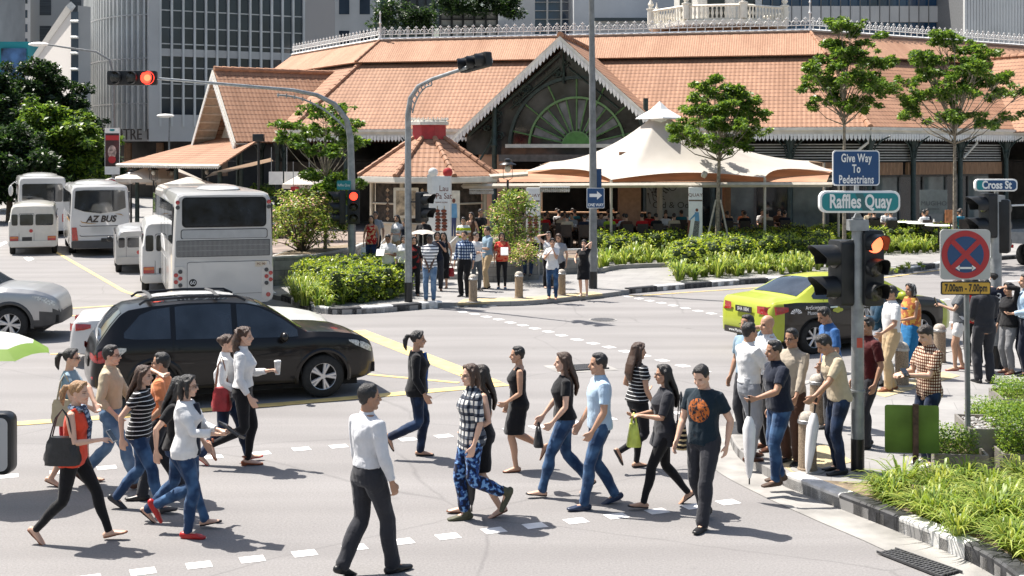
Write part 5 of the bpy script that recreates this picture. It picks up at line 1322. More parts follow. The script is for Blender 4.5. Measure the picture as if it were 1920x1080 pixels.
# -------- vehicles
def paintmat(name, c, metal=.0, rough=.28):
 return mat(name, c, rough, metal, var=.05, scale=2, coat=.4, spec=.25)
M_BLKCAR = paintmat('dark brown-black car paint', (.006, .005, .005))
M_SILV = paintmat('silver car paint', (.42, .42, .42), .5, .35)
M_WHCAR = paintmat('white car paint', (.60, .60, .59))
M_LIME = paintmat('lime car paint', (.37, .42, .045))
M_TXBLK = paintmat('dark brown wrap', (.030, .026, .022))
M_CLAD = mat('grey plastic cladding', (.055, .055, .056), .55, var=.1)
M_TYRE = mat('tyre rubber', (.018, .018, .018), .85, var=.2, scale=20)
M_RIM = mat('alloy wheel', (.55, .55, .56), .3, .8, var=.06)
M_CGL = mat('car glass', (.014, .018, .024), .03, var=.75, scale=2.2, spec=.8, coat=.5)
M_RED = mat('red lamp lens', (.38, .012, .012), .15, var=.2, scale=20, coat=1)
M_CLEAR = mat('clear lamp lens', (.55, .54, .50), .1, var=.3, scale=30, coat=1)
M_CHR = mat('chrome', (.7, .7, .7), .12, 1.0, var=0)
M_UNDER = mat('underbody black', (.01, .01, .01), .9, var=0)
def wheel(parent, x, y, r, wd=.22, side=1, spokes=5, cap=None, name='wheel'):
 w_ = bpy.data.objects.new(name, None);
 prof = [(r * .62, -wd / 2), (r * .9, -wd / 2), (r, -wd * .36), (r, wd * .36), (r * .9, wd / 2), (r * .62, wd / 2)]
 T = Matrix.Rotation(R(90), 4, 'Y')
 mb = MB(); n = 28; vs = []
 rows = [[(q * math.cos(2 * math.pi * j / n), q * math.sin(2 * math.pi * j / n), z) for j in range(n)] for q, z in prof + [prof[0]]]
 mb.grid(rows, close=True, M=T)
 me_o = mb.build(name, M_TYRE, parent, True, angle=50, loc=(x, y, r))
 rm = MB(); o = side * wd * .40
 rows = [[(q * math.cos(2 * math.pi * j / n), q * math.sin(2 * math.pi * j / n), side * z) for j in range(n)] for q, z in ((r * .66, wd * .5), (r * .6, wd * .46), (r * .58, wd * .1))]
 rm.grid(rows if side > 0 else rows[::-1], close=True, M=T)
 for k in range(spokes):
  a = 2 * math.pi * k / spokes + .3
  for da in ((-.13, .13) if spokes <= 6 else (0,)):
   p0 = Vector((r * .12 * math.cos(a), r * .12 * math.sin(a), o)); p1 = Vector((r * .6 * math.cos(a + da * 1.2), r * .6 * math.sin(a + da * 1.2), o * .96))
   rm.tube([p0, p1], [(r * .07, .02), (r * .085, .02)], n=6, M=T, up=(0, 0, 1))
 rm.tube([(0, 0, o - side * .03), (0, 0, o + side * .012)], [r * .17, r * .13], n=12, M=T)
 rm.build('rim', M_RIM, me_o, True)
 bk = MB(); bk.tube([(0, 0, side * wd * .08), (0, 0, side * wd * .1)], r * .6, n=20, M=T); bk.build('brake_drum', M_UNDER, me_o)
 return me_o
class Car:
 def __init__(s, name, label, cat, loc, rz, T, paints, L_, sill=.28, group=None):
  s.T = T; s.L = L_; s.root = empty(name, loc, rz, label, cat, group); s.sill = sill; s.paints = paints
 def f(s, k, y): return interp(y, s.T[k])
 def zedge(s, y): return lerp(s.f('zb', y), s.f('zt', y), .80 if s.f('zt', y) - s.f('zb', y) < .2 else 1) - (.045 if s.f('zt', y) - s.f('zb', y) >= .2 else 0)
 def side(s, y, z):
  zb, ze = s.f('zb', y), s.zedge(y); wb, wr = s.f('wb', y), s.f('wr', y)
  if z >= zb: return lerp(wb - .015, wr, min(1, (z - zb) / max(.02, ze - zb)))
  t = (z - s.sill) / max(.05, zb - s.sill)
  return interp(t, [(-.2, wb - .06), (0, wb - .035), (.2, wb + .0), (.5, wb + .022), (.8, wb + .02), (.93, wb + .004), (1, wb - .015)])
 def top(s, y, x):
  wr = s.f('wr', y); ze = s.zedge(y); return ze + (s.f('zt', y) - ze) * (1 - min(1, abs(x) / wr) ** 2.4)
 def body(s, arches, colour=None, n=96, name='body', mats=None, split=None):
  rows = []
  ys = sorted(set([s.L * i / n for i in range(n + 1)] + [.012, s.L - .012]))
  for y in ys:
   zb, ze = s.f('zb', y), s.zedge(y); wb, wr = s.f('wb', y), s.f('wr', y); sl = max(s.sill, s.f('zs', y))
   half = [(wb * .55, sl - .02), (wb * .9, sl - .02)]
   for t in (.02, .1, .22, .36, .5, .65, .78, .88, .95, 1.0): z = lerp(sl, zb, t); half.append((s.side(y, z), z))
   for t in (.08, .3, .6, .88): z = lerp(zb, ze, t); half.append((s.side(y, z), z))
   for q in (1.0, .97, .9, .75, .5, .25): half.append((wr * q, s.top(y, wr * q)))
   row = [(x, y, z) for x, z in half] + [(0, y, s.f('zt', y))] + [(-x, y, z) for x, z in half[::-1]]
   rows.append(row)
  mb = MB(); mb.grid([r_[::-1] for r_ in rows], close=True); k = len(rows[0]); o = len(mb.v)
  mb.f += [tuple(range(k))[::-1], tuple(range(o - k, o))]; mb.m += [0, 0]
  me = bpy.data.meshes.new('b'); me.from_pydata(mb.v, [], mb.f); me.update()
  bm = bmesh.new(); bm.from_mesh(me); bmesh.ops.recalc_face_normals(bm, faces=bm.faces); bm.to_mesh(me); bm.free()
  cut = MB()
  for y, r_, w_ in arches:
   for sx in (-1, 1): cut.tube([(sx * (w_ - .30), y, r_[1]), (sx * (w_ + .4), y, r_[1])], r_[0], n=32)
  cm = bpy.data.meshes.new('c'); cm.from_pydata([tuple(p) for p in cut.v], [], cut.f); bm = bmesh.new(); bm.from_mesh(cm); bmesh.ops.recalc_face_normals(bm, faces=bm.faces); bm.to_mesh(cm); bm.free(); co = bpy.data.objects.new('c', cm); col.objects.link(co)
  me = evalmesh(me, [('BOOLEAN', dict(object=co, operation='DIFFERENCE', solver='EXACT'))]); bpy.data.objects.remove(co)
  me.materials.clear()
  for m in (mats or [s.paints]): me.materials.append(m)
  if split:
   for p in me.polygons: p.material_index = split(p.center)
  me.shade_smooth(); me.set_sharp_from_angle(angle=R(38)); me.name = name
  o = bpy.data.objects.new(name, me); col.objects.link(o); o.parent = s.root; s.b = o
  mb = MB(); mb.box((-s.f('wb', s.L / 2) * .8, .35, s.sill - .1), (s.f('wb', s.L / 2) * .8, s.L - .35, s.sill + .02)); mb.build('underbody', M_UNDER, s.root)
  return o
 def sidepatch(s, name, pts, m, eps=.005, sides=(1, -1), n=6):
  for sd in sides:
   mb = MB(); rows = []
   for y, a, b_ in pts: rows.append([(sd * (s.side(y, lerp(a, b_, j / n)) + eps), y, lerp(a, b_, j / n)) for j in range(n + 1)])
   mb.grid(rows if sd < 0 else [r_[::-1] for r_ in rows]); mb.build(name, m, s.root, True)
 def toppatch(s, name, y0, y1, m, fx0=-.93, fx1=.93, eps=.006, n=10, taper=0):
  mb = MB(); rows = []
  for i in range(n + 1):
   y = lerp(y0, y1, i / n); w_ = s.f('wr', y)
   dz = (s.f('zt', y + .02) - s.f('zt', y - .02)) / .04; nn = Vector((0, -dz, 1)).normalized() * eps
   rows.append([(w_ * x, y + nn.y, s.top(y, w_ * x) + nn.z) for x in [lerp(fx0, fx1, j / 10) for j in range(11)]])
  mb.grid([r_[::-1] for r_ in rows]); return mb.build(name, m, s.root, True)
 def flare(s, y, r_, w_, m, wd=.06):
  for sd in (-1, 1):
   mb = MB(); rows = []
   for i in range(19):
    a = R(-12 + 204 * i / 18); c_, s_ = math.cos(a), math.sin(a); rr = r_[0]
    z0_, z1_ = r_[1] + rr * .985 * s_, r_[1] + (rr + wd) * s_
    rows.append([(sd * (s.side(y + rr * c_, max(s.sill, z0_)) + .012), y + rr * .985 * c_, z0_), (sd * (s.side(y + rr * c_, max(s.sill, z0_)) + .02), y + (rr + wd * .5) * c_, (z0_ + z1_) / 2), (sd * (s.side(y + (rr + wd) * c_, max(s.sill, z1_)) + .003), y + (rr + wd) * c_, z1_)])
   mb.grid(rows if sd > 0 else [r2[::-1] for r2 in rows]); mb.build('arch_trim', m, s.root, True)
 def mirror(s, y, z, m):
  for sd in (-1, 1):
   x = s.side(y, z) + .02; mb = MB(); mb.ell((sd * (x + .11), y, z + .04), (.11, .07, .085), 12, 8); mb.tube([(sd * (x - .04), y + .02, z - .02), (sd * (x + .06), y, z + .02)], .03, n=6); mb.build('door_mirror', m, s.root, True)
def wheels(c, ys, x, r, spokes=5, wd=.22):
 for y in ys:
  for sd in (-1, 1): wheel(c.root, sd * x, y, r, wd, sd, spokes)
def place(pix, local, rz):
 p = G(*pix); q = Matrix.Rotation(rz, 3, 'Z') @ Vector((local[0], local[1], 0)); return Vector((p.x - q.x, p.y - q.y, 0))
SUVT = dict(
zt=[(0, .66), (.02, .84), (.05, .96), (.10, 1.06), (.18, 1.2), (.30, 1.38), (.46, 1.56), (.58, 1.625), (.9, 1.67), (1.5, 1.70), (2.1, 1.69), (2.5, 1.655), (2.75, 1.59), (3.0, 1.44), (3.45, 1.13), (3.58, 1.13), (3.9, 1.11), (4.2, 1.065), (4.4, 1.0), (4.55, .91), (4.63, .80), (4.675, .60)],
zb=[(0, .64), (.05, .9), (.10, 1.0), (.3, 1.08), (1, 1.07), (2.2, 1.02), (3.3, 1.01), (3.6, 1.03), (4.2, .98), (4.4, .92), (4.55, .84), (4.63, .74), (4.675, .57)],
wb=[(0, .70), (.03, .80), (.10, .865), (.3, .90), (1, .925), (3.6, .92), (4.1, .90), (4.35, .86), (4.5, .79), (4.6, .70), (4.675, .55)],
wr=[(0, .66), (.1, .79), (.3, .75), (.55, .675), (1.5, .665), (2.4, .65), (2.8, .68), (3.45, .80), (3.6, .83), (4.2, .82), (4.4, .77), (4.55, .68), (4.675, .48)],
zs=[(0, .42), (.3, .32), (.6, .28), (4.1, .28), (4.4, .3), (4.675, .36)])
rz = R(22 - 90)
def suv(name, label, loc, rz, paint, lower, spokes, sc_=1.0):
 c = Car(name, label, 'suv', loc, rz, SUVT, paint, 4.675)
 ar = [(.98, (.425, .36), .92), (3.70, (.425, .36), .92)]
 c.body(ar, mats=[paint, lower], split=(lambda p: 1 if p.z < .42 + (.2 if p.y < .25 or p.y > 4.3 else 0) * (lower is M_CLAD) else 0))
 c.sidepatch('window', [(.50, 1.16, 1.24), (.62, 1.14, 1.36), (.75, 1.13, 1.50), (.95, 1.125, 1.575), (1.16, 1.12, 1.60), (1.22, 1.12, 1.605)], M_CGL)
 c.sidepatch('window', [(1.30, 1.10, 1.605), (1.42, 1.10, 1.62), (1.8, 1.09, 1.625), (2.16, 1.08, 1.615), (2.20, 1.08, 1.61)], M_CGL)
 c.sidepatch('window', [(2.29, 1.07, 1.61), (2.45, 1.07, 1.595), (2.65, 1.06, 1.545), (2.85, 1.055, 1.45), (3.05, 1.05, 1.33), (3.2, 1.05, 1.22), (3.28, 1.05, 1.15)], M_CGL)
 c.toppatch('windscreen', 2.66, 3.40, M_CGL); c.toppatch('rear_window', .13, .47, M_CGL, -.86, .86)
 c.toppatch('sunroof', 1.0, 2.2, M_CGL, -.7, .7, eps=.004)
 for y, z0, z1 in ((1.26, .45, 1.1), (2.245, .36, 1.08), (3.32, .42, 1.0)): c.sidepatch('door_seam', [(y - .005, z0, z1), (y + .005, z0, z1)], M_UNDER, .004)
 for y in (1.45, 2.42): c.sidepatch('door_handle', [(y - .1, .945, .975), (y + .1, .95, .98)], M_CHR if paint is M_SILV else paint, .03)
 for sd in (-1, 1):
  mb = MB(); mb2 = MB(); rows = []; rows2 = []
  for y, a, b_ in ((.05, .80, .90), (.12, .79, .97), (.22, .80, 1.01), (.32, .83, 1.015)): rows.append([(sd * (c.side(y, lerp(a, b_, j / 4)) + .012), y, lerp(a, b_, j / 4)) for j in range(5)])
  for y, a, b_ in ((.32, .83, 1.015), (.44, .90, 1.02), (.53, .97, 1.01)): rows2.append([(sd * (c.side(y, lerp(a, b_, j / 4)) + .012), y, lerp(a, b_, j / 4)) for j in range(5)])
  rows = [[(sd * .66, -.005 + .0, .86 + .02 * j) for j in range(5)]] + [[(sd * (c.side(.02, .86) + .02), .02, .82 + .03 * j) for j in range(5)]] + rows
  mb.grid(rows if sd < 0 else [q[::-1] for q in rows]); t = mb.build('tail_lamp', M_RED, c.root, True)
  mb2.grid(rows2 if sd < 0 else [q[::-1] for q in rows2]); mb2.build('tail_lamp_lens', M_CLEAR, t, True)
  mb = MB(); rows = []
  for y, a, b_ in ((4.14, .93, .955), (4.27, .85, .94), (4.4, .79, .90), (4.5, .74, .85), (4.57, .71, .80)): rows.append([(sd * (c.side(y, lerp(a, b_, j / 4)) + .006), y, lerp(a, b_, j / 4)) for j in range(5)])
  mb.grid(rows if sd < 0 else [q[::-1] for q in rows]); mb.build('headlight', M_CLEAR, c.root, True)
  mb = MB(); mb.ell((sd * .68, .03, .55), (.13, .03, .045), 12, 6); mb.build('reflector', M_RED, c.root, True)
  mb = MB(); mb.tube([(sd * .655, .75, 1.66), (sd * .65, .85, 1.725), (sd * .64, 1.6, 1.755), (sd * .63, 2.3, 1.735), (sd * .635, 2.45, 1.66)], .022, n=6); mb.build('roof_rail', M_BLACK if paint is not M_SILV else M_SILV, c.root, True)
 for y in (.95, 2.0):
  mb = MB(); mb.tube([(-.65, y, 1.745), (0, y, 1.775), (.65, y, 1.745)], [(.035, .02)] * 3, n=6); mb.build('roof_bar', M_CLAD, c.root, True)
 for y, r_, w_ in ar: c.flare(y, r_, w_, lower if lower is M_CLAD else paint, .06)
 c.mirror(3.02, 1.03, paint)
 wheels(c, (.98, 3.70), .80, .36, spokes)
 mb = MB(); plate(mb, rrect(.5, .13, .01), -.012, 0, M=Matrix.Translation((0, -.002, .72))); mb.build('number_plate', mat('black number plate', (.02, .02, .02), .5, var=0), c.root)
 mb = MB(); mb.box((-.72, 4.56, .36), (.72, 4.64, .52)); mb.build('grille', M_UNDER, c.root)
 return c
bs = suv('suv', 'dark brown-black suv with roof bars crossing behind the left group of walkers', place((604, 744), (.76, 3.52), rz), rz, M_BLKCAR, M_BLKCAR, 5); bs.root.scale = (.95, .95, .95)
rz2 = R(8 - 90)
suv('suv', 'silver suv with grey lower cladding entering at the left edge', place((20, 640), (.80, 3.70), rz2), rz2, M_SILV, M_CLAD, 6)
SEDT = dict(
zt=[(0, .62), (.02, .82), (.06, .98), (.12, 1.04), (.5, 1.085), (.68, 1.10), (.95, 1.24), (1.25, 1.38), (1.5, 1.44), (2.0, 1.475), (2.6, 1.46), (2.95, 1.39), (3.3, 1.22), (3.62, 1.04), (3.75, 1.0), (4.1, .96), (4.45, .88), (4.65, .79), (4.75, .7), (4.8, .55)],
zb=[(0, .6), (.06, .94), (.12, 1.0), (.6, 1.02), (1, 1.0), (2.2, .97), (3.5, .94), (3.75, .93), (4.1, .90), (4.45, .82), (4.65, .73), (4.75, .65), (4.8, .52)],
wb=[(0, .66), (.03, .76), (.12, .83), (.4, .88), (1, .905), (3.7, .90), (4.2, .88), (4.5, .81), (4.7, .68), (4.8, .5)],
wr=[(0, .62), (.12, .78), (.6, .78), (.72, .76), (1.0, .68), (1.5, .60), (2.6, .60), (3.0, .64), (3.6, .78), (3.8, .82), (4.2, .80), (4.5, .72), (4.7, .58), (4.8, .42)],
zs=[(0, .36), (.4, .25), (4.3, .24), (4.8, .3)])
def sedan(name, label, cat, loc, rz, paint, mats=None, split=None, spokes=7):
 c = Car(name, label, cat, loc, rz, SEDT, paint, 4.8, .23)
 ar = [(1.02, (.385, .325), .9), (3.75, (.385, .325), .9)]
 c.body(ar, mats=mats, split=split)
 c.sidepatch('window', [(1.02, 1.07, 1.12), (1.2, 1.06, 1.24), (1.42, 1.05, 1.34), (1.7, 1.04, 1.375), (1.92, 1.035, 1.385)], M_CGL)
 c.sidepatch('window', [(2.0, 1.03, 1.385), (2.3, 1.02, 1.385), (2.6, 1.015, 1.36), (2.85, 1.01, 1.30), (3.1, 1.0, 1.20), (3.38, .99, 1.06)], M_CGL)
 c.toppatch('windscreen', 2.92, 3.60, M_CGL); c.toppatch('rear_window', .74, 1.40, M_CGL, -.9, .9)
 for y, z0, z1 in ((1.25, .55, 1.05), (1.96, .3, 1.03), (3.25, .32, .97)): c.sidepatch('door_seam', [(y - .005, z0, z1), (y + .005, z0, z1)], M_UNDER, .004)
 for y in (1.45, 2.2): c.sidepatch('door_handle', [(y - .09, .89, .915), (y + .09, .89, .915)], M_CHR, .028)
 for sd in (-1, 1):
  mb = MB(); rows = [[(sd * .42, -.004, .80 + .035 * j) for j in range(5)], [(sd * .64, .0, .79 + .04 * j) for j in range(5)]]
  for y, a, b_ in ((.03, .79, .94), (.12, .80, .955), (.25, .82, .95), (.38, .86, .94)): rows.append([(sd * (c.side(y, lerp(a, b_, j / 4)) + .01), y, lerp(a, b_, j / 4)) for j in range(5)])
  mb.grid(rows if sd < 0 else [q[::-1] for q in rows]); mb.build('tail_lamp', M_RED, c.root, True)
  mb = MB(); rows = []
  for y, a, b_ in ((4.25, .80, .83), (4.4, .72, .815), (4.55, .66, .755), (4.68, .61, .69)): rows.append([(sd * (c.side(y, lerp(a, b_, j / 4)) + .006), y, lerp(a, b_, j / 4)) for j in range(5)])
  mb.grid(rows if sd < 0 else [q[::-1] for q in rows]); mb.build('headlight', M_CLEAR, c.root, True)
 c.mirror(3.15, 1.0, paint if not mats else M_LIME); wheels(c, (1.02, 3.75), .79, .325, spokes, .2)
 for y, r_, w_ in ar: c.flare(y, r_, w_, M_UNDER, .012)
 return c
rz3 = R(26 - 90)
tx = sedan('taxi', 'lime green and dark brown taxi with museum advertising behind the waiting crowd', 'taxi', place((1526, 664), (.86, 1.02), rz3), rz3, M_LIME, [M_LIME, M_TXBLK],
  lambda p: 1 if (.30 < p.y < 4.35 and p.z < 1.0 + .0 * p.y and abs(p.x) > .55) else 0)
def sidetext(c, name, s_, size, y, z, m, sx=1, side=1):
 x = c.side(y, z) + .012
 return text(name, s_, size, m, c.root, (side * x, y, z), (R(90), 0, R(90)) if side > 0 else (R(90), 0, R(-90)), sx, .001)
M_WHT = mat('white vinyl', (.75, .75, .74), .5, var=0)
sidetext(tx, 'lettering', 'ArtScience\nMuseum', .105, 1.02 - .05, .86, M_WHT, .9)
sidetext(tx, 'lettering', 'DaVINCI', .24, 2.25, .74, M_WHT, .8, 1); sidetext(tx, 'lettering', 'SHAPING THE FUTURE', .06, 2.25, .58, M_WHT); sidetext(tx, 'lettering', 'SINGAPORE SUPER TAXI', .05, 2.2, .88, M_WHT)
sidetext(tx, 'lettering', 'FIRST TIME IN ASIA', .07, 3.3, .85, M_WHT)
mb = MB()
for k in range(7): a = R(-70 + 140 * k / 6); mb.add([(tx.side(.55, .85) + .012, .55 + .03 * math.sin(a) + q * .02, .80 + .03 * math.cos(a) + z) for q, z in ((0, 0), (.0, 0))] + [(tx.side(.55, .85) + .012, .55 + .14 * math.sin(a - .16), .80 + .11 * math.cos(a - .16)), (tx.side(.55, .85) + .012, .55 + .14 * math.sin(a + .16), .80 + .11 * math.cos(a + .16))], [(0, 2, 3)])
mb.build('lotus_logo', M_WHT, tx.root)
mb = MB()
for dy, dz in ((0, .03), (.07, 0), (-.07, 0), (0, -.02)): mb.prism([(1.55 + dy + .06 * math.cos(R(a)), .84 + dz + .035 * math.sin(R(a))) for a in range(0, 360, 30)], 0, .002, 0, Matrix(((0, 0, 1, tx.side(1.55, .84) + .012 + abs(dy) * .02), (1, 0, 0, 0), (0, 1, 0, 0), (0, 0, 0, 1))))
mb.build('lime_logo', M_LIME, tx.root)
mb = MB(); mb.box((-.62, -.03, .34), (.62, -.008, .46)); mb.build('bumper_strip', M_TXBLK, tx.root)
text('lettering', 'www.MarinaBaySands.com', .085, M_WHT, tx.root, (0, -.034, .40), (R(90), 0, 0), 1, .001)
mb = MB(); mb.box((-.26, -.025, .78), (.26, -.008, .90)); mb.build('number_plate', MATS['black number plate'], tx.root)
text('lettering', 'SHA 1834', .1, M_WHT, tx.root, (0, -.03, .84), (R(90), 0, 0), .9, .001)
rz4 = R(14 - 90)
wc = sedan('car', 'white low car mostly hidden beyond the dark suv', 'car', place((385, 682), (.9, 2.4), rz4), rz4, M_WHCAR); wc.root.scale = (1, 1.0, .84)
# ---- coaches and vans
def ribs(): pass
def boxbody(root, W, L_, H, z0, m, r=.12, tumble=.06, name='body', front=.2, rear=.05):
 rows = []
 for y, s_, zt in ((0, .96, H - .08), (.05, .985, H - .03), (.25, 1, H), (L_ * .5, 1, H), (L_ - .5, 1, H - .02), (L_ - .15, .97, H - .15), (L_, .9, H - .4)):
  half = [(W / 2 * s_ * .9, z0), (W / 2 * s_ * .985, z0 + .05), (W / 2 * s_, z0 + .2), (W / 2 * s_, 1.3), (W / 2 * s_ - tumble * .4, zt * .7), (W / 2 * s_ - tumble, zt - r), (W / 2 * s_ - tumble - r * .35, zt - r * .3), (W / 2 * s_ - tumble - r, zt)]
  yo = lambda z: y + (rear * max(0, (z - 1.2) / H) if y < .3 else 0) - (front * max(0, (z - 1.0) / H) if y > L_ - .6 else 0)
  rows.append([(x, yo(z), z) for x, z in half] + [(0, yo(zt), zt + .015)] + [(-x, yo(z), z) for x, z in half[::-1]])
 mb = MB(); mb.grid([q[::-1] for q in rows], close=True); k = len(rows[0]); o = len(mb.v)
 mb.f += [tuple(range(k)), tuple(range(o - k, o))[::-1]]; mb.m += [0, 0]
 return mkobj(name, mb.v, [f_[::-1] for f_ in mb.f], m, root, True, 0, 2, 32)
M_BUSW = mat('white coach paint', (.56, .555, .545), .3, var=.05, scale=1.2, coat=.8, detail=8)
M_BUSG = mat('silver white coach paint', (.50, .495, .48), .32, .1, var=.06, scale=.8, coat=.7, detail=8)
def rear(root, name, w_, h, cx, cz, m, r=.06, y0=-.02, y1=0, rake=0, par=None):
 mb = MB(); plate(mb, rrect(w_, h, min(r, h / 2.01, w_ / 2.01)), y0, y1, M=Matrix.Translation((cx, 0, cz)))
 if rake: mb.v = [(x, y + rake * max(0, z - 1.2), z) for x, y, z in mb.v]
 return mb.build(name, m, par or root)
def sideplate(root, name, pts, x, m, side, th=.012):
 mb = MB(); T = Matrix(((0, 0, side, side * x), (1, 0, 0, 0), (0, 1, 0, 0), (0, 0, 0, 1)))
 k = len(mb.f); mb.prism(pts, 0, th, 0, T)
 if side < 0: mb.f = [f_[::-1] for f_ in mb.f]
 return mb.build(name, m, root)
def coachwheels(root, W, ys, r=.47):
 for y in ys:
  for sd in (-1, 1): wheel(root, sd * (W / 2 - .17), y, r, .28, sd, 8)
cr = empty('coach', place((512, 590), (1.17, 0), R(18)), R(18), 'large white coach seen from behind with a wide grille above the dark suv', 'coach')
W = 2.38; H = 2.98
boxbody(cr, W, 11, H, .32, M_BUSG, .16)
rk = .05 / H * 1.0
yb = lambda z: .05 * max(0, (z - 1.2) / H)
rear(cr, 'rear_window', 1.92, .66, .02, 2.50, M_CGL, .08, -.012, .06, rk)
rear(cr, 'seal', 1.98, .72, .02, 2.50, M_UNDER, .1, -.007, .06, rk)
rear(cr, 'panel', 2.0, .2, .02, 1.98, mat('silver panel', (.38, .39, .40), .35, .3, var=.05), .05, -.014, .06, rk)
rear(cr, 'panel_groove', 2.04, .24, .02, 1.98, M_CLAD, .06, -.008, .06, rk)
gv = rear(cr, 'vent', 2.2, .40, .0, 1.64, mat('dark grille back', (.05, .05, .05), .7, var=0), .03, -.012, .06, rk)
o_ = None; mb = MB()
for i in range(74): x = -1.07 + 2.14 * i / 73; mb.box((x - .009, -.022, 1.455), (x + .009, -.005, 1.825))
for z in (1.58, 1.70): mb.box((-1.07, -.02, z), (1.07, -.006, z + .014))
mb.build('grille', mat('grey grille slats', (.26, .26, .255), .5, .2, var=.05), gv)
rear(cr, 'vent_frame', 2.26, .46, .0, 1.64, M_BUSG, .03, -.010, .06, rk)
for z0_, w_, z1_ in ((1.30, 1.95, 1.30),):
 rear(cr, 'hatch_seam', 1.95, .78, .12, .93, M_CLAD, .06, -.004, .06); rear(cr, 'engine_hatch', 1.93, .76, .12, .93, M_BUSG, .05, -.010, .06)
rear(cr, 'number_plate', .46, .17, .1, .40, MATS['black number plate'], .01, -.03, .02)
rear(cr, 'camera_box', .2, .1, .0, .58, M_UNDER, .01, -.03, .02)
for sd in (-1, 1):
 rear(cr, 'corner_panel', .27, .85, sd * 1.03, .80, mat('bright corner trim', (.52, .51, .49), .3, .3, var=.05), .1, -.018, .06)
 for x, z in ((-.06, 1.10), (.04, 1.02), (-.06, .94), (.04, .86), (-.06, .78)):
  mb = MB(); mb.lathe([(.0, 0), (.05, 0), (.05, .018), (.03, .024), (0, .024)], 14, M=Matrix.Translation((sd * 1.07 + x * sd, -.017, z)) @ Matrix.Rotation(R(90), 4, 'X')); mb.build('tail_lamp', M_RED if z in (.94, 1.02, .86) else M_CLAD, cr, True)
 for z in (2.74, 2.62):
  mb = MB(); mb.lathe([(0, 0), (.05, 0), (.05, .02), (0, .03)], 14, M=Matrix.Translation((sd * 1.07, .02, z)) @ Matrix.Rotation(R(90), 4, 'X')); mb.build('marker_lamp', M_RED if z > 2.7 else M_CLAD, cr, True)
mb = MB(); mb.lathe([(0, 0), (.055, 0), (.055, .02), (0, .02)], 14, M=Matrix.Translation((1.05, -.017, .5)) @ Matrix.Rotation(R(90), 4, 'X')); mb.build('reflector', M_RED, cr, True)
mb = MB(); mb.lathe([(0, 0), (.09, 0), (.09, .006), (0, .006)], 20, M=Matrix.Translation((-.72, -.012, .83)) @ Matrix.Rotation(R(90), 4, 'X')); mb.build('speed_disc', M_UNDER, cr); text('lettering', '60', .13, M_WHT, cr, (-.72, -.022, .83))
rear(cr, 'notice', .28, .13, .88, 1.24, M_BEIGE, .01, -.014, .0); text('lettering', 'PC 90', .08, M_INK, cr, (.88, -.018, 1.24))
for sd in (-1, 1):
 for i in range(6): sideplate(cr, 'window', [(q + .25 + i * 1.75, z) for q, z in rrect(1.66, .95, .06, 3, .83, 2.22)], 1.165, M_CGL, sd, .028)
 sideplate(cr, 'luggage_panel', rrect(5.5, .75, .03, 3, 5.6, .85), W / 2 - .004, M_BUSG, sd);
 for y in (2.9, 4.7, 6.5, 8.3): sideplate(cr, 'panel_seam', [(y, .45), (y + .015, .45), (y + .015, 1.25), (y, 1.25)], W / 2 + .009, M_UNDER, sd, .004)
 sideplate(cr, 'flank_graphic', [(3.5, 1.35), (5.2, 1.35), (6.2, 1.7), (4.4, 1.7)], W / 2 - .012, M_STN, sd, .018)
coachwheels(cr, W, (2.9, 8.6))
mb = MB(); mb.ell((.05, 2.0, H + .04), (.55, 1.2, .12), 16, 8); mb.build('roof_unit', M_BUSW, cr, True)
az = empty('coach', place((243, 479), (1.08, 0), R(21)), R(21), 'white coach lettered AZ BUS with a dark curved rear window', 'coach')
W = 2.2; H = 2.72
boxbody(az, W, 8.5, H, .3, M_BUSW, .15)
rk2 = .05 / H
mb = MB(); pts = [(-.9, 2.5), (-.94, 1.85), (-.6, 1.72), (0, 1.64), (.6, 1.72), (.94, 1.85), (.9, 2.5), (.6, 2.53), (-.6, 2.53)]; plate(mb, pts, -.02, .06); mb.v = [(x, y + rk2 * max(0, z - 1.2), z) for x, y, z in mb.v]; mb.build('rear_window', M_CGL, az)
t_ = text('lettering', 'AZ BUS', .34, mat('dark brown letters', (.03, .02, .015), .5, var=0), az, (.05, -.012, 1.42), (R(90), 0, 0), .95, .003, bold=.012); t_.data.transform(Matrix(((1, .22, 0, 0), (0, 1, 0, 0), (0, 0, 1, 0), (0, 0, 0, 1))))
mb = MB(); mb.tube([(-.72, -.012, 1.38), (-.66, -.012, 1.31), (-.4, -.012, 1.27), (-.15, -.012, 1.26)], [.004, .018, .014, .004], n=4); mb.build('swoosh', mat('gold stripe', (.4, .22, .06), .5), az)
mb = MB(); mb.tube([(.55, -.012, 1.62), (.75, -.012, 1.6), (.85, -.012, 1.54)], [.004, .018, .006], n=4); mb.build('swoosh', MATS['gold stripe'], az)
for z in (1.16, .78): mb = MB(); mb.tube([(-.75, -.004, z + .05), (-.7, -.008, z), (.7, -.008, z), (.75, -.004, z + .05)], .012, n=4); mb.build('hatch_seam', M_CLAD, az)
mb = MB();
for i in range(6): mb.box((-.35, -.012, .92 + i * .035), (.35, -.002, .935 + i * .035))
mb.build('louvre', M_FIN, az)
for sd in (-1, 1):
 mb = MB(); plate(mb, [(sd * .86, 1.12), (sd * 1.04, 1.12) , (sd * 1.02, .62), (sd * .80, .62)][::int(sd)], -.02, .03); mb.build('tail_lamp', M_RED, az)
 for i in range(5): sideplate(az, 'window', [(q + .2 + i * 1.6, z) for q, z in rrect(1.54, .82, .05, 3, .77, 2.05)], 1.075, M_CGL, sd, .028)
 sideplate(az, 'flank_stripe', [(.3, 1.42), (2.2, 1.42), (2.6, 1.55), (.3, 1.55)], W / 2 - .012, MATS['dark brown letters'], sd, .018); sideplate(az, 'flank_stripe', [(.3, 1.34), (3.2, 1.34), (3.5, 1.40), (.3, 1.40)], W / 2 - .012, MATS['gold stripe'], sd, .018)
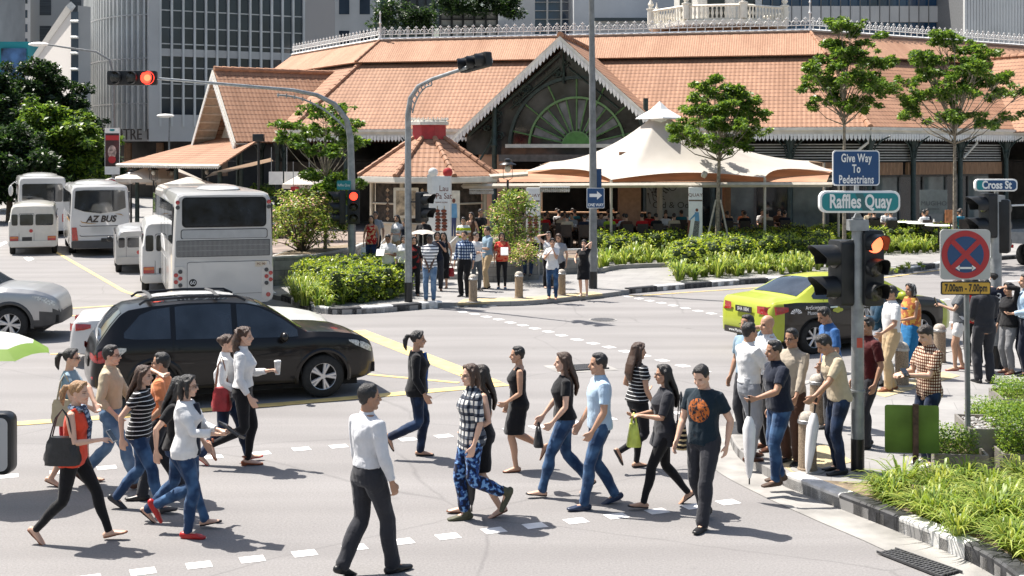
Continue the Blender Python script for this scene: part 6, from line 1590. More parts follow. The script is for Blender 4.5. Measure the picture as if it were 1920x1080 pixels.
rear(az, 'bumper', 2.1, .3, 0, .46, M_CLAD, .08, -.05, .05); rear(az, 'number_plate', .5, .14, .28, .62, MATS['black number plate'], .01, -.06, .0)
coachwheels(az, W, (2.2, 6.6), .42)
mb = MB(); mb.ell((0, 3.4, H + .02), (.85, 2.6, .16), 16, 8); mb.build('roof_unit', M_BUSW, az, True)
c3 = empty('coach', place((126, 444), (1.1, 0), R(22)), R(22), 'farthest white coach beyond the one lettered AZ BUS', 'coach')
boxbody(c3, 2.2, 9, 2.85, .3, M_BUSW, .15)
rear(c3, 'rear_window', 1.8, .85, 0, 2.1, M_CGL, .1, -.02, .06, .02)
for sd in (-1, 1):
 for i in range(5): sideplate(c3, 'window', [(q + .2 + i * 1.65, z) for q, z in rrect(1.58, .85, .05, 3, .8, 2.1)], 1.075, M_CGL, sd, .028)
 mb = MB(); plate(mb, rrect(.16, .4, .05, cx=sd * .95, cy=.9), -.02, .03); mb.build('tail_lamp', M_RED, c3)
coachwheels(c3, 2.2, (2.3, 7), .42)
mb = MB(); mb.ell((0, 4, 2.87), (.85, 2.8, .16), 16, 8); mb.build('roof_unit', M_BUSW, c3, True)
mb = MB(); mb.ell((-1.3, 8.8, 2.0), (.12, .1, .3), 10, 8); mb.tube([(-1.05, 8.9, 2.5), (-1.3, 8.9, 2.3)], .03, n=6); mb.build('wing_mirror', M_BUSW, c3, True)
def minibus(pix, local, rzd, W, H, L_, label, paint, side_door=False, name='minibus'):
 r_ = empty(name, place(pix, local, R(rzd)), R(rzd), label, 'minibus')
 boxbody(r_, W, L_, H, .3, paint, .14, .10, rear=.10)
 k = .10 / H
 rear(r_, 'rear_window', W * .36, H * .22, W * .23, H * .70, M_CGL, .06, -.015, .06, k); rear(r_, 'rear_window', W * .27, H * .22, -W * .13, H * .70, M_CGL, .06, -.015, .06, k); rear(r_, 'rear_window', W * .12, H * .22, -W * .37, H * .70, M_CGL, .05, -.01, .06, k)
 rear(r_, 'door_seam', W * .31, H * .58, -W * .13, H * .54, M_CLAD, .06, -.003, .06, k); rear(r_, 'rear_door', W * .295, H * .565, -W * .13, H * .54, paint, .06, -.008, .06, k)
 for sd in (-1, 1):
  t = rear(r_, 'tail_lamp', W * .17, H * .09, sd * W * .38, H * .33, M_RED, .02, -.02, .03); rear(r_, 'amber_lens', W * .16, H * .035, sd * W * .38, H * .35, mat('amber lens', (.5, .14, .02), .2, coat=1), .01, -.024, .0, par=t)
  n_w = 4
  for i in range(n_w):
   w_ = (L_ - .7) / n_w; sideplate(r_, 'window', [(q + .2 + i * w_, z) for q, z in rrect(w_ - .07, H * .28, .05, 3, w_ / 2, H * .69)], W / 2 - .065, M_CGL, sd, .035)
 rear(r_, 'bumper', W * .98, .22, 0, .44, paint, .06, -.07, .05); rear(r_, 'number_plate', .36, .15, -W * .12, H * .32, MATS['black number plate'], .01, -.02, .0)
 mb = MB(); mb.lathe([(0, 0), (.07, 0), (.07, .012), (0, .012)], 14, M=Matrix.Translation((-W * .04, -.0, H * .48)) @ Matrix.Rotation(R(90), 4, 'X')); mb.build('speed_disc', M_RED, r_)
 for y in (.85, L_ - .95):
  for sd in (-1, 1): wheel(r_, sd * (W / 2 - .13), y, .31, .2, sd, 8)
 mb = MB(); mb.ell((0, L_ * .5, H), (W * .36, L_ * .44, .09), 16, 8); mb.build('raised_roof', paint, r_, True)
 return r_
minibus((107, 477), (.88, 0), 19, 1.8, 1.95, 5.2, 'cream white minibus with two rear lamps beside the coach lettered AZ BUS', mat('cream white paint', (.60, .575, .52), .3, var=.04, coat=.8))
minibus((266, 552), (-.84, 0), 17, 1.72, 2.02, 4.7, 'white minibus parked tight along the left flank of the near coach', M_WHCAR)
mv = minibus((216, 514), (-.8, 0), 18, 1.62, 1.45, 4.2, 'small silver people carrier parked ahead of the white minibus', M_SILV, name='van')
mb = MB(); mb.ell((-.95, 3.2, .95), (.1, .06, .1), 10, 6); mb.build('door_mirror', M_BLACK, mv, True)
lr = empty('lorry', place((1885, 498), (-.95, 0), R(-55)), R(-55), 'flatbed lorry with a railed grey deck at the right edge', 'lorry')
mb = MB(); mb.box((-.95, 0, .85), (.95, 3.6, .98)); mb.box((-.97, -.03, .8), (.97, 0, 1.2)); mb.build('deck', mat('grey lorry deck', (.30, .30, .30), .6), lr)
for sd in (-1, 1):
 mb = MB(); mb.box((sd * .95 - .02, 0, .98), (sd * .95 + .02, 3.6, 1.25)); mb.build('side_board', MATS['grey lorry deck'], lr)
 mb = MB(); mb.tube([(sd * .9, .1, .98), (sd * .9, .1, 2.1), (sd * .9, 3.5, 2.1), (sd * .9, 3.5, .98)], .035, n=6); mb.build('rail', M_WHITE, lr)
 for y in (.9, 4.3): wheel(lr, sd * .8, y, .36, .24, sd, 8)
mb = MB(); mb.box((-.9, 3.7, .6), (.9, 5.2, 2.1)); mb.build('cab', mat('teal lorry cab', (.03, .2, .22), .4, coat=.6), lr, bevel=.12)
rear(lr, 'tail_lamp', .25, .12, -.75, .7, M_RED, .02, -.03, 0); rear(lr, 'tail_lamp', .25, .12, .75, .7, M_RED, .02, -.03, 0)
mb = MB(); mb.box((-.4, .2, .45), (.4, 4.6, .8)); mb.build('chassis', M_UNDER, lr)
mp = AT(-8, 830, 8.7); vh_ = empty('lorry', (mp.x - .55, mp.y, 0), 0, 'unseen lorry at the left edge of which only a black framed wing mirror shows', 'lorry')
mb = MB(); mb.box((-2.1, -4.5, .7), (-.1, .6, 2.9)); mb.build('body', M_WHCAR, vh_, bevel=.1)
for y in (-3.5, -.3):
 for sd in (0, 1): wheel(vh_, -.3 - sd * 1.6, y, .42, .26, 1 if not sd else -1, 8)
wm = empty('x', (0, 0, 0)); bpy.data.objects.remove(wm)
mb = MB(); plate(mb, rrect(.26, .42, .06, cx=.55, cy=mp.z), -.06, .06); w_ = mb.build('wing_mirror', M_BLACK, vh_, bevel=.02)
mb = MB(); plate(mb, rrect(.21, .36, .045, cx=.55, cy=mp.z), -.064, -.0605); mb.build('mirror_glass', mat('mirror glass', (.6, .62, .64), .03, 1.0, var=0), w_)
mb = MB(); mb.tube([(-.12, 0, mp.z + .3), (.3, .02, mp.z + .24), (.55, .02, mp.z + .16)], .022, n=6); mb.build('mirror_arm', M_BLACK, w_)
# -------- vegetation
def leafmat(name, c, tr=.35):
 if name in MATS: return MATS[name]
 m, nt, b = nodes(name); tc = N(nt, 'ShaderNodeTexCoord')
 n = N(nt, 'ShaderNodeTexNoise', i_Scale=2.5, i_Detail=4.0); L(nt, tc.outputs['Object'], n.inputs['Vector'])
 r1 = N(nt, 'ShaderNodeMapRange', i_1=.3, i_2=.7); L(nt, n.outputs[0], r1.inputs[0])
 o = mix(nt, r1.outputs[0], tuple(x * .7 for x in c), tuple(x * 1.25 for x in c)); L(nt, o, b.inputs['Base Color'])
 b.inputs['Roughness'].default_value = .42; b.inputs['Specular IOR Level'].default_value = .4
 t = N(nt, 'ShaderNodeBsdfTranslucent'); t.inputs[0].default_value = (min(1, c[0] * 1.7), min(1, c[1] * 1.6), c[2], 1)
 ms = N(nt, 'ShaderNodeMixShader'); ms.inputs[0].default_value = tr; L(nt, b.outputs[0], ms.inputs[1]); L(nt, t.outputs[0], ms.inputs[2]); L(nt, ms.outputs[0], nt.nodes['Material Output'].inputs[0])
 MATS[name] = m; return m
LT = [leafmat('tree leaf dark', (.045, .095, .018)), leafmat('tree leaf mid', (.085, .165, .024)), leafmat('tree leaf light', (.19, .29, .045))]
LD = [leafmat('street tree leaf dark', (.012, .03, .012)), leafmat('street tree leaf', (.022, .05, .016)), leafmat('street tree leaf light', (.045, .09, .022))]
LH = [leafmat('hedge leaf', (.20, .29, .025)), leafmat('hedge leaf bright', (.36, .43, .05)), leafmat('hedge leaf deep', (.08, .16, .02))]
LG = [leafmat('strap leaf', (.19, .27, .04)), leafmat('strap leaf pale', (.36, .41, .10)), leafmat('strap leaf deep', (.10, .17, .03))]
LP = [leafmat('shrub leaf pale', (.20, .30, .05)), leafmat('shrub leaf yellow', (.34, .38, .09)), leafmat('shrub leaf deep', (.07, .13, .025)), mat('pink blossom', (.62, .36, .26), .7, var=.1)]
M_BARK = mat('bark', (.13, .10, .075), .9, var=.3, scale=12, bump=.5, bscale=30)
M_BARKL = mat('pale bark', (.26, .22, .17), .9, var=.3, scale=12, bump=.5, bscale=30)
def leafmesh(name, P, size, mats, parent, seed=0, up=.4, w=.42, probs=None, D=None, var=.35):
 g_ = np.random.default_rng(seed); n = len(P); P = np.asarray(P, dtype=float)
 d = g_.normal(size=(n, 3)) if D is None else np.asarray(D) + g_.normal(size=(n, 3)) * .55
 d[:, 2] *= .6; d /= np.linalg.norm(d, axis=1)[:, None]
 nr = g_.normal(size=(n, 3)); nr[:, 2] = np.abs(nr[:, 2]) + up * 2; s = np.cross(d, nr); s /= np.linalg.norm(s, axis=1)[:, None] + 1e-9
 u = np.cross(s, d)
 L_ = size * g_.uniform(1 - var, 1 + var, n)[:, None]
 V = np.empty((n, 4, 3)); V[:, 0] = P - d * L_ * .5; V[:, 2] = P + d * L_ * .5 - u * L_ * .12
 V[:, 1] = P + s * L_ * w * .5 + u * L_ * .06; V[:, 3] = P - s * L_ * w * .5 + u * L_ * .06
 me = bpy.data.meshes.new(name); me.vertices.add(n * 4); me.vertices.foreach_set('co', V.ravel())
 me.loops.add(n * 4); me.loops.foreach_set('vertex_index', np.arange(n * 4)); me.polygons.add(n); me.polygons.foreach_set('loop_start', np.arange(n) * 4); me.polygons.foreach_set('loop_total', np.full(n, 4))
 for m in mats: me.materials.append(m)
 me.polygons.foreach_set('material_index', g_.choice(len(mats), n, p=probs)); me.update(); me.validate()
 o = bpy.data.objects.new(name, me); col.objects.link(o); o.parent = parent; return o
def clumpy(centres, radii, per, seed=0, flat=.6, shell=.5):
 g_ = np.random.default_rng(seed); out = []; dirs = []
 for c, r_ in zip(centres, radii):
  k = max(6, int(per * (r_ / np.mean(radii)) ** 2)); v = g_.normal(size=(k, 3)); v /= np.linalg.norm(v, axis=1)[:, None]
  q = v * (r_ * (shell + (1 - shell) * g_.uniform(0, 1, k) ** .5))[:, None]; q[:, 2] *= flat
  out.append(np.asarray(c) + q); dirs.append(v)
 return np.concatenate(out), np.concatenate(dirs)
def tree(loc, h, trunk_h, tiers, label, leaf=.17, mats=LT, probs=(.35, .4, .25), tr=.07, bark=M_BARKL, seed=1, per=60, forks=1, group=None, lean=(0, 0), csize=.42, name='tree', flat=.55):
 r_ = random.Random(seed); root = empty(name, loc, 0, label, 'tree', group)
 mb = MB(); cs = []; rs = []
 tp = Vector((lean[0], lean[1], h * .93))
 axis = [Vector((0, 0, -.2)), Vector((lean[0] * .1, lean[1] * .1, trunk_h * .5)), Vector((lean[0] * .4, lean[1] * .4, trunk_h)), tp.lerp(Vector((lean[0] * .4, lean[1] * .4, trunk_h)), .4), tp]
 mb.tube(axis, [tr * 1.25, tr, tr * .8, tr * .45, tr * .15], n=8)
 for z, rad, k in tiers:
  a0 = r_.uniform(0, 6.28)
  for i in range(k):
   a = a0 + 6.283 * i / k + r_.uniform(-.35, .35); q = rad * r_.uniform(.35, 1.0)
   c = Vector((lean[0] * z / h + q * math.cos(a), lean[1] * z / h + q * math.sin(a), z + r_.uniform(-.22, .22) - .06 * q)); cs.append(c); rs.append(csize * r_.uniform(.5, .95))
   zb = lerp(trunk_h * .92, z, .35); st = Vector((lean[0] * zb / h, lean[1] * zb / h, zb))
   mid = st.lerp(c, .55) + Vector((0, 0, -.12 * q)); mb.tube([st, mid, c], [tr * .42, tr * .24, tr * .1], n=5)
   for _ in range(4):
    e = c + Vector((r_.uniform(-.45, .45), r_.uniform(-.45, .45), r_.uniform(-.22, .25))) * csize * 2.6; mb.tube([mid.lerp(c, .6), e], [tr * .16, tr * .06], n=4); cs.append(e); rs.append(csize * r_.uniform(.3, .65))
 mb.build('trunk', bark, root, True)
 P, D = clumpy(cs, rs, per, seed, flat, .25)
 leafmesh('crown', P, leaf, mats, root, seed, probs=list(probs), D=D)
 return root
def base(u, v, z=ZP): p = G(u, v, z); return (p.x, p.y, z)
def atz(u, y, z): return ((u - 960) * y / F, y, z)
tree(atz(610, 39.5, ZP), 5.1, 2.5, [(1.9, .5, 3), (2.6, .9, 5), (3.1, 1.2, 5), (4.1, 1.5, 7), (4.6, 1.4, 6), (5.0, .7, 4)], 'slim young tree in the corner hedge left of the curved signal arm', .17, LT, (.3, .4, .3), .055, M_BARKL, 11, 52, csize=.34)
tr2 = tree(atz(1345, 46.5, .5), 5.95, 3.0, [(3.9, 1.9, 8), (4.5, 2.2, 11), (5.1, 1.9, 11), (5.6, 1.3, 8), (5.9, .6, 4)], 'staked young tree in front of the white canopy', .155, LT, (.25, .42, .33), .075, M_BARKL, 5, 72, lean=(.15, 0), csize=.4)
for dx, dy in ((-.55, -.2), (.5, -.25), (.05, .5)):
 mb = MB(); mb.tube([(dx, dy, -.3), (dx * .15 + .03, dy * .15, 1.75)], .035, n=6); mb.build('stake', mat('pale timber stake', (.42, .38, .32), .8, var=.2, scale=10), tr2, True)
tree(atz(1583, 44, .4), 7.9, 4.4, [(5.35, 1.3, 7), (6.0, 1.7, 11), (6.6, 1.5, 9), (7.2, .9, 6), (7.8, .35, 4)], 'slender tree rising behind the blue give way sign', .15, LT, (.25, .42, .33), .06, M_BARKL, 8, 72, csize=.38)
tree(atz(1790, 45, .4), 7.6, 3.6, [(4.9, 1.8, 8), (5.7, 2.4, 12), (6.3, 2.3, 13), (6.9, 1.7, 10), (7.4, .8, 5)], 'spreading tree behind the no stopping sign', .15, LT, (.25, .42, .33), .07, M_BARKL, 21, 72, csize=.4)
for i, (u, y, h, th, R_, lab) in enumerate(((70, 92, 10.4, 3, 4.0, 'tallest dark street tree at the far left'), (-20, 88, 9.0, 3, 3.6, 'dark street tree cut by the left edge'), (100, 78, 6.6, 1.6, 2.7, 'brighter rounded street tree before the tall dark one'), (18, 74, 5.2, 1.5, 2.4, 'low dark street tree above the left minibus'), (150, 98, 5.4, 1.6, 2.4, 'small tree between the banner post and the tall dark tree'))):
 bright = i == 2
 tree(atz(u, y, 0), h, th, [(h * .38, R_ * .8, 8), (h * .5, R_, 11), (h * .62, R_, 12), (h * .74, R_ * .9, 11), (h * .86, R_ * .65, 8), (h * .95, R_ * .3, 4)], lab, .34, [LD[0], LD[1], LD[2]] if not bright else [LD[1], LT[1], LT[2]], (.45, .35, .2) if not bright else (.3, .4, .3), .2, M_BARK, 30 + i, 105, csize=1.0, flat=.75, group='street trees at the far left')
def shrub(loc, r_, h, label, mats, probs, seed, leaf=.1, n=60, per=50, name='shrub', stem=True, cs=.26):
 g_ = random.Random(seed); root = empty(name, loc, 0, label, 'shrub'); c = []; rr = []
 mb = MB()
 for i in range(n):
  a = g_.uniform(0, 6.28); t = g_.uniform(0, 1) ** .6; z = h * g_.uniform(.18, .98); k = math.sqrt(max(.05, 1 - ((z - h * .45) / (h * .6)) ** 2))
  p = Vector((r_ * t * k * math.cos(a), r_ * t * k * math.sin(a), z)); c.append(p); rr.append(cs * g_.uniform(.6, 1.3))
  if stem and i % 3 == 0: mb.tube([(p.x * .1, p.y * .1, 0), p * .6 + Vector((0, 0, z * .1)), p], [.025, .015, .006], n=4)
 if mb.v: mb.build('stems', M_BARK, root)
 P, D = clumpy(c, rr, per, seed, .8, .3); leafmesh('foliage', P, leaf, mats, root, seed, probs=list(probs), D=D)
 return root
shrub((PL1.x - .3, PL1.y, PL1.z), 1.35, 1.85, 'pale flowering shrub filling the stone planter right of the coach', LP, (.34, .3, .2, .16), 3, .11, 110, 46)
shrub(atz(963, 38.5, ZP + .6), .85, 2.0, 'tall flowering shrub in the planter behind the orange-topped woman', LP, (.38, .16, .34, .12), 4, .1, 80, 46)
shrub(atz(982, 37.0, ZP + .6), .45, .55, 'low pink tinged shrub at the foot of the tall flowering shrub', LP, (.3, .3, .15, .25), 6, .08, 30, 40, stem=False)
shrub(atz(488, 60, .2), 1.0, 2.3, 'light green leafy shrub behind the top right corner of the coach', LT, (.2, .4, .4), 7, .14, 50, 46)
shrub(atz(188, 84, .0), 1.6, 1.7, 'blossoming bush below the banner post', [LT[1], LT[2], LP[0], M_WHITE], (.4, .3, .2, .1), 8, .16, 50, 46)
shrub(atz(765, 60, 1.0), .9, 1.2, 'potted bush at the back of the terrace', LT, (.4, .4, .2), 9, .12, 40, 30)
for u, y, v, rr in ((735, 146, 42, 3.6), (790, 147, 46, 2.6), (850, 143, 14, 2.8), (905, 143, 14, 2.8), (955, 143, 18, 2.4)):
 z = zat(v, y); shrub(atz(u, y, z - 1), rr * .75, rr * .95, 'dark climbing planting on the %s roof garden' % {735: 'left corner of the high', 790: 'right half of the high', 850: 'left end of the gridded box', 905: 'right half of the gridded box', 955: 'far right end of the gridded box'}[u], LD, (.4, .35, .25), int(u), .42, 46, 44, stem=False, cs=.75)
def hedge(pix, z0, h, label, mats=LH, probs=(.4, .42, .18), seed=1, lump=.26, leaf=.085, dens=34, step=.27, per=62, name='hedge', cat='hedge', trim=None):
 g_ = random.Random(seed); poly = [G(u, v, z0) for u, v in pix]; o = sum(poly, Vector()) / len(poly)
 root = empty(name, (o.x, o.y, z0), 0, label, cat); q = [(p.x - o.x, p.y - o.y) for p in poly]
 def inside(x, y):
  c = False
  for i in range(len(q)):
   (x0, y0), (x1, y1) = q[i], q[i - 1]
   if (y0 > y) != (y1 > y) and x < (x1 - x0) * (y - y0) / (y1 - y0) + x0: c = not c
  return c
 xs = [a for a, _ in q]; ys = [b_ for _, b_ in q]; c = []; rr = []; x = min(xs)
 while x < max(xs):
  y = min(ys)
  while y < max(ys):
   px, py = x + g_.uniform(-.1, .1), y + g_.uniform(-.1, .1)
   if inside(px, py):
    hh = h * g_.uniform(.72, 1.1) if trim is None else h * g_.uniform(.95, 1.03); c.append((px, py, hh - lump * .5)); rr.append(lump * g_.uniform(.75, 1.2))
    z = hh - lump * 1.4
    while z > .05: c.append((px + g_.uniform(-.08, .08), py + g_.uniform(-.08, .08), z)); rr.append(lump * g_.uniform(.8, 1.1)); z -= lump * 1.25
   y += step
  x += step
 P, D = clumpy(c, rr, per, seed, .8, .7); leafmesh('foliage', P, leaf, mats, root, seed, probs=list(probs), D=D, up=.6, w=.5)
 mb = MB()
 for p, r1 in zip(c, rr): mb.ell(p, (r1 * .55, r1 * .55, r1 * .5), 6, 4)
 mb.build('inner_twigs', mat('hedge inner twigs', (.03, .05, .012), .9, var=.2), root)  # dark green lumps added inside so gaps between leaves don't show through
 return root
hedge([(556, 535), (640, 528), (765, 525), (762, 560), (620, 574), (600, 560)], ZP, .78, 'lumpy bright green hedge at the kerb corner below the slim tree', seed=3, lump=.24)
hedge([(1120, 494), (1330, 482), (1560, 473), (1790, 467), (1790, 459), (1560, 465), (1330, 472), (1120, 482)], ZP, .9, 'rear long row of bright hedge below the canopy', seed=5, lump=.3, step=.36, per=52, leaf=.1)
hedge([(1265, 517), (1400, 503), (1560, 492), (1560, 480), (1400, 488), (1270, 498)], ZP, .95, 'front row of bright hedge behind the taxi', seed=6, lump=.3, step=.34, per=54, leaf=.1)
def blades(name, pts, root, seed, ln=.5, n=34, wd=.022, mats=LG, spread=.55):
 g_ = np.random.default_rng(seed); P = np.repeat(np.asarray(pts), n, axis=0); k = len(P); hs_ = np.repeat(g_.uniform(.6, 1.3, len(pts)), n)
 a = g_.uniform(0, 6.283, k); sp = g_.uniform(.15, 1, k) * spread; l = ln * hs_ * g_.uniform(.6, 1.25, k)
 d = np.stack([np.cos(a), np.sin(a), np.zeros(k)], 1); s = np.stack([-np.sin(a), np.cos(a), np.zeros(k)], 1); z = np.array([0, 0, 1.0])
 P = P + d * g_.uniform(0, .07, k)[:, None]
 rows = []
 for t, zz, w_ in ((0, 0, 1), (.33, .42, 1.15), (.66, .66, 1.0), (.88, .66, .7), (1.08, .54, .12)):
  c = P + d * (l * sp * 1.5 * t ** 1.35)[:, None] + z * (l * zz * (1.28 - sp * .55))[:, None]; rows += [c - s * (wd * w_), c + s * (wd * w_)]
 V = np.stack(rows, 1).reshape(-1, 3); F_ = np.array([[0, 1, 3, 2], [2, 3, 5, 4], [4, 5, 7, 6], [6, 7, 9, 8]]); fs = (np.arange(k)[:, None, None] * 10 + F_[None]).reshape(-1)
 me = bpy.data.meshes.new(name); me.vertices.add(len(V)); me.vertices.foreach_set('co', V.ravel()); me.loops.add(len(fs)); me.loops.foreach_set('vertex_index', fs); m_ = k * 4
 me.polygons.add(m_); me.polygons.foreach_set('loop_start', np.arange(m_) * 4); me.polygons.foreach_set('loop_total', np.full(m_, 4))
 for m in mats: me.materials.append(m)
 me.polygons.foreach_set('material_index', np.repeat(g_.choice(len(mats), k, p=[.45, .35, .2]), 4)); me.update(); me.validate(); me.shade_smooth()
 o = bpy.data.objects.new(name, me); col.objects.link(o); o.parent = root; return o
def tufts(pix, z0, step, label, seed, **kw):
 g_ = random.Random(seed); q = [G(u, v, z0) for u, v in pix]; pts = []
 xs = [p.x for p in q]; ys = [p.y for p in q]; x = min(xs)
 while x < max(xs):
  y = min(ys)
  while y < max(ys):
   px, py = x + g_.uniform(-.5, .5) * step, y + g_.uniform(-.5, .5) * step; c = False
   for i in range(len(q)):
    if (q[i].y > py) != (q[i - 1].y > py) and px < (q[i - 1].x - q[i].x) * (py - q[i].y) / (q[i - 1].y - q[i].y) + q[i].x: c = not c
   if c and g_.random() > .16: pts.append((px, py, z0))
   y += step
  x += step
 return tag(blades('grass_tufts', pts, None, seed, **kw), label, 'grass', kind='stuff')
tufts([(1612, 908), (1680, 962), (1780, 1002), (1900, 1052), (2150, 1160), (2150, 930), (1930, 905), (1770, 912), (1700, 918)], ZP + .02, .26, 'bright arching strap-leaved tufts filling the corner bed', 3, ln=.33, n=75, wd=.0085, spread=.9)
tufts([(535, 560), (575, 547), (625, 553), (650, 575), (600, 578), (560, 572)], ZP, .32, 'pale grassy tufts at the tip of the corner hedge', 4, ln=.55, n=40, wd=.016)
tufts([(1270, 528), (1400, 518), (1545, 510), (1555, 498), (1400, 507), (1270, 520)], ZP, .4, 'strap-leaved tufts along the kerb before the front hedge', 5, ln=.6, n=34, wd=.02)
tufts([(1125, 507), (1260, 497), (1420, 487), (1600, 480), (1790, 473), (1790, 467), (1560, 474), (1330, 483), (1120, 495)], ZP, .45, 'strap-leaved tufts before the rear hedge', 6, ln=.62, n=30, wd=.022)
tufts([(1640, 520), (1700, 508), (1755, 497), (1700, 500), (1640, 512)], ZP, .5, 'thin lawn strip at the kerb behind the red signal', 7, ln=.16, n=26, wd=.015)
mb = MB(); ribbon(mb, [Vector((p.x, p.y, 0)) for p in smoothline([G(1118, 512, ZP), G(1160, 504, ZP), G(1255, 500, ZP)], 5)], 0, -.15, ZP, ZP + .14); tag(mb.build('bed_edging', M_CONC), kind='structure')
def boxplanter(u, v, w_, d, h, hh, label, pebbles=False, rot=-8, hedge_on=True):
 p = G(u, v, ZP); root = empty('planter', (p.x, p.y, ZP), R(rot), label, 'planter')
 mb = MB(); t = .03
 for a, b_ in (((0, 0), (w_, t)), ((0, d - t), (w_, d)), ((0, t), (t, d - t)), ((w_ - t, t), (w_, d - t))): mb.box((a[0], a[1], 0), (b_[0], b_[1], h))
 mb.build('box', mat('brushed planter metal', (.27, .25, .225), .45, .3, var=.15, scale=6), root)
 mb = MB(); mb.box((t, t, h - .1), (w_ - t, d - t, h - .06)); mb.build('soil', M_SOIL, root)
 if pebbles:
  mb = MB(); g_ = random.Random(2)
  for i in range(150): mb.ell((g_.uniform(.06, w_ - .06), g_.uniform(.06, d - .06), h - .04 + g_.uniform(0, .02)), (g_.uniform(.02, .045), g_.uniform(.02, .04), .02), 7, 4)
  o = mb.build('pebbles', mat('pale pebbles', (.36, .35, .34), .7, var=.4, scale=9), root, True); o['kind'] = 'stuff'
 if hedge_on:
  g_ = random.Random(int(u)); c = []; rr = []
  for i in range(int((w_ - .1) / .09) + 1):
   for j in range(int((d - .1) / .09) + 1):
    for k in range(int(hh / .1) + 1): c.append((.05 + i * .09, .05 + j * .09, h - .02 + k * .1)); rr.append(.065)
  P, D = clumpy(c, rr, 15, int(u), .9, .5); P[:, 2] = np.minimum(P[:, 2], h + hh + .05 + .03 * np.sin(P[:, 0] * 9) * np.cos(P[:, 1] * 8)); leafmesh('clipped_hedge', P, .036, [LH[2], LH[0], LT[2]], root, int(u), probs=[.4, .3, .3], D=D, up=.8, w=.55)
 return root
boxplanter(1752, 886, .62, .9, .22, .2, 'low metal planter with clipped hedge left of the no stopping sign pole')
boxplanter(1818, 872, .85, .9, .44, .0, 'metal planter filled with pale pebbles right of the no stopping sign pole', True, hedge_on=False)
boxplanter(1880, 892, 1.6, 1.2, .25, .42, 'metal planter with a thick clipped hedge at the right edge beside the pebbles')
boxplanter(1830, 822, 1.9, .75, .22, .26, 'metal planter with clipped hedge behind the pebble planter')
boxplanter(1880, 768, 1.8, .9, .16, .22, 'farthest clipped box hedge at the right edge')
# -------- street furniture
M_POLE = mat('galvanised pole', (.30, .315, .325), .5, .45, var=.16, scale=7, detail=8)
M_POLED = mat('grey painted pole', (.20, .21, .215), .55, .2, var=.14, scale=7)
M_SIGB = mat('signal housing black', (.010, .011, .013), .5, var=.2, scale=8)
M_NAVY = mat('sign navy', (.010, .060, .17), .4, var=.05)
M_TEAL = mat('sign teal', (.008, .22, .24), .4, var=.05)
M_LET = mat('sign white lettering', (.80, .80, .78), .5, var=0)
M_LRED = mat('lit red lamp', (1.0, .05, .025), .4, var=0, emit=1.7)
M_LORG = mat('lit red lamp core', (1.0, .17, .07), .4, var=0, emit=1.5)
M_LGRN = mat('dim green lens', (.01, .18, .17), .3, var=0)
M_LDRK = mat('dark lens', (.045, .042, .035), .25, var=.5, scale=30)
GRN = M_LGRN
def head(parent, loc, rz, lamps, w_=.34, pitch=.36, name='signal_head', horiz=False, board=None, ro=0, r_=.12, visor=.24):
 n = len(lamps); h = pitch * n + .04
 hd = MB();
 if board: plate(hd, rrect(*board, .05), .06, .09)
 plate(hd, rrect(w_, h, .05), -.06, .12); o = hd.build(name, M_SIGB, parent, bevel=.012, loc=loc, rot=(0, ro, rz))
 for i, m in enumerate(lamps):
  z = h / 2 - .02 - pitch * (i + .5)
  mb = MB(); mb.lathe([(0, 0), (r_, 0), (r_, .012), (r_ * .6, .035), (0, .042)], 18, M=Matrix.Translation((0, -.06, z)) @ Matrix.Rotation(R(90), 4, 'X')); mb.build('lamp', m, o, True)
  mb = MB(); rows = []
  for q in range(15):
   a = R(-35 + 250 * q / 14); rr = r_ * 1.16; c_, s_ = math.cos(a), math.sin(a); ext = visor * (.55 + .45 * max(0, s_))
   rows.append([(rr * c_, -.06, z + rr * s_), (rr * c_, -.06 - ext, z + rr * s_), (rr * .93 * c_, -.06 - ext, z + rr * .93 * s_), (rr * .93 * c_, -.06, z + rr * .93 * s_)])
  mb.grid(rows, close=True); mb.build('visor', M_SIGB, o, True, angle=60)
 return o
def pole(root, h, r0, r1, m=M_POLE, black=.35, base_r=None):
 mb = MB(); mb.lathe([(r0 * 1.02, 0), (r0 * 1.02, black)], 16); mb.build('black_foot', M_BLACK, root, True)
 mb = MB(); mb.lathe([(r0, black), (lerp(r0, r1, .5), h * .5), (r1, h)], 16); return mb.build('pole', m, root, True)
def nameplate(root, s_, w_, h, z, m, size, sx, x=0, y=-.06, stripe=True, r_=None, back=True):
 mb = MB(); plate(mb, rrect(w_, h, h * .32, cx=x, cy=z), y - .05, y + .05); mb2 = mb.build('name_plate', M_LET, root, bevel=.008)
 for yy, f_ in ((y - .056, 1), (y + .051, -1)):
  p = MB(); plate(p, rrect(w_ - .05, h - .05, h * .28, cx=x, cy=z), yy, yy + .005); p.build('face', m, mb2)
 if stripe:
  p = MB(); q = [(x - .06, z + h / 2 - .03), (x + .03, z + h / 2 - .03), (x + .12, z - h / 2 + .03), (x + .03, z - h / 2 + .03)]; plate(p, q, y - .060, y - .056); p.build('stripe', mat('grey sign stripe', (.03, .12, .13), .4, var=0), mb2)
 text('lettering', s_, size, M_LET, mb2, (x, y - .062, z), (R(90), 0, 0), sx, .001, bold=.006)
p = G(1608, 882, ZP); sp = empty('traffic_signal_post', (p.x, p.y, ZP), 0, 'grey signal post with Raffles Quay and give way signs and a lit red lamp', 'traffic light')
ppm = F / p.y
Zv = lambda v, y=p.y: HC - (v - VH) * y / F - ZP
Xu = lambda u, y=p.y, x0=p.x: (u - 960) * y / F - x0
pole(sp, Zv(408), .078, .07, M_POLE, .38)
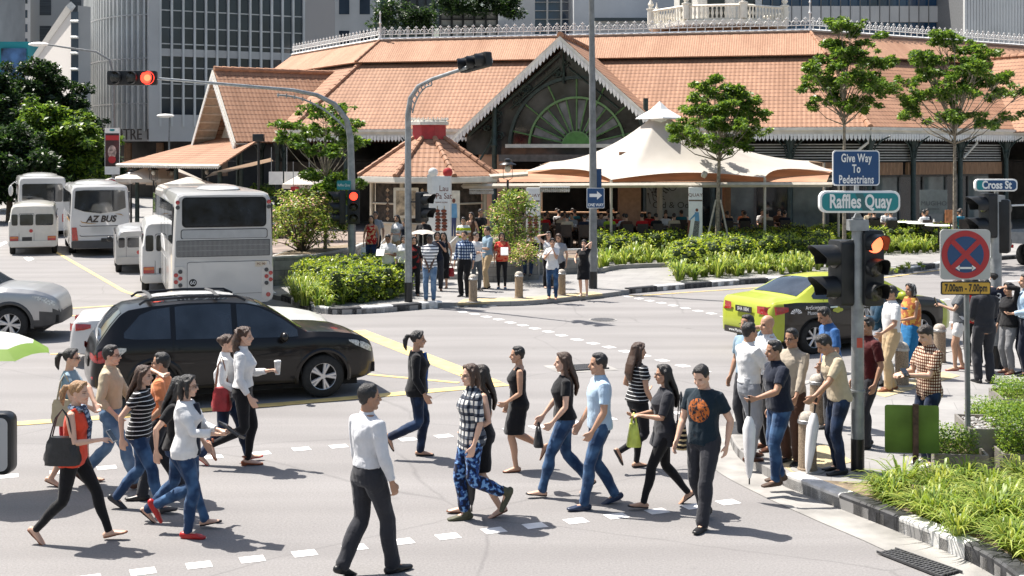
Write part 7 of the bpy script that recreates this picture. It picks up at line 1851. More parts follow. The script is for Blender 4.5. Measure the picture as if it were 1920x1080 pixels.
mb = MB(); mb.box((-.11, -.09, Zv(432)), (.11, .09, Zv(412))); mb.tube([(0, 0, Zv(412)), (0, 0, Zv(400))], [.07, .03], n=10); mb.build('bracket', M_POLE, sp)
mb = MB(); mb.lathe([(.09, Zv(735)), (.09, Zv(731))], 14); mb.build('collar', M_POLE, sp, True)
nameplate(sp, 'Raffles Quay', 150 / ppm, 41 / ppm, Zv(378), M_TEAL, .225, .64, Xu(1608))
mb = MB(); mb.tube([(0, .05, Zv(400)), (0, .05, Zv(285))], .03, n=8); mb.build('sign_stem', M_POLE, sp)
mb = MB(); plate(mb, rrect(88 / ppm, 66 / ppm, .04, cx=Xu(1604), cy=Zv(315)), -.03, -.01); gp = mb.build('sign_panel', M_LET, sp)
mb = MB(); plate(mb, rrect(84 / ppm, 62 / ppm, .035, cx=Xu(1604), cy=Zv(315)), -.034, -.0305); mb.build('face', M_NAVY, gp)
for s_, v in (('Give Way', 297), ('To', 317), ('Pedestrians', 337)): text('lettering', s_, .138, M_LET, gp, (Xu(1604), -.038, Zv(v)), (R(90), 0, 0), .6, .001, bold=.003, spacing=1.08)
head(sp, (Xu(1634), -.02, Zv(502)), R(14), [M_LORG, M_LDRK, M_LDRK], .26, .285, r_=.105)
head(sp, (Xu(1575), .05, Zv(512)), R(-72), [M_LDRK, M_LDRK], .3, .37, r_=.13, visor=.34)
mb = MB(); mb.box((Xu(1590), -.04, Zv(560)), (Xu(1603), .1, Zv(450))); mb.build('mounting_board', M_SIGB, sp)
mb = MB(); mb.box((-.03, -.086, Zv(650)), (.035, -.078, Zv(632))); mb.build('sticker', mat('red sticker', (.5, .08, .05), .6, var=0), sp)
p = G(1818, 868, ZP); ns = empty('no_stopping_sign', (p.x, p.y, ZP), 0, 'square no stopping sign with a yellow time plate on a thin pole', 'road sign')
y0 = p.y; x0 = p.x; ppm = F / y0; Zv = lambda v: HC - (v - VH) * y0 / F - ZP; Xu = lambda u: (u - 960) * y0 / F - x0
mb = MB(); mb.tube([(0, .04, -.1), (-.03, .04, Zv(440))], .034, n=10); mb.build('pole', M_POLED, ns, True)
cx, cz_ = Xu(1809), Zv(477)
mb = MB(); plate(mb, rrect(94 / ppm, 94 / ppm, .05, cx=cx, cy=cz_), -.02, 0); pl = mb.build('panel', mat('pale grey sign panel', (.46, .46, .45), .5, var=.04), ns)
disc = lambda r_, y, m, nm: (lambda mb: (plate(mb, [(cx + r_ * math.cos(2 * math.pi * i / 48), cz_ + r_ * math.sin(2 * math.pi * i / 48)) for i in range(48)], y, y + .003), mb.build(nm, m, pl)))(MB())
M_SRED = mat('sign red', (.42, .025, .03), .45, var=.04)
disc(45 / ppm, -.024, M_SRED, 'red_ring'); disc(34 / ppm, -.028, M_NAVY, 'blue_disc')
for s_ in (-1, 1):
 mb = MB(); a = 36 / ppm * .7071; w2 = .022
 plate(mb, [(cx - a - w2, cz_ - s_ * (a - w2)), (cx - a + w2, cz_ - s_ * (a + w2)), (cx + a + w2, cz_ + s_ * (a - w2)), (cx + a - w2, cz_ + s_ * (a + w2))], -.032 - .001 * s_, -.0285); mb.build('red_bar', M_SRED, pl)
mb = MB(); q = .1; z = cz_ - 25 / ppm
plate(mb, [(cx - .085, z + .012), (cx - .085, z - .012), (cx + .085, z - .012), (cx + .085, z + .012)], -.036, -.0335)
for s_ in (-1, 1): plate(mb, [(cx + s_ * .075, z + .035), (cx + s_ * .075, z - .035), (cx + s_ * .125, z)], -.036, -.0335)
mb.build('double_arrow', M_LET, pl)
mb = MB(); plate(mb, rrect(93 / ppm, 25 / ppm, .02, cx=Xu(1810), cy=Zv(540)), -.02, 0); tp2 = mb.build('time_plate', M_SIGB, ns)
mb = MB(); plate(mb, rrect(89 / ppm, 21 / ppm, .015, cx=Xu(1810), cy=Zv(540)), -.024, -.0205); mb.build('face', mat('sign yellow', (.62, .36, .045), .5, var=.05), tp2)
text('lettering', '7.00am - 7.00pm', .125, M_SIGB, tp2, (Xu(1810), -.026, Zv(540)), (R(90), 0, 0), .58, .001, bold=.004, spacing=1.05)
p = G(1868, 690, ZP); cs_ = empty('traffic_signal_post', (p.x, p.y, ZP), 0, 'grey signal post topped by a Cross St name plate', 'traffic light')
y0, x0 = p.y, p.x; ppm = F / y0
pole(cs_, Zv(372), .10, .085, M_POLE, .4)
mb = MB(); mb.box((-.12, -.1, Zv(378)), (.12, .1, Zv(366))); mb.tube([(0, 0, Zv(366)), (0, 0, Zv(356))], .04, n=8); mb.build('bracket', M_POLE, cs_)
nameplate(cs_, 'Cross St', 79 / ppm, 23 / ppm, Zv(347), M_NAVY, .19, .78, Xu(1864), stripe=False)
mb = MB(); plate(mb, rrect(.13, 18 / ppm, .04, cx=Xu(1834), cy=Zv(347)), -.1195, -.1165); mb.build('teal_end', M_TEAL, cs_)
head(cs_, (Xu(1850), 0, Zv(404)), R(-75), [M_LDRK, M_LDRK], .3, .37, r_=.13, visor=.36)
head(cs_, (Xu(1880), 0, Zv(424)), R(150), [M_LDRK, M_LDRK, M_LDRK], .26, .3, r_=.11)
p = G(1716, 893, ZP); gs = empty('corner_sign', (p.x, p.y, ZP), R(-6), 'green back of a road sign on a rusty brown post', 'road sign')
y0, x0 = p.y, p.x
mb = MB(); mb.box((-.03, -.05, -.1), (.03, 0, Zv(757))); mb.build('post', mat('rusty brown post', (.11, .06, .04), .75, var=.4, scale=12), gs)
mb = MB(); q = rrect(99 / F * y0, 90 / F * y0, .03, cx=Xu(1710), cy=Zv(805)); plate(mb, q, .003, .012); mb.build('panel', mat('green sign back', (.13, .22, .045), .32, .25, var=.25, scale=2.2), gs)
def mast(name, pix, label, pts, r_, w_plate=None):
 p = G(*pix, ZP); root = empty(name, (p.x, p.y, ZP), 0, label, 'traffic light')
 mb = MB(); mb.lathe([(.105, 0), (.105, .5)], 14); mb.build('black_foot', M_BLACK, root, True)
 mb = MB(); mb.tube([(0, 0, .5)] + pts, r_, n=10); mb.build('pole', M_POLE, root, True)
 return root, p
p = G(660, 528, ZP); y0, x0 = p.y, p.x; ppm = F / y0
P1 = [(Xu(659), 0, Zv(330)), (Xu(657), 0, Zv(258)), (Xu(651), -.1, Zv(225)), (Xu(630), -.3, Zv(196)), (Xu(600), -.6, Zv(180)), (Xu(560), -.9, Zv(172)), (Xu(450), -1.6, Zv(164)), (Xu(335), -2.3, Zv(156))]
m1, p = mast('overhead_signal_mast', (660, 528), 'tall mast whose long arm carries a lit red signal at upper left', P1, [.12, .11, .10, .085, .075, .065, .055, .045, .04])
mb = MB(); T = lambda u, v, y: (Xu(u), y, Zv(v))
for k in range(10):
 t = k / 9; u = lerp(652, 535, t ** 1.1); v = lerp(232, 174, 1 - (1 - t) ** 2.0)
 mb.tube([T(u - 3, v + 3, -.1 - .8 * t), T(u - 5 + 2 * t, v + 11, -.1 - .8 * t)], [.02, .02], n=5)
g0 = [T(lerp(648, 530, k / 12), lerp(240, 181, 1 - (1 - k / 12) ** 2.2), -.1 - .8 * k / 12) for k in range(13)]
mb.tube(g0, .03, n=5); mb.build('gusset', M_POLE, m1)
rh = head(m1, T(291, 155, -2.3), R(2), [M_LORG, M_LDRK, M_LDRK], .40, .44, r_=.155, ro=R(90))
mb = MB(); mb.lathe([(.17, 0), (.19, 0), (.19, .02), (.17, .02)], 20, M=Matrix.Translation((0, -.075, .44)) @ Matrix.Rotation(R(90), 4, 'X')); mb.build('red_rim', M_LRED, rh)
head(m1, T(664, 388, -.12), R(6), [M_LRED, M_LDRK, M_LDRK], .36, .32, r_=.12)
head(m1, T(640, 389, .0), R(-80), [M_LDRK, M_LDRK, M_LDRK], .36, .32, r_=.13, visor=.34)
mb = MB(); plate(mb, rrect(26 / ppm, 17 / ppm, .03, cx=Xu(646), cy=Zv(347)), -.16, -.13); n_ = mb.build('name_plate', M_TEAL, m1); text('lettering', 'Raffles Quay', .11, M_LET, n_, (Xu(646), -.165, Zv(347)), sx=.66)
p = G(766, 566, ZP); y0, x0 = p.y, p.x; ppm = F / y0
P2 = [(Xu(765), 0, Zv(330)), (Xu(765), 0, Zv(215)), (Xu(770), -.1, Zv(185)), (Xu(786), -.3, Zv(163)), (Xu(815), -.7, Zv(151)), (Xu(880), -1.5, Zv(134))]
m2, p = mast('overhead_signal_mast', (766, 566), 'mast with a short curved arm holding a signal seen from below against the tiles', P2, [.095, .085, .075, .065, .055, .05, .045])
mb = MB()
for k in range(8): t = k / 7; mb.tube([T(lerp(768, 812, t ** 1.2), lerp(200, 154, 1 - (1 - t) ** 2), -.1 - .6 * t), T(lerp(775, 813, t ** 1.2), lerp(207, 162, 1 - (1 - t) ** 2), -.1 - .6 * t)], .018, n=4)
mb.tube([T(lerp(774, 812, (k / 9) ** 1.2), lerp(212, 163, 1 - (1 - k / 9) ** 2), -.1 - .6 * k / 9) for k in range(10)], .025, n=4); mb.build('gusset', M_POLE, m2)
h2 = head(m2, T(893, 125, -1.5), R(-52), [M_LDRK, M_LDRK, M_LGRN], .36, .36, r_=.13, ro=R(84), visor=.3)
mb = MB(); plate(mb, rrect(.16, .12, .02, cx=Xu(920), cy=Zv(122)), -1.6, -1.58); mb.build('number_tag', M_FIN, m2)
head(m2, T(793, 388, .0), R(55), [M_LDRK, M_LDRK], .34, .36, r_=.14, visor=.32)
mb = MB(); mb.box((0, -.04, Zv(380)), (Xu(785), .04, Zv(377))); mb.build('bracket', M_SIGB, m2)
p = G(1112, 541, ZP); y0, x0 = p.y, p.x; ppm = F / y0
lp = empty('lamp_post', (p.x, p.y, ZP), 0, 'tall grey lamp post with blue one way sign rising out of the picture', 'lamp post')
mb = MB(); mb.lathe([(.12, 0), (.12, .48)], 14); mb.build('black_foot', M_BLACK, lp, True)
mb = MB(); mb.tube([(0, 0, .48), (0, 0, 3), (-.06, 0, 10.5), (-.3, -.3, 11.2), (-1.2, -1.2, 11.6)], [.115, .105, .06, .05, .04], n=12); mb.build('pole', M_POLED, lp, True)
mb = MB(); mb.ell((-1.4, -1.4, 11.6), (.35, .2, .08), 12, 6); mb.build('lantern', M_POLE, lp, True)
mb = MB(); plate(mb, rrect(33 / ppm, 38 / ppm, .03, cx=Xu(1116), cy=Zv(371)), -.16, -.14); ow = mb.build('sign_panel', M_LET, lp)
mb = MB(); plate(mb, rrect(31 / ppm, 36 / ppm, .025, cx=Xu(1116), cy=Zv(371)), -.165, -.1605); mb.build('face', M_NAVY, ow)
mb = MB(); c = Xu(1116); z = Zv(366); plate(mb, [(c - .17, z + .045), (c - .17, z - .045), (c + .04, z - .045), (c + .04, z - .12), (c + .18, z), (c + .04, z + .12), (c + .04, z + .045)], -.170, -.166); mb.build('arrow', M_LET, ow)
text('lettering', 'ONE WAY', .115, M_LET, ow, (c, -.168, Zv(384)), sx=.8, bold=.003)
mb = MB(); plate(mb, rrect(13 / ppm, 37 / ppm, .02, cx=Xu(1122), cy=Zv(335)), .12, .14); mb.build('rear_sign', M_NAVY, lp)
def lamppost(pix, y, top_v, arm, label, banner=None, r0=.09):
 x = (pix - 960) * y / F; root = empty('street_lamp', (x, y, 0), 0, label, 'street lamp'); f2 = lambda u, v: ((u - 960) * y / F - x, 0, HC - (v - VH) * y / F)
 pts = [(0, 0, 0)] + [f2(*a) for a in arm]; mb = MB(); mb.tube(pts, [r0] + [lerp(r0 * .85, r0 * .45, i / max(1, len(arm) - 1)) for i in range(len(arm))], n=8); mb.build('pole', M_POLED, root, True)
 e = pts[-1]; mb = MB(); mb.ell((e[0] - .35, 0, e[2]), (.55, .2, .12), 12, 6); mb.build('lamp_head', M_WHITE, root, True)
 return root, f2
sl, f2 = lamppost(213, 66, 0, [(213, 250), (212, 140), (205, 112), (180, 97), (130, 90), (85, 83)], 'street lamp with a long arm and a red drinks banner at upper left')
bn = MB(); a, b_ = f2(198, 240), f2(226, 327); bn.box((a[0], -.14, b_[2]), (b_[0], -.12, a[2])); bo = bn.build('banner', M_SIGNW, sl)
bx = lambda u0, v0, u1, v1, y, m, nm: (lambda mb: (mb.box((f2(u0, v0)[0], y, f2(u1, v1)[2]), (f2(u1, v1)[0], y + .008, f2(u0, v0)[2])), mb.build(nm, m, bo)))(MB())
bx(199, 250, 225, 312, -.155, mat('banner maroon', (.05, .012, .012), .5, var=.6, scale=2), 'picture'); bx(200, 254, 225, 263, -.165, mat('banner red', (.42, .015, .02), .5, var=0), 'red_band')
mb = MB(); c = f2(212, 285); mb.ell((c[0], -.16, c[2]), (.22, .02, .35), 12, 8); mb.build('glass_picture', mat('banner pale', (.42, .30, .26), .5, var=.5, scale=6), bo)
mb = MB(); c = f2(212, 299); mb.ell((c[0], -.165, c[2]), (.2, .02, .2), 12, 8); mb.build('berry_picture', MATS['banner red'], bo)
mb = MB(); c = f2(212, 244); mb.ell((c[0], -.15, c[2]), (.14, .012, .06), 10, 6); mb.build('emblem', M_TEAL, bo)
x, y = (211 - 960) * 64 / F, 64; ps = empty('no_parking_sign', (x, y, 0), 0, 'round no parking sign in front of the banner post', 'road sign')
mb = MB(); mb.tube([(0, 0, 0), (0, 0, 2.9)], .04, n=8); mb.build('pole', M_POLED, ps, True)
z = HC - (345 - VH) * y / F
for r_, yy, m, nm in ((.30, -.05, M_LET, 'panel'), (.24, -.056, M_SRED, 'red_ring'), (.18, -.062, M_NAVY, 'blue_disc')):
 mb = MB(); plate(mb, [(r_ * math.cos(2 * math.pi * i / 28), z + r_ * math.sin(2 * math.pi * i / 28)) for i in range(28)], yy, yy + .005); mb.build(nm, m, ps)
mb = MB(); plate(mb, [(-.15, z + .11), (-.11, z + .15), (.15, z - .11), (.11, z - .15)], -.067, -.063); mb.build('red_bar', M_SRED, ps)
lamppost(318, 78, 0, [(317, 250), (318, 222), (321, 217)], 'slim lamp column before the ribbed office tower', r0=.06)
def lantern(u, v_top, y, label, zb=.4):
 x = (u - 960) * y / F; zt = HC - (v_top - VH) * y / F; root = empty('lantern_post', (x, y, zb), 0, label, 'lantern'); z = zt - zb
 mb = MB(); mb.lathe([(.09, 0), (.05, .3), (.04, z - .75)], 10); mb.build('post', M_BLACK, root, True)
 mb = MB(); mb.lathe([(.05, z - .24), (.30, z - .22), (.28, z - .19), (.12, z - .12), (.12, z - .03), (.03, z)], 14)
 for k in range(4): a = R(45 + 90 * k); mb.tube([(.03, 0, z - .75), (.22 * math.cos(a), .22 * math.sin(a), z - .68), (.22 * math.cos(a), .22 * math.sin(a), z - .22)], .012, n=4)
 mb.build('cage', M_BLACK, root, True); mb = MB(); mb.ell((0, 0, z - .36), (.11, .11, .13), 12, 8); mb.build('globe', mat('lantern globe', (.62, .55, .45), .2, var=0), root, True)
for u, v, y, l in ((952, 297, 44, 'black lantern post in front of the kiosk roof'), (288, 310, 62, 'left black lantern among the white parasols'), (322, 312, 63, 'middle black lantern among the white parasols'), (388, 309, 63, 'right black lantern beside the slanted white awning'), (246, 318, 66, 'leftmost black lantern behind the banner post')): lantern(u, v, y, l, .1)
x = (485 - 960) * 50 / F; fl_ = empty('floodlight', (x, 50, .1), 0, 'black floodlight on a post behind the coach roof', 'floodlight'); mb = MB(); mb.tube([(0, 0, 0), (0, 0, 4.3)], .05, n=8); mb.build('post', M_BLACK, fl_, True); mb = MB(); mb.box((-.22, -.15, 4.3), (.22, .12, 4.6)); mb.build('lamp_box', M_BLACK, fl_, bevel=.03)
def bollard(u, v, label, grp, sc_=1):
 p = G(u, v, ZP); root = empty('bollard', (p.x, p.y, ZP), 0, label, 'bollard', grp)
 mb = MB(); mb.lathe([(.118, 0), (.118, .03), (.108, .04), (.105, .56)], 20); mb.build('shaft', mat('pebble dash granite', (.31, .235, .165), .85, var=.3, scale=60, bump=.5, bscale=120), root, True)
 mb = MB(); mb.lathe([(.110, .56), (.118, .565), (.118, .6), (.112, .605)], 20); mb.build('steel_band', mat('bollard steel', (.42, .42, .42), .35, .6, var=.05), root, True)
 mb = MB(); mb.lathe([(.11, .605), (.104, .64), (.08, .68), (.04, .7), (0, .705)], 20); mb.build('cap', mat('bollard cap', (.40, .36, .31), .8, var=.2, scale=40), root, True)
 mb = MB(); mb.lathe([(.2, .0), (.2, .012)], 20); mb.build('base_ring', M_CONC, root)
for u, v, l in ((1514, 882, 'nearest stone bollard, under the hand of the beige shirted man'), (1533, 796, 'stone bollard just behind the nearest one'), (1691, 722, 'stone bollard behind the white shirted man in beige trousers'), (1762, 680, 'farthest stone bollard on the right corner, beside the checked-shirt man')): bollard(u, v, l, 'stone bollards on the right corner')
for u, v, l in ((887, 566, 'left of the three stone bollards on the far corner'), (973, 559, 'middle of the three stone bollards on the far corner'), (1053, 554, 'right of the three stone bollards, behind the woman in jeans')): bollard(u, v, l, 'stone bollards on the far corner')
def parasol(u, v_top, v_rim, y, r_, label, zb=.1, m=None):
 x = (u - 960) * y / F; z1 = HC - (v_top - VH) * y / F; z0 = HC - (v_rim - VH) * y / F
 root = empty('parasol', (x, y, zb), 0, label, 'parasol', 'white parasols on the left terrace'); mb = MB(); n = 8
 rows = [[(q * math.cos(R(22.5 + 45 * k)), q * math.sin(R(22.5 + 45 * k)), zz - zb) for k in range(8)] for q, zz in ((r_, z0 - .18), (r_ * 1.01, z0), (r_ * .55, lerp(z0, z1, .5)), (r_ * .08, z1))]
 mb.grid(rows, close=True); mb.build('canopy', M_MEMB if m is None else m, root); mb = MB(); mb.tube([(0, 0, 0), (0, 0, z1 - zb)], .04, n=8); mb.build('pole', M_POLED, root)
for a in ((292, 309, 334, 64, 1.9, 'largest white parasol with twin peaks on the left terrace'), (330, 316, 340, 66, 1.5, 'white parasol right of the largest parasol'), (245, 325, 338, 68, 1.5, 'low white parasol left of the largest parasol'), (355, 332, 346, 58, 1.3, 'small near white parasol above the coach roof'), (575, 322, 345, 52, 1.0, 'white parasol behind the slim young tree')): parasol(*a)
aw = empty('awning', (0, 0, 0), 0, 'slanted white awning stretching from the side porch', 'awning'); mb = MB(); mb.add([AT(384, 333, 60), AT(400, 322, 57), AT(508, 296, 54), AT(512, 302, 58)], [(0, 1, 2, 3)]); mb.build('cloth', M_MEMB, aw); mb = MB(); mb.tube([AT(390, 334, 58.6), AT(390, 375, 58.6)], .04, n=6); mb.build('pole', M_POLED, aw)
for i, (u0, v0, u1, v1, y, m, l) in enumerate(((504, 322, 530, 346, 52, M_SIGNW, 'white hanging board left of the slim young tree'), (533, 322, 560, 346, 52.2, M_SIGNW, 'white hanging board behind the slim young tree'), (545, 350, 560, 357, 51, mat('red shop sign', (.4, .02, .02), .5), 'small red shop sign under the eaves'), (575, 318, 615, 330, 53, M_SIGNW, 'white fascia board behind the signal mast'))):
 a, b_ = AT(u0, v0, y), AT(u1, v1, y); r0 = empty('sign_board', (a.x, y, 0), 0, l, 'sign'); mb = MB(); mb.box((0, 0, b_.z), (b_.x - a.x, .05, a.z)); mb.build('panel', m, r0); mb = MB(); mb.tube([(.1, .03, a.z), (.1, .03, a.z + 1)], .015, n=4); mb.build('hanger', M_POLED, r0)
# -------- the crowd
CW = cloth('white', '#cfd0d3'); CWH = cloth('bright white', '#d6d6d6'); CB = cloth('black', '#121216'); CK = cloth('charcoal', '#2c2d33'); CG = cloth('grey', '#8d9096')
DEN = cloth('denim', '#1b3557', 'denim', '#4f749c'); DEND = cloth('dark denim', '#131f35', 'denim', '#2b4468'); DENL = cloth('pale denim', '#55708f', 'denim', '#8ba3bb')
CN = cloth('navy', '#121a2c'); CBEI = cloth('beige', '#b8a98f'); CKH = cloth('khaki', '#b79f7c'); CSKY = cloth('sky blue', '#a9c0d4'); COR = cloth('orange', '#d9492f'); CORP = cloth('pale orange', '#e08a5c'); CRED = cloth('red', '#b3181c')
CTE = cloth('teal', '#1f6f86'); CBLU = cloth('blue', '#1d4a86'); CBR = cloth('brown', '#4a3226'); CLG = cloth('light grey', '#b9bcc0'); CSTR = cloth('black and white stripe', '#0e0e12', 'thin', '#e6e6e6', s=21); CSTW = cloth('white and navy stripe', '#e8e8e8', 'stripe', '#16203a', s=13)
CPL = cloth('plaid', '#d9d6cf', 'check', '#5d6678', s=12, c3='#1c2230'); CPLB = cloth('blue plaid', '#b9c6d6', 'check', '#51709a', s=13, c3='#14233f'); CBC = cloth('brown check', '#d8c7b0', 'check', '#8a5a44', s=28)
CCAM = cloth('blue print', '#1d3f7a', 'camo', '#0d1a36', s=22, c3='#6f9ac8'); CCH = cloth('printed tee', '#0d222e', 'chest', '#b3622c'); CSUN = cloth('gray blue', '#7f97a8'); CPIN = cloth('pinstripe', '#dcdcdc', 'pin', '#b9c0c9', s=60)
SK = {'T': 'trousers', 'J': 'jeans', 'L': 'leggings', 'S': 'shorts', 'K': 'skirt'}
Q = {}
def P(id, u, v, d, h, sex, pose, skin, hair, top, bot, shoe, label, z=0.0, **kw):
 p = G(u, v, z); far = p.y > 30
 kw.setdefault('vox', .0085 if p.y < 21 else (.011 if p.y < 29 else .015)); kw.setdefault('lod', 1 if far else 0)
 b = (SK[bot[0]], bot[1], bot[2] if len(bot) > 2 else 2.0) if bot else None
 Q[id] = person(tuple(p), R(d - 90), h, sex, pose, skin, hair, top, b, shoe, label, **kw); return Q[id]
SB, SBR, STAN, SRED, SWHT = ('shoe', '#141417'), ('shoe', '#4a2a1a'), ('flat', '#7a4a30'), ('shoe', '#b01c1c'), ('shoe', '#d8d8d8')
FB = ('flat', '#17161a')
P('a', 138, 1016, -4, 1.64, 'f', 'wideL', 'light', ('pony', 'blonde'), ('tank', COR, 0, .83), ('L', CB), STAN, 'blonde woman in orange top carrying a black shoulder bag, hand at her mouth', hl=(-.04, .17, 1.47), hr=(.1, .3, 1.13), lean=4)
P('b', 132, 908, 2, 1.60, 'f', 'smallL', 'light', ('pony', 'black'), ('tee', CSUN, .5, .80), ('K', CRED, .55), ('flat', '#6a4330'), 'woman in sunglasses, grey blue tee and red skirt, black ponytail', glasses='sun', hr=(.2, .3, 1.0), seed=3)
P('c', 207, 914, 0, 1.68, 'm', 'wideR', 'light', ('short', 'black'), ('shirt', CBEI, 1.5, .97), ('J', DENL), SBR, 'man in glasses and beige shirt with rolled sleeves and pale jeans', glasses='clear', hr=(.2, .12, .92), seed=4)
P('d', 262, 958, -2, 1.60, 'f', 'strideR', 'light', ('long', 'brown'), ('tee', CSTR, .5, .88), ('J', DEN), ('shoe', '#23252c'), 'woman in black striped tee shading her face with a raised arm', hl=(-.02, .2, 1.60), seed=5, lean=3)
P('e', 304, 934, 180, 1.64, 'm', 'smallL', 'tan', ('short', 'black'), ('shirt', CORP, .7, .86), ('T', CK), SB, 'man in glasses and orange shirt walking left through the group', glasses='clear', hl=(-.2, .1, .95))
P('f', 332, 985, 0, 1.58, 'f', 'wideR', 'light', ('long', 'black'), ('tee', CB, .6, .90), ('J', DEN), FB, 'woman in black top with long black hair beside the white cardigan', nod=8)
P('g', 350, 1004, -2, 1.63, 'f', 'passR', 'light', ('bob', 'black'), ('jacket', CWH, 1.7, .84), ('J', DEN), SRED, 'woman in white cardigan and red trainers holding a black tablet', glasses='clear', hr=(.12, .36, 1.1), hl=(-.05, .36, 1.1))
P('h', 424, 868, 4, 1.63, 'f', 'strideL', 'light', ('bun', 'brown'), ('shirt', CWH, 1.6, .9), ('J', DEND), ('flat', '#b01c1c'), 'woman in white shirt and red flats with a red shoulder bag', hr=(.19, .2, .97))
P('i', 456, 876, 4, 1.74, 'f', 'passL', 'light', ('curly', 'brown'), ('shirt', CWH, 1.8, .98), ('L', CB), ('heel', '#8a4a2c'), 'tall woman in white blouse, black trousers and tan wedge heels', hl=(-.08, .3, 1.15), seed=8)
P('j', 690, 1078, 42, 1.76, 'm', 'smallR', 'mid', ('short', 'black'), ('shirt', CW, 1.9, .98), ('T', CK), ('shoe', '#101013'), 'man in white shirt and grey trousers with his back turned at the front', turn=-18, hr=(.25, .08, .86), hl=(-.27, .1, .86))
P('k', 782, 858, 2, 1.62, 'f', 'passL', 'tan', ('pony', 'black'), ('jacket', CB, 1.9, .84), ('J', DEND), FB, 'woman in black jacket over a blue top walking alone to the right', turn=4)
P('l', 884, 978, 200, 1.66, 'f', 'passR', 'light', ('bob', 'brown'), ('shirt', CPL, .95, .80), ('T', CCAM, 1.85), ('boot', '#4a4a36'), 'woman in black and white plaid shirt with blue patterned trousers', glasses='clear', turn=8, hl=(-.22, .05, .86))
P('m', 903, 966, 186, 1.62, 'f', 'smallR', 'light', ('long', 'dark'), ('dress', CB, 0, .52), None, ('flat', '#6b4028'), 'woman in black dress with long hair behind the plaid shirt', glasses=None, hl=(-.2, .15, 1.0))
P('n', 972, 882, 184, 1.52, 'f', 'passL', 'tan', ('short', 'black'), ('dress', CB, 0, .52), None, ('flat', '#6b4028'), 'short haired woman in black sleeveless dress with a lanyard', hl=(-.12, .18, .95))
P('o', 1058, 928, 184, 1.64, 'f', 'strideL', 'light', ('long', 'brown'), ('tee', CB, .55, .93), ('J', DEN), FB, 'woman in black tee and blue jeans walking left', hl=(-.16, .16, .9))
P('p', 1124, 950, 192, 1.69, 'm', 'smallL', 'tan', ('short', 'black'), ('shirt', CSKY, .7, .88), ('J', DEN), ('shoe', '#1c2c48'), 'man in pale blue polo shirt and jeans walking left', hl=(-.2, .14, .88))
P('q', 1196, 880, 28, 1.56, 'f', 'passL', 'tan', ('long', 'brown'), ('tee', CSTR, .5, .92), ('L', CB), FB, 'woman in striped tee walking away with long brown hair', turn=-8, hl=(-.2, .2, 1.05))
P('r', 1246, 950, 186, 1.58, 'f', 'strideL', 'tan', ('long', 'black'), ('tee', CK, .9, .74), ('L', CB), FB, 'woman in glasses and grey tunic holding a yellow plastic bag', glasses='clear', hl=(-.1, .3, 1.12), hr=(.05, .32, 1.1))
P('s', 1320, 984, 232, 1.69, 'm', 'smallL', 'light', ('short', 'black'), ('tee', CCH, .6, .86), ('T', CK), SB, 'man looking down in dark tee with an orange skull-like print', nod=24, fat=1.02)
P('t', 1404, 862, 24, 1.68, 'm', 'stand2', 'tan', ('short', 'black'), ('shirt', CWH, .8, .96), ('T', CG), SBR, 'man in white short sleeved shirt and grey trousers holding papers', ZP, hr=(.1, .36, 1.16), hl=(-.1, .34, 1.16))
P('u', 1402, 832, 215, 1.72, 'm', 'stand', 'mid', ('short', 'black'), ('shirt', CSUN, .7, .93), ('T', CK), SB, 'man in grey polo shirt talking on a phone at his ear', glasses='clear', hl=(-.17, .1, 1.56))
P('v', 1440, 842, 205, 1.70, 'm', 'stand', 'tan', ('bald', 'grey'), ('shirt', CPIN, 1.0, .96), ('T', CB), SBR, 'bald man in white shirt with a red lanyard', ZP, fat=1.06)
P('w', 1462, 906, 196, 1.63, 'm', 'stand2', 'mid', ('thin', 'black'), ('shirt', CN, .7, .88), ('J', DEN), ('boot', '#4a372a'), 'balding man in navy polo and jeans leaning on a white umbrella', ZP, fat=1.10, hl=(-.22, .40, 1.10), hr=(.22, .02, .86), lean=6)
P('x', 1486, 868, 225, 1.63, 'm', 'stand', 'mid', ('short', 'black'), ('shirt', cloth('stone', '#a79c8c'), 1.8, .86), ('T', CBR), SB, 'bespectacled man in stone coloured long sleeved shirt', ZP, glasses='clear', hl=(-.2, .26, .82), nod=4)
P('y', 1560, 800, 194, 1.66, 'm', 'stand2', 'mid', ('short', 'black'), ('shirt', cloth('denim blue', '#2f5c93'), .8, .86), ('T', CK), SB, 'man in blue shirt looking down behind the signal post', ZP, nod=22, lean=6, hl=(-.24, .25, .95))
P('z', 1574, 886, 190, 1.66, 'm', 'stand', 'mid', ('short', 'black'), ('shirt', CBEI, .8, .88), ('J', DEND), SB, 'man in beige shirt leaning towards a bollard with bowed head', ZP, nod=28, lean=12, hl=(-.25, .42, 1.02), hr=(.1, .22, .92))
P('A', 1627, 838, 200, 1.66, 'm', 'stand2', 'mid', ('short', 'black'), ('shirt', cloth('dark red', '#4a1215'), .8, .88), ('T', CK), SB, 'man in dark red shirt half hidden by the signal post', ZP)
P('B', 1672, 732, 188, 1.66, 'm', 'stand2', 'mid', ('short', 'black'), ('shirt', CWH, .75, .96), ('T', CKH), ('shoe', '#7a4a2c'), 'man in white polo shirt and beige trousers facing left', ZP, hl=(-.2, .26, .96), fat=1.05)
P('C', 1648, 722, 175, 1.66, 'm', 'stand', 'mid', ('short', 'black'), ('shirt', cloth('petrol', '#14394f'), 1.7, .93), ('T', CG), SB, 'man in petrol blue shirt beside the white polo shirt', ZP, hl=(-.1, .3, 1.15))
P('D', 1708, 706, 200, 1.58, 'f', 'stand', 'mid', ('bob', 'black'), ('dress', cloth('blue dress', '#1c6a9c'), 0, .2), None, FB, 'woman in grey headscarf, orange shawl and blue dress', ZP, hat=('scarf', cloth('scarf grey', '#8f8f8c')), hl=(-.1, .28, 1.05))
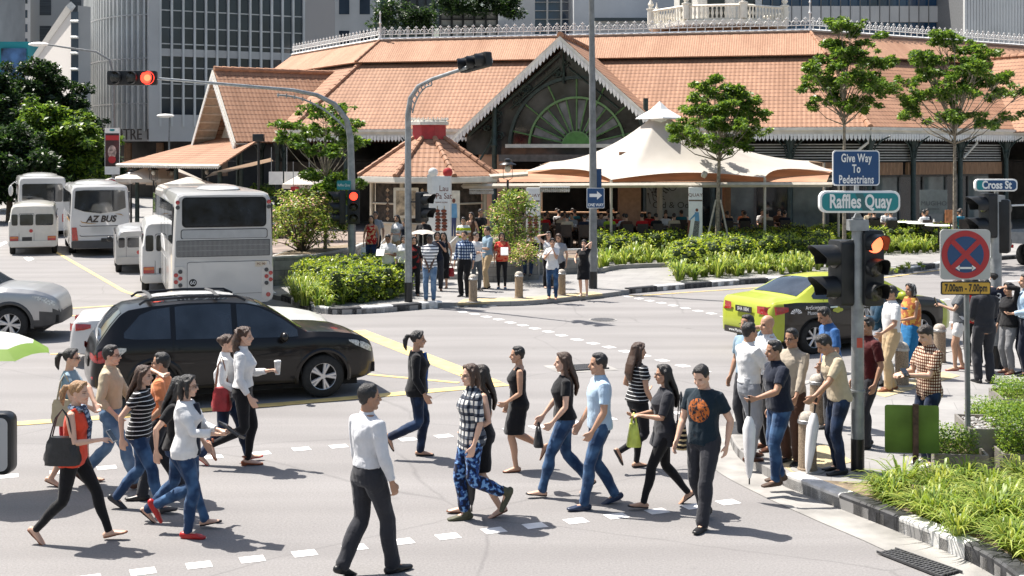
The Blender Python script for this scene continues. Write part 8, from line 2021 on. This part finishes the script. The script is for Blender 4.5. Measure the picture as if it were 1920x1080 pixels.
P('E', 1742, 872, 198, 1.69, 'm', 'stand', 'light', ('fringe', 'dark'), ('shirt', CBC, .75, .84), ('J', DEND), SWHT, 'young man in brown checked shirt looking at a phone', ZP, nod=18, hl=(-.06, .34, 1.12), hr=(.08, .34, 1.12))
P('F', 1800, 694, 170, 1.58, 'f', 'stand2', 'tan', ('bob', 'brown'), ('tee', cloth('slate', '#55585c'), .6, .84), ('S', CWH, .5), ('flat', '#a8281c'), 'woman in grey tee and white shorts looking at a phone', ZP, hl=(-.12, .35, 1.22), nod=12)
P('G', 1826, 686, 90, 1.6, 'f', 'stand', 'tan', ('long', 'black'), ('tee', CRED, .6, .8), ('T', CB), FB, 'person in red top mostly hidden by the sign pole', ZP)
P('H', 1846, 718, 95, 1.72, 'm', 'stand', 'tan', ('short', 'black'), ('shirt', CK, 1.9, .96), ('T', CK), SB, 'man in dark grey shirt and trousers seen from behind', ZP, hl=(-.1, .25, 1.0), hr=(.1, .25, 1.0))
kk_ = P('I', 1866, 690, 80, 1.70, 'm', 'stand', 'tan', ('short', 'black'), ('tee', CN, .6, .82), ('J', DEND), SB, 'man in navy jersey numbered 3 beside the Cross St post', ZP, hat=('cap', CB))
P('J', 1892, 700, 200, 1.56, 'f', 'stand', 'tan', ('bun', 'black'), ('jacket', CB, 1.8, .88), ('T', cloth('mid grey', '#7c7d80'), 1.85), ('flat', '#8a2a1c'), 'woman in black cardigan shading her eyes with one hand', ZP, hl=(-.1, .2, 1.62))
P('K', 1924, 704, 175, 1.72, 'm', 'stand', 'tan', ('short', 'black'), ('shirt', CSKY, 1.9, .97), ('T', CN), SB, 'man in pale blue shirt cut off by the right edge', ZP, hl=(-.12, .25, 1.05))
J_ = kk_['body']; text('jersey_number', '3', .24, M_LET, J_, (0.04, -.152, 1.24), (R(90), 0, 0), .9, .002)
P('1', 728, 552, 262, 1.62, 'm', 'stand', 'brown', ('short', 'black'), ('shirt', CWH, .7, .86), ('J', DENL), SB, 'man in white polo reading papers behind the corner hedge', ZP, hl=(-.1, .26, 1.15), hr=(.1, .26, 1.15), nod=18)
P('2', 757, 548, 270, 1.55, 'f', 'stand', 'tan', ('bob', 'black'), ('shirt', CWH, 1.5, .84), ('T', CBR), FB, 'woman in white blouse left of the corner mast', ZP)
P('3', 776, 554, 280, 1.58, 'f', 'stand2', 'tan', ('bob', 'black'), ('shirt', cloth('black red slash', '#141014', 'print', '#7a1c1a', s=7), 1.2, .78), ('T', CB), FB, 'woman in black with red streaks right of the corner mast', ZP)
P('4', 806, 566, 268, 1.72, 'm', 'stand', 'dark', ('short', 'black'), ('shirt', CSTW, .7, .84), ('J', DENL), ('shoe', '#5a5650'), 'man in black and white striped polo, hands clasped, at the kerb', ZP, hl=(-.03, .17, .86), hr=(.03, .17, .86), fat=1.06)
P('5', 832, 540, 255, 1.58, 'f', 'stand', 'tan', ('long', 'black'), ('dress', CB, 0, .3), None, FB, 'woman in long black dress carrying a red bag', ZP, glasses='clear')
P('6', 871, 556, 250, 1.74, 'm', 'stand', 'tan', ('short', 'black'), ('shirt', CPLB, 1.7, .97), ('T', CB), SB, 'man in blue plaid shirt and black trousers at the left far bollard', ZP)
P('7', 892, 545, 300, 1.62, 'm', 'stand', 'light', ('short', 'black'), ('tee', CWH, .6, .86), ('J', cloth('grey jeans', '#4d5359')), SB, 'young man in white tee with folded arms', ZP, hl=(.05, .25, 1.14), hr=(-.05, .25, 1.12), turn=20)
P('8', 914, 541, 210, 1.74, 'm', 'stand2', 'tan', ('short', 'black'), ('shirt', CSUN, .9, .84), ('T', CKH), SB, 'tall man in grey blue shirt and khaki trousers', ZP, hl=(-.08, .3, 1.12))
P('9', 941, 541, 268, 1.58, 'f', 'stand', 'tan', ('bob', 'black'), ('tee', cloth('coral print', '#c96a4c', 'print', '#b3231f', s=9), .8, .82), ('L', CB), ('shoe', '#3a5a78'), 'woman in coral printed top and black leggings holding papers', ZP, hl=(-.16, .24, 1.1), fat=1.06)
P('10', 1036, 560, 265, 1.58, 'f', 'stand2', 'tan', ('pony', 'black'), ('tee', CWH, .6, .82), ('J', DEN), ('flat', '#7a4a30'), 'woman in white tee and jeans eating beside the right far bollard', ZP, hl=(-.04, .2, 1.36), hr=(.08, .24, 1.3))
P('11', 1048, 549, 250, 1.62, 'f', 'stand', 'tan', ('long', 'brown'), ('tee', CG, .6, .84), ('T', CB), FB, 'woman in grey tee behind the woman eating', ZP, hr=(.2, .1, .95), nod=15)
P('12', 1028, 540, 285, 1.6, 'f', 'stand', 'light', ('long', 'black'), ('tank', CWH, 0, .82), ('T', CB), FB, 'woman in white sleeveless top raising an arm to her hair', ZP, hr=(.16, .05, 1.6))
P('13', 1095, 555, 255, 1.5, 'f', 'stand', 'light', ('bob', 'black'), ('dress', CB, .3, .5), None, ('flat', '#d0ccc6'), 'woman in short black dress with a phone at her ear beside the lamp post', ZP, hl=(-.08, .14, 1.5), hr=(.22, .2, 1.05))
P('14', 696, 506, 268, 1.62, 'f', 'stand', 'tan', ('long', 'black'), ('tank', cloth('red lace', '#a81a1c', 'print', '#c9a27a', s=14), 0, .8), ('J', DEND), FB, 'woman in red patterned top holding a white bag on the terrace', .46)
P('15', 745, 502, 240, 1.6, 'f', 'stand', 'tan', ('long', 'black'), ('shirt', CWH, .9, .84), ('S', CKH, .7), FB, 'woman in white shirt holding a child on the terrace', .46, hl=(-.08, .26, 1.1), hr=(.08, .26, 1.05))
P('16', 869, 501, 268, 1.52, 'm', 'stand', 'tan', ('short', 'black'), ('tee', cloth('lime stripe', '#d8dcd8', 'stripe', '#a8b820', s=4), .7, .84), ('J', DEN), SB, 'boy in white and lime striped tee coming down the steps', .46, nod=10, hl=(-.1, .24, 1.1), hr=(.1, .24, 1.1))
P('17', 884, 492, 240, 1.6, 'f', 'stand', 'tan', ('long', 'dark'), ('dress', CBR, 0, .4), None, FB, 'woman in brown dress behind the boy on the steps', .46)
P('18', 901, 488, 300, 1.66, 'm', 'stand2', 'mid', ('short', 'black'), ('tee', CB, .6, .84), ('T', CB), SB, 'man in black tee at the top of the steps', .46)
P('19', 820, 545, 275, 1.64, 'f', 'stand', 'tan', ('bob', 'black'), ('tee', CN, .6, .84), ('T', CK), FB, 'woman in navy tee under the pale parasol', ZP, hl=(-.1, .2, 1.3))
P('20', 794, 506, 260, 1.62, 'm', 'stand', 'mid', ('short', 'black'), ('tee', CB, .6, .84), ('T', CK), SB, 'man in black with a lanyard by the kiosk', .46)
P('21', 704, 497, 268, 1.66, 'm', 'stand', 'mid', ('short', 'black'), ('shirt', CG, .7, .86), ('T', CK), SB, 'man in grey shirt behind the red patterned top', .46)
pk2 = G(758, 505, .46); person((pk2.x, pk2.y - .1, .95), R(150), .95, 'm', 'stand', 'tan', ('short', 'black'), ('tee', CN, .6, .84), ('shorts', CK, .9), None, 'small child in navy tee carried by the woman in white shirt', vox=.02, lod=1)
SIT = dict(fl=(.42, 0, 0), fr=(.40, 0, 0), al=.2, ar=.2)
x_ = atz(999, 37.2, ZP); person((x_[0], 38.2, ZP + .18), R(160), 1.62, 'm', SIT, 'tan', ('short', 'black'), ('tee', CB, .6, .86), ('jeans', DEND, 2), SB, 'man in black tee and cap sitting on the low planter wall', vox=.014, lod=1, hl=(-.1, .3, 1.02), hr=(.1, .3, 1.02), seat=.5, hat=('cap', CB))
hp = Vector((-6.22, 14.6, 0)); U0 = person(tuple(hp), R(-90), 1.62, 'f', 'stand', 'tan', ('long', 'black'), ('tee', CG, .6, .86), ('jeans', DEND, 2), FB, 'person outside the left edge holding the green and white umbrella', vox=.011, hr=(.15, .22, 1.3))
# ---- things carried
def wpt(id, s, off=(0, 0, 0)):
 i = Q[id]; return i['M'] @ (i['J'][s]['wr'] + (i['J'][s]['wr'] - i['J'][s]['el']).normalized() * .09) + Vector(off)
def fold(mb, w_, h, d, tb=.8, n=10):
 rows = []
 for k in range(7):
  t = k / 6; sc_ = lerp(1, tb, t) * (1 - .12 * (abs(t - .5) * 2) ** 4); z = h * t
  rows.append([(w_ / 2 * sc_ * math.copysign(abs(math.cos(a)) ** .6, math.cos(a)) + .012 * math.sin(5 * a + k), d / 2 * (1.15 - .5 * t) * math.copysign(abs(math.sin(a)) ** .6, math.sin(a)), z) for a in [6.2832 * j / n for j in range(n)]])
 mb.grid(rows, close=True); k = len(mb.v); mb.f += [tuple(range(k - 7 * n, k - 6 * n))[::-1], tuple(range(k - n, k))]; mb.m += [0, 0]
def bag(name, p, d, w_, h, dp, m, label, strap=.3, sm=None, tb=.8, cat='bag'):
 root = empty(name, (p[0], p[1], p[2] - h - strap), R(d - 90), label, cat); mb = MB(); fold(mb, w_, h, dp, tb)
 mb.build('bag_body', m, root, True, angle=70)
 for s_ in (-1, 1):
  mb = MB(); mb.tube([(-w_ * .3, s_ * dp * .2, h - .02), (-w_ * .16, s_ * dp * .12, h + strap * .7), (0, 0, h + strap), (w_ * .16, s_ * dp * .12, h + strap * .7), (w_ * .3, s_ * dp * .2, h - .02)], .008, n=5); mb.build('strap', sm or m, root, True)
 return root
ML = mat('black leather', (.014, .014, .016), .4, var=.25, scale=14, bump=.3); MRL = mat('red leather', (.32, .02, .025), .4, var=.2, scale=12, bump=.3)
i = Q['a']; sh = i['M'] @ (i['J'][1]['sh'] + Vector((.04, -.06, .08))); bag('handbag', sh, 86, .40, .27, .15, ML, 'black leather shoulder bag of the blonde woman in orange', .27, tb=.72)
i = Q['h']; sh = i['M'] @ (i['J'][1]['sh'] + Vector((.05, -.02, .08))); bag('handbag', sh, 90, .26, .28, .17, MRL, 'red leather drawstring bag of the woman in red flats', .38, mat('tan strap', (.2, .09, .05), .5), tb=.7)
i = Q['r']; sh = i['M'] @ (i['J'][-1]['sh'] + Vector((-.06, -.14, .05))); bag('tote_bag', sh, 180, .36, .26, .13, cloth('tote stripe', '#14141a', 'stripe', '#c9b48a', s=19), 'black and straw striped tote on the arm of the woman in grey', .34, ML, tb=1.05)
bag('carrier_bag', wpt('r', -1, (0, 0, .02)), 180, .22, .24, .14, mat('thin yellow plastic', (.55, .62, .10), .35, var=.15, scale=12), 'yellow plastic carrier bag held by the woman in grey tunic', .12, tb=.6)
bag('carrier_bag', wpt('D', -1, (-.05, -.1, -.05)), 190, .42, .46, .2, mat('white plastic', (.74, .74, .72), .4, var=.06), 'large white carrier bag of the woman in headscarf', .12, tb=.8)
bag('carrier_bag', wpt('14', 1), 270, .2, .34, .12, MATS['white plastic'], 'white plastic bag held by the woman in the red patterned top', .08, tb=.6)
bag('handbag', wpt('5', -1), 250, .24, .24, .12, MRL, 'small red bag of the woman in the long black dress', .15)
bag('handbag', wpt('o', 1, (.0, 0, .0)), 184, .26, .18, .1, ML, 'small black bag swinging from the woman in black tee and jeans', .1, tb=.6)
i = Q['b']; bag('tote_bag', i['M'] @ (i['J'][1]['sh'] + Vector((.05, .0, .06))), 90, .3, .3, .08, cloth('canvas', '#b7aa92'), 'beige canvas tote of the woman in sunglasses', .3, tb=1)
i = Q['u']
def slab(name, p, rot, size, m, label, cat, m2=None):
 root = empty(name, tuple(p), 0, label, cat); root.rotation_euler = tuple(R(a) for a in rot); mb = MB(); plate(mb, rrect(size[0], size[1], .012), -size[2] / 2, size[2] / 2); mb.build('case', m, root, bevel=.003)
 mb = MB(); plate(mb, rrect(size[0] * .88, size[1] * .88, .006), -size[2] / 2 - .002, -size[2] / 2 - .0005); mb.build('screen', m2 or M_CGL, root); return root
slab('phone', wpt('a', 1, (.03, 0, .03)), (-40, 0, 70), (.07, .14, .012), M_SILV, 'pale phone in the hand of the blonde woman in orange', 'phone')
slab('tablet', wpt('g', 1, (.05, .02, .04)), (-60, 20, 80), (.19, .27, .025), ML, 'black tablet case held by the woman in white cardigan', 'tablet')
slab('phone', wpt('E', -1, (.05, -.02, .03)), (-60, 0, 10), (.075, .15, .012), ML, 'dark phone held by the young man in checked shirt', 'phone')
slab('phone', wpt('F', -1, (-.02, 0, .04)), (-20, 0, 60), (.075, .15, .012), ML, 'phone held up by the woman in white shorts', 'phone')
slab('phone', wpt('13', -1, (0, 0, .02)), (0, 0, 60), (.07, .14, .012), M_SILV, 'phone at the ear of the woman in short black dress', 'phone')
slab('phone', wpt('u', -1, (0, 0, .02)), (0, 0, 100), (.07, .14, .012), ML, 'dark phone at the ear of the man in grey polo', 'phone')
slab('paper', wpt('t', 1, (.03, -.02, .04)), (-55, 0, 60), (.30, .21, .006), M_SIGNW, 'white papers held by the man in grey trousers', 'papers', M_SIGNW)
slab('paper', wpt('1', 1, (-.08, -.04, .04)), (-55, 0, 0), (.21, .28, .006), M_SIGNW, 'white papers read by the man behind the hedge', 'papers', M_SIGNW)
slab('paper', wpt('9', -1, (-.03, -.03, .05)), (-35, 0, 0), (.21, .26, .006), M_SIGNW, 'white papers held by the woman in coral top', 'papers', M_SIGNW)
p = wpt('i', -1, (.03, .0, .03)); cp = empty('cup', tuple(p), 0, 'clear plastic drink cup held by the tall woman in white blouse', 'cup'); mb = MB(); mb.lathe([(.03, -.09), (.042, .07)], 14); mb.build('cup_body', mat('cloudy plastic', (.62, .6, .58), .15, var=.2, scale=20), cp, True); mb = MB(); mb.lathe([(.045, .07), (.04, .085)], 14); mb.build('lid', M_WHT, cp, True)
def furled(p, top, label, m, tip=.95, lean=(0, 0)):
 root = empty('umbrella', (p[0], p[1], p[2] - tip), 0, label, 'umbrella'); f2 = lambda t: (lean[0] * (tip - t), lean[1] * (tip - t), t)
 mb = MB(); n = 10; rows = []
 for t, r_ in ((.07, .012), (.14, .03), (.35, .05), (.62, .062), (.72, .04), (.76, .02)):
  c = f2(t); rows.append([(c[0] + r_ * (1 + .25 * (j % 2)) * math.cos(6.283 * j / n), c[1] + r_ * (1 + .25 * (j % 2)) * math.sin(6.283 * j / n), t) for j in range(n)])
 mb.grid(rows, close=True); mb.build('cloth', m, root, True, angle=80); mb = MB(); mb.tube([f2(0), f2(.4), f2(.74), f2(tip - .02), f2(tip + .06)], [.008, .008, .009, .014, .02], n=8); mb.build('shaft', ML, root, True)
MWU = mat('white umbrella cloth', (.72, .72, .73), .5, var=.08)
furled(wpt('w', -1), 0, 'white furled umbrella under the hand of the navy polo man', MWU, .93)
furled(wpt('z', 1, (0, 0, 0)), 0, 'white and black furled umbrella of the man leaning towards the bollard', MWU, .88, (-.14, -.1))
furled(wpt('m', -1, (.1, -.05, .0)), 0, 'black furled umbrella carried by the woman in black dress', mat('black umbrella cloth', (.015, .015, .018), .6, var=.2), .8)
def openumb(p, r_, h, ms, label, drop, handz, tilt=(0, 0)):
 root = empty('umbrella', tuple(p), 0, label, 'umbrella'); root.rotation_euler = (tilt[0], tilt[1], 0); n = 8
 for k in range(n):
  mb = MB(); rows = []
  for t in (0, .25, .5, .75, 1):
   row = []
   for q in range(5):
    a = 6.2832 * (k + q / 4) / n; rr = r_ * t * (1 - .07 * t * math.sin(math.pi * q / 4)); row.append((rr * math.cos(a), rr * math.sin(a), -h * t ** 1.9 + .03 * t * math.sin(math.pi * q / 4)))
   rows.append(row)
  mb.grid(rows); m_ = ms[k % len(ms)]
  if isinstance(m_, tuple): mb.m = [0 if f_[0] < 15 else 1 for f_ in mb.f]
  mb.build('canopy_panel', m_, root, True)
  a = 6.2832 * k / n; mb = MB(); mb.tube([(r_ * t * math.cos(a), r_ * t * math.sin(a), -h * t ** 1.9 - .008) for t in (.05, .4, .7, 1)], .004, n=4); mb.build('rib', M_FIN, root)
 mb = MB(); mb.tube([(0, 0, .06), (0, 0, -handz)], .009, n=6); mb.build('shaft', M_FIN, root)
def ucl(k, c, tr=.35):
 m = mat(k, c, .6, var=.06); nt = m.node_tree; b = nt.nodes['Principled BSDF']; t = N(nt, 'ShaderNodeBsdfTranslucent'); t.inputs[0].default_value = (*c, 1); ms = N(nt, 'ShaderNodeMixShader'); ms.inputs[0].default_value = tr; L(nt, b.outputs[0], ms.inputs[1]); L(nt, t.outputs[0], ms.inputs[2]); L(nt, ms.outputs[0], nt.nodes['Material Output'].inputs[0]); return m
uw, ug = ucl('umbrella white', (.72, .74, .70)), ucl('umbrella green', (.22, .36, .06))
openumb(Vector((-5.97, 14.55, 1.84)), .68, .30, [(uw, ug)], 'open white and green umbrella entering at the left edge', .2, .75, (0, R(-6)))
q = AT(793, 431, 37.5); openumb(q, .40, .12, [ucl('umbrella pale pink', (.68, .60, .54))], 'small pale parasol held over the woman in navy tee', .1, .5)
mb = MB()
for id, c in (('v', 'lanyard red'), ('n', 'lanyard tan')):
 i = Q[id]; S_ = i['S']; m = mat(c, (.4, .03, .03) if id == 'v' else (.5, .36, .22), .6, var=0); fy = .135 if id == 'v' else .15; k = MB()
 k.tube([S_((s * .06 * t, lerp(.02, fy if t < .9 else (.15 if id == 'v' else .122), t), lerp(1.43, 1.12, t))) for s, t in ((-1, 0), (-1, .35), (-.5, .7), (0, 1), (.5, .7), (1, .35), (1, 0))], .008, n=5); k.build('lanyard', m, i['body'])
 fy = .148 if id == 'v' else .112; c_ = S_((0, fy + .008, 1.07)); k = MB(); k.box((c_.x - .03, c_.y - .004, c_.z - .05), (c_.x + .03, c_.y + .004, c_.z + .05)); k.build('badge', M_WHT, i['body'])
i = Q['k']; k = MB(); S_ = i['S']; k.tube([S_((0, .10, 1.40)), S_((0, .128, 1.25)), S_((0, .112, 1.05)), S_((0, .12, .88))], [(.05, .03), (.075, .03), (.07, .03), (.08, .03)], n=10, up=(0, 1, 0)); k.build('blue_top', CBLU, i['body'], True)
i = Q['g']; k = MB(); S_ = i['S']; k.tube([S_((0, .10, 1.40)), S_((0, .13, 1.25)), S_((0, .112, 1.05)), S_((0, .12, .86))], [(.05, .03), (.07, .03), (.06, .03), (.07, .03)], n=10, up=(0, 1, 0)); k.build('navy_top', CN, i['body'], True)
i = Q['a']; k = MB(); S_ = i['S']; k.tube([S_((.07 * math.cos(a), .005 + .075 * math.sin(a), 1.425)) for a in [j * .628 for j in range(11)]], .026, n=7); k.tube([S_((0, .09, 1.41)), S_((.01, .15, 1.28)), S_((.02, .16, 1.1))], [.03, .028, .02], n=7); k.build('scarf', cloth('scarf blue', '#39465c', 'print', '#8fa2b8', s=30), i['body'], True)
i = Q['D']; k = MB(); S_ = i['S']; k.tube([S_((0, 0, 1.44)), S_((0, 0, 1.3)), S_((0, .0, 1.1)), S_((0, -.02, .9))], [(.13, .1), (.2, .16), (.21, .16), (.19, .14)], n=14, up=(0, 1, 0)); k.build('shawl', cloth('shawl', '#b5673f', 'print', '#d0a24c', s=14), i['body'], True)
# -------- diners and tables under the canopy
protos = []
for n_, (sx_, hr_, sk_, tp_, a_, b_) in enumerate((('m', ('short', 'black'), 'tan', CWH, (-.12, .3, 1.0), (.12, .32, 1.0)), ('f', ('bob', 'black'), 'light', CRED, (-.1, .28, 1.05), (.05, .2, 1.35)), ('m', ('short', 'black'), 'mid', CG, (-.12, .32, 1.0), (.1, .34, 1.1)), ('f', ('long', 'dark'), 'tan', CWH, (-.1, .3, 1.0), (.1, .3, 1.0)))):
 protos.append(person((0, 0, 0), 0, 1.66, sx_, SIT, sk_, hr_, ('tee', tp_, .6, .87), ('trousers', CK, 2), SB, 'x', vox=.022, lod=1, hl=a_, hr=b_, seat=.5, lean=8, nod=12)['body'])
DC = {'white': CWH, 'red': CRED, 'grey': CG, 'black': CB, 'pale blue': CSKY, 'beige': CBEI, 'teal': CTE, 'navy': CN, 'striped': CSTW, 'brown': CBR, 'orange': CORP, 'lime': cloth('lime', '#8ea82a')}
M_TAB = mat('dark table top', (.06, .035, .025), .35, var=.3, scale=4); M_CHA = mat('dark chair wood', (.035, .022, .016), .5, var=.3)
def mktable(root):
 mb = MB(); mb.box((-.6, -.38, .70), (.6, .38, .74)); mb.build('tabletop', M_TAB, root)
 for x in (-.52, .52):
  for y in (-.3, .3): mb = MB(); mb.box((x - .03, y - .03, 0), (x + .03, y + .03, .70)); mb.build('leg', M_CHA, root)
def mkchair(root):
 mb = MB(); mb.box((-.2, -.2, .42), (.2, .22, .46)); mb.build('seat', M_CHA, root); mb = MB(); mb.box((-.2, -.22, .47), (.2, -.19, .88)); mb.build('backrest', M_CHA, root)
 for x in (-.18, .18):
  for y in (-.18, .18): mb = MB(); mb.box((x - .02, y - .02, 0), (x + .02, y + .02, .42)); mb.build('leg', M_CHA, root)
T0 = empty('table', (0, 0, 0), 0, 'x', 'table'); mktable(T0); C0 = empty('chair', (0, 0, 0), 0, 'x', 'chair'); mkchair(C0)
first = {'t': True, 'c': True}; used = [True] * 4
def inst(proto, key, loc, rz, label, group=None):
 f_ = first.get(key, True); first[key] = False; o = proto if f_ else copy_tree(proto)
 o.location = loc; o.rotation_euler = (0, 0, rz); o['label'] = label
 if group: o['group'] = group
 return o
ti = 0; r_ = random.Random(4); ci = 0; cols = list(DC)
TB = [(1040, 49.5, 'by the skewer pillar', ('red', 'white', 'beige', 'black')), (1085, 48.2, 'left of the lamp post', ('beige', 'white', 'navy', 'grey')), (1060, 52.5, 'far behind the lamp post', ('striped', 'pale blue', 'teal', 'white')), (1150, 48.5, 'right of the one way sign', ('lime', 'red', 'brown', 'grey')), (1185, 48.8, 'below the canopy peak', ('white', 'brown', 'red', 'black')), (1130, 52.5, 'far behind the one way sign', ('striped', 'grey', 'white', 'navy')),
(1240, 49.0, 'left of the figure pillar', ('black', 'white', 'beige', 'red')), (1265, 52.0, 'far behind the figure pillar', ('navy', 'white', 'teal', 'brown')), (1380, 51.0, 'right of the staked tree', ('navy', 'orange', 'black', 'beige')), (1450, 51.5, 'left of the give way sign', ('beige', 'brown', 'navy', 'white')), (1650, 51.5, 'behind the lit red signal', ('black', 'white', 'grey', 'beige')), (1735, 51.8, 'left of the no stopping sign', ('white', 'navy')), (1800, 52.4, 'right of the no stopping sign', ('teal', 'black')),
(965, 51.5, 'behind the flowering shrub', ('red', 'black', 'white')), (540, 54, 'on the coach-side terrace', ('white', 'teal', 'black'))]
for u, y, ph, sh in TB:
 x = (u - 960) * y / F; z = .42 if u > 600 else ZP; a = R(r_.uniform(-14, 14))
 inst(T0, 't', (x, y, z), a, 'dark dining table ' + ph, 'dark dining tables')
 mb = MB()
 for k in range(4): c = Vector((r_.uniform(-.45, .45), r_.uniform(-.25, .25), 0)); mb.lathe([(.09, .0), (.12, .02), (.1, .025)], 10, c=(c.x, c.y, 0)); mb.lathe([(.03, 0), (.035, .11)], 8, c=(c.x + .06, c.y, 0.004))
 o = tag(mb.build('tableware', M_WHITE, None, loc=(x, y, z + .745)), 'white plates and glasses on the table ' + ph, 'tableware')
 for k, s_ in enumerate(sh):
  sx_, sy_ = ((-.33, -.72), (.33, .72), (.33, -.72), (-.33, .72))[k]; ca, sa = math.cos(a), math.sin(a); px, py = x + sx_ * ca - sy_ * sa, y + sx_ * sa + sy_ * ca
  rz_ = a + (0 if sy_ < 0 else math.pi); pi = (ci * 3 + k) % 4; ci += 1
  side = ('near left', 'far right', 'near right', 'far left')[k]
  o = inst(protos[pi], 'p%d' % pi, (px, py, z), rz_ + r_.uniform(-.3, .3), 'diner in %s shirt, %s seat of the table %s' % (s_, side, ph), 'diners at the tables')
  for c in o.children:
   if c.name.startswith('shirt'): c.material_slots[0].link = 'OBJECT'; c.material_slots[0].material = DC[s_]
  inst(C0, 'c', (px, py, z), rz_, 'dark chair at the %s seat of the table %s' % (side, ph), 'dark wooden chairs')
for k, (u, y, l) in enumerate(((1760, 49.4, 'round white cafe table behind the no stopping sign'), (1725, 51.0, 'round white cafe table with a lone diner'), (1700, 52.0, 'round white cafe table nearest the shop glass'))):
 x = (u - 960) * y / F; t = empty('table', (x, y, .42), 0, l, 'table', 'round white cafe tables'); mb = MB(); mb.lathe([(.5, .72), (.52, .74), (.5, .76)], 20); mb.build('tabletop', M_WHITE, t, True); mb = MB(); mb.lathe([(.25, 0), (.04, .05), (.04, .72)], 10); mb.build('pedestal', M_BLACK, t, True)
def panel(u0, v0, u1, v1, y, m, label, name='mural', letters=None, cat='mural'):
 a, b_ = AT(u0, v0, y), AT(u1, v1, y); r0 = empty(name, (a.x, y, .3), R(-6), label, cat); mb = MB(); mb.box((0, 0, b_.z - .3), (b_.x - a.x, .06, a.z - .3)); mb.build('panel', m, r0)
 for s_, sz, fx_, fz in letters or []: text('lettering', s_, sz, mat('mural ink', (.06, .065, .07), .6, var=0), r0, ((b_.x - a.x) * fx_, -.006, lerp(b_.z, a.z, fz) - .3))
 return r0
mu = panel(1212, 350, 1292, 406, 51.5, mat('mural pale blue', (.36, .41, .43), .5, var=.08), 'pale blue mural with sketched fruit and lettering under the canopy', letters=[('Old & Odd', .36, .62, .38)])
mb = MB(); g_ = random.Random(2)
for k in range(16): x0_, z0_ = g_.uniform(.05, .6), g_.uniform(2.0, 2.6); mb.tube([(x0_, -.01, z0_), (x0_ + g_.uniform(-.2, .3), -.01, z0_ - g_.uniform(.1, .3)), (x0_ + g_.uniform(-.1, .4), -.01, z0_ - .4)], .014, n=4); mb.ell((x0_, -.012, z0_), (.04, .01, .04), 8, 4)
mb.tube([(1.05 + .16 * math.cos(k * .5), -.01, 2.35 + .2 * math.sin(k * .5)) for k in range(14)], .016, n=4); mb.build('sketch', MATS['mural ink'], mu)
panel(1725, 356, 1775, 400, 53.0, mat('window lettering panel', (.16, .18, .18), .3, var=.1), 'shop window lettered MUGIHO at the right of the hall', 'shop_sign', [('MUGIHO', .26, .5, .42), ('boutique', .12, .5, .2)], 'shop sign')
for u, y, z1, l in ((1180, 49.5, 3.6, 'salmon pillar under the canopy peak'), (1362, 51, 3.4, 'salmon pillar behind the staked tree')):
 x = (u - 960) * y / F; pr = empty('pillar', (x, y, .4), 0, l, 'pillar'); mb = MB(); mb.box((-.42 if u < 1200 else -.12, -.3, 0), (.42 if u < 1200 else .12, .3, z1)); mb.build('shaft', mat('terracotta plaster', (.36, .19, .11), .7, var=.12), pr); mb = MB(); mb.box((-.45 if u < 1200 else -.14, -.33, z1 - .9), (.45 if u < 1200 else .14, .33, z1 - .82)); mb.build('band', M_DARKW, pr)
for u0, u1, v, y, l in ((1012, 1068, 352, 46, 'row of glasses hanging over the bar left of the lamp post'), (880, 925, 356, 47, 'row of glasses hanging right of the sign pillar')):
 a, b_ = AT(u0, v, y), AT(u1, v, y); r0 = empty('glass_rack', tuple(a), 0, l, 'glass rack'); mb = MB(); mb.box((0, -.2, 0), (b_.x - a.x, .2, .04)); mb.build('rack', M_FIN, r0); mb = MB()
 for k in range(14): mb.lathe([(.02, -.16), (.045, -.14), (.045, -.05), (.01, 0)], 8, c=((b_.x - a.x) * (k + .5) / 14, 0, 0))
 mb.build('glasses', mat('hanging glass', (.5, .5, .5), .1, var=.2), r0)['kind'] = 'stuff'
b0 = AT(1000, 395, 55); br = empty('bar_counter', (b0.x, 53, .42), R(-5), 'dark bar counter at the back of the canopy', 'bar'); mb = MB(); mb.box((0, 0, 0), (6, .6, 1.05)); mb.build('front', M_DARKW, br); mb = MB(); mb.box((-.05, -.08, 1.05), (6.05, .68, 1.1)); mb.build('top', M_TIMB, br)
bx0 = AT(1782, 405, 48); bxs = empty('menu_stand', (bx0.x, 48, .42), 0, 'small orange menu stand left of the Cross St post', 'menu stand'); mb = MB(); mb.box((-.2, -.02, .9), (.2, .02, 1.4)); mb.build('board', mat('orange menu', (.5, .2, .08), .6, var=.3, scale=8), bxs); mb = MB(); mb.tube([(0, 0, 0), (0, 0, .9)], .025, n=6); mb.build('post', M_BLACK, bxs)
bpy.data.scenes.remove(TS)
for o in protos:
 if o['label'] == 'x':
  for c in list(o.children): bpy.data.objects.remove(c)
  bpy.data.objects.remove(o)
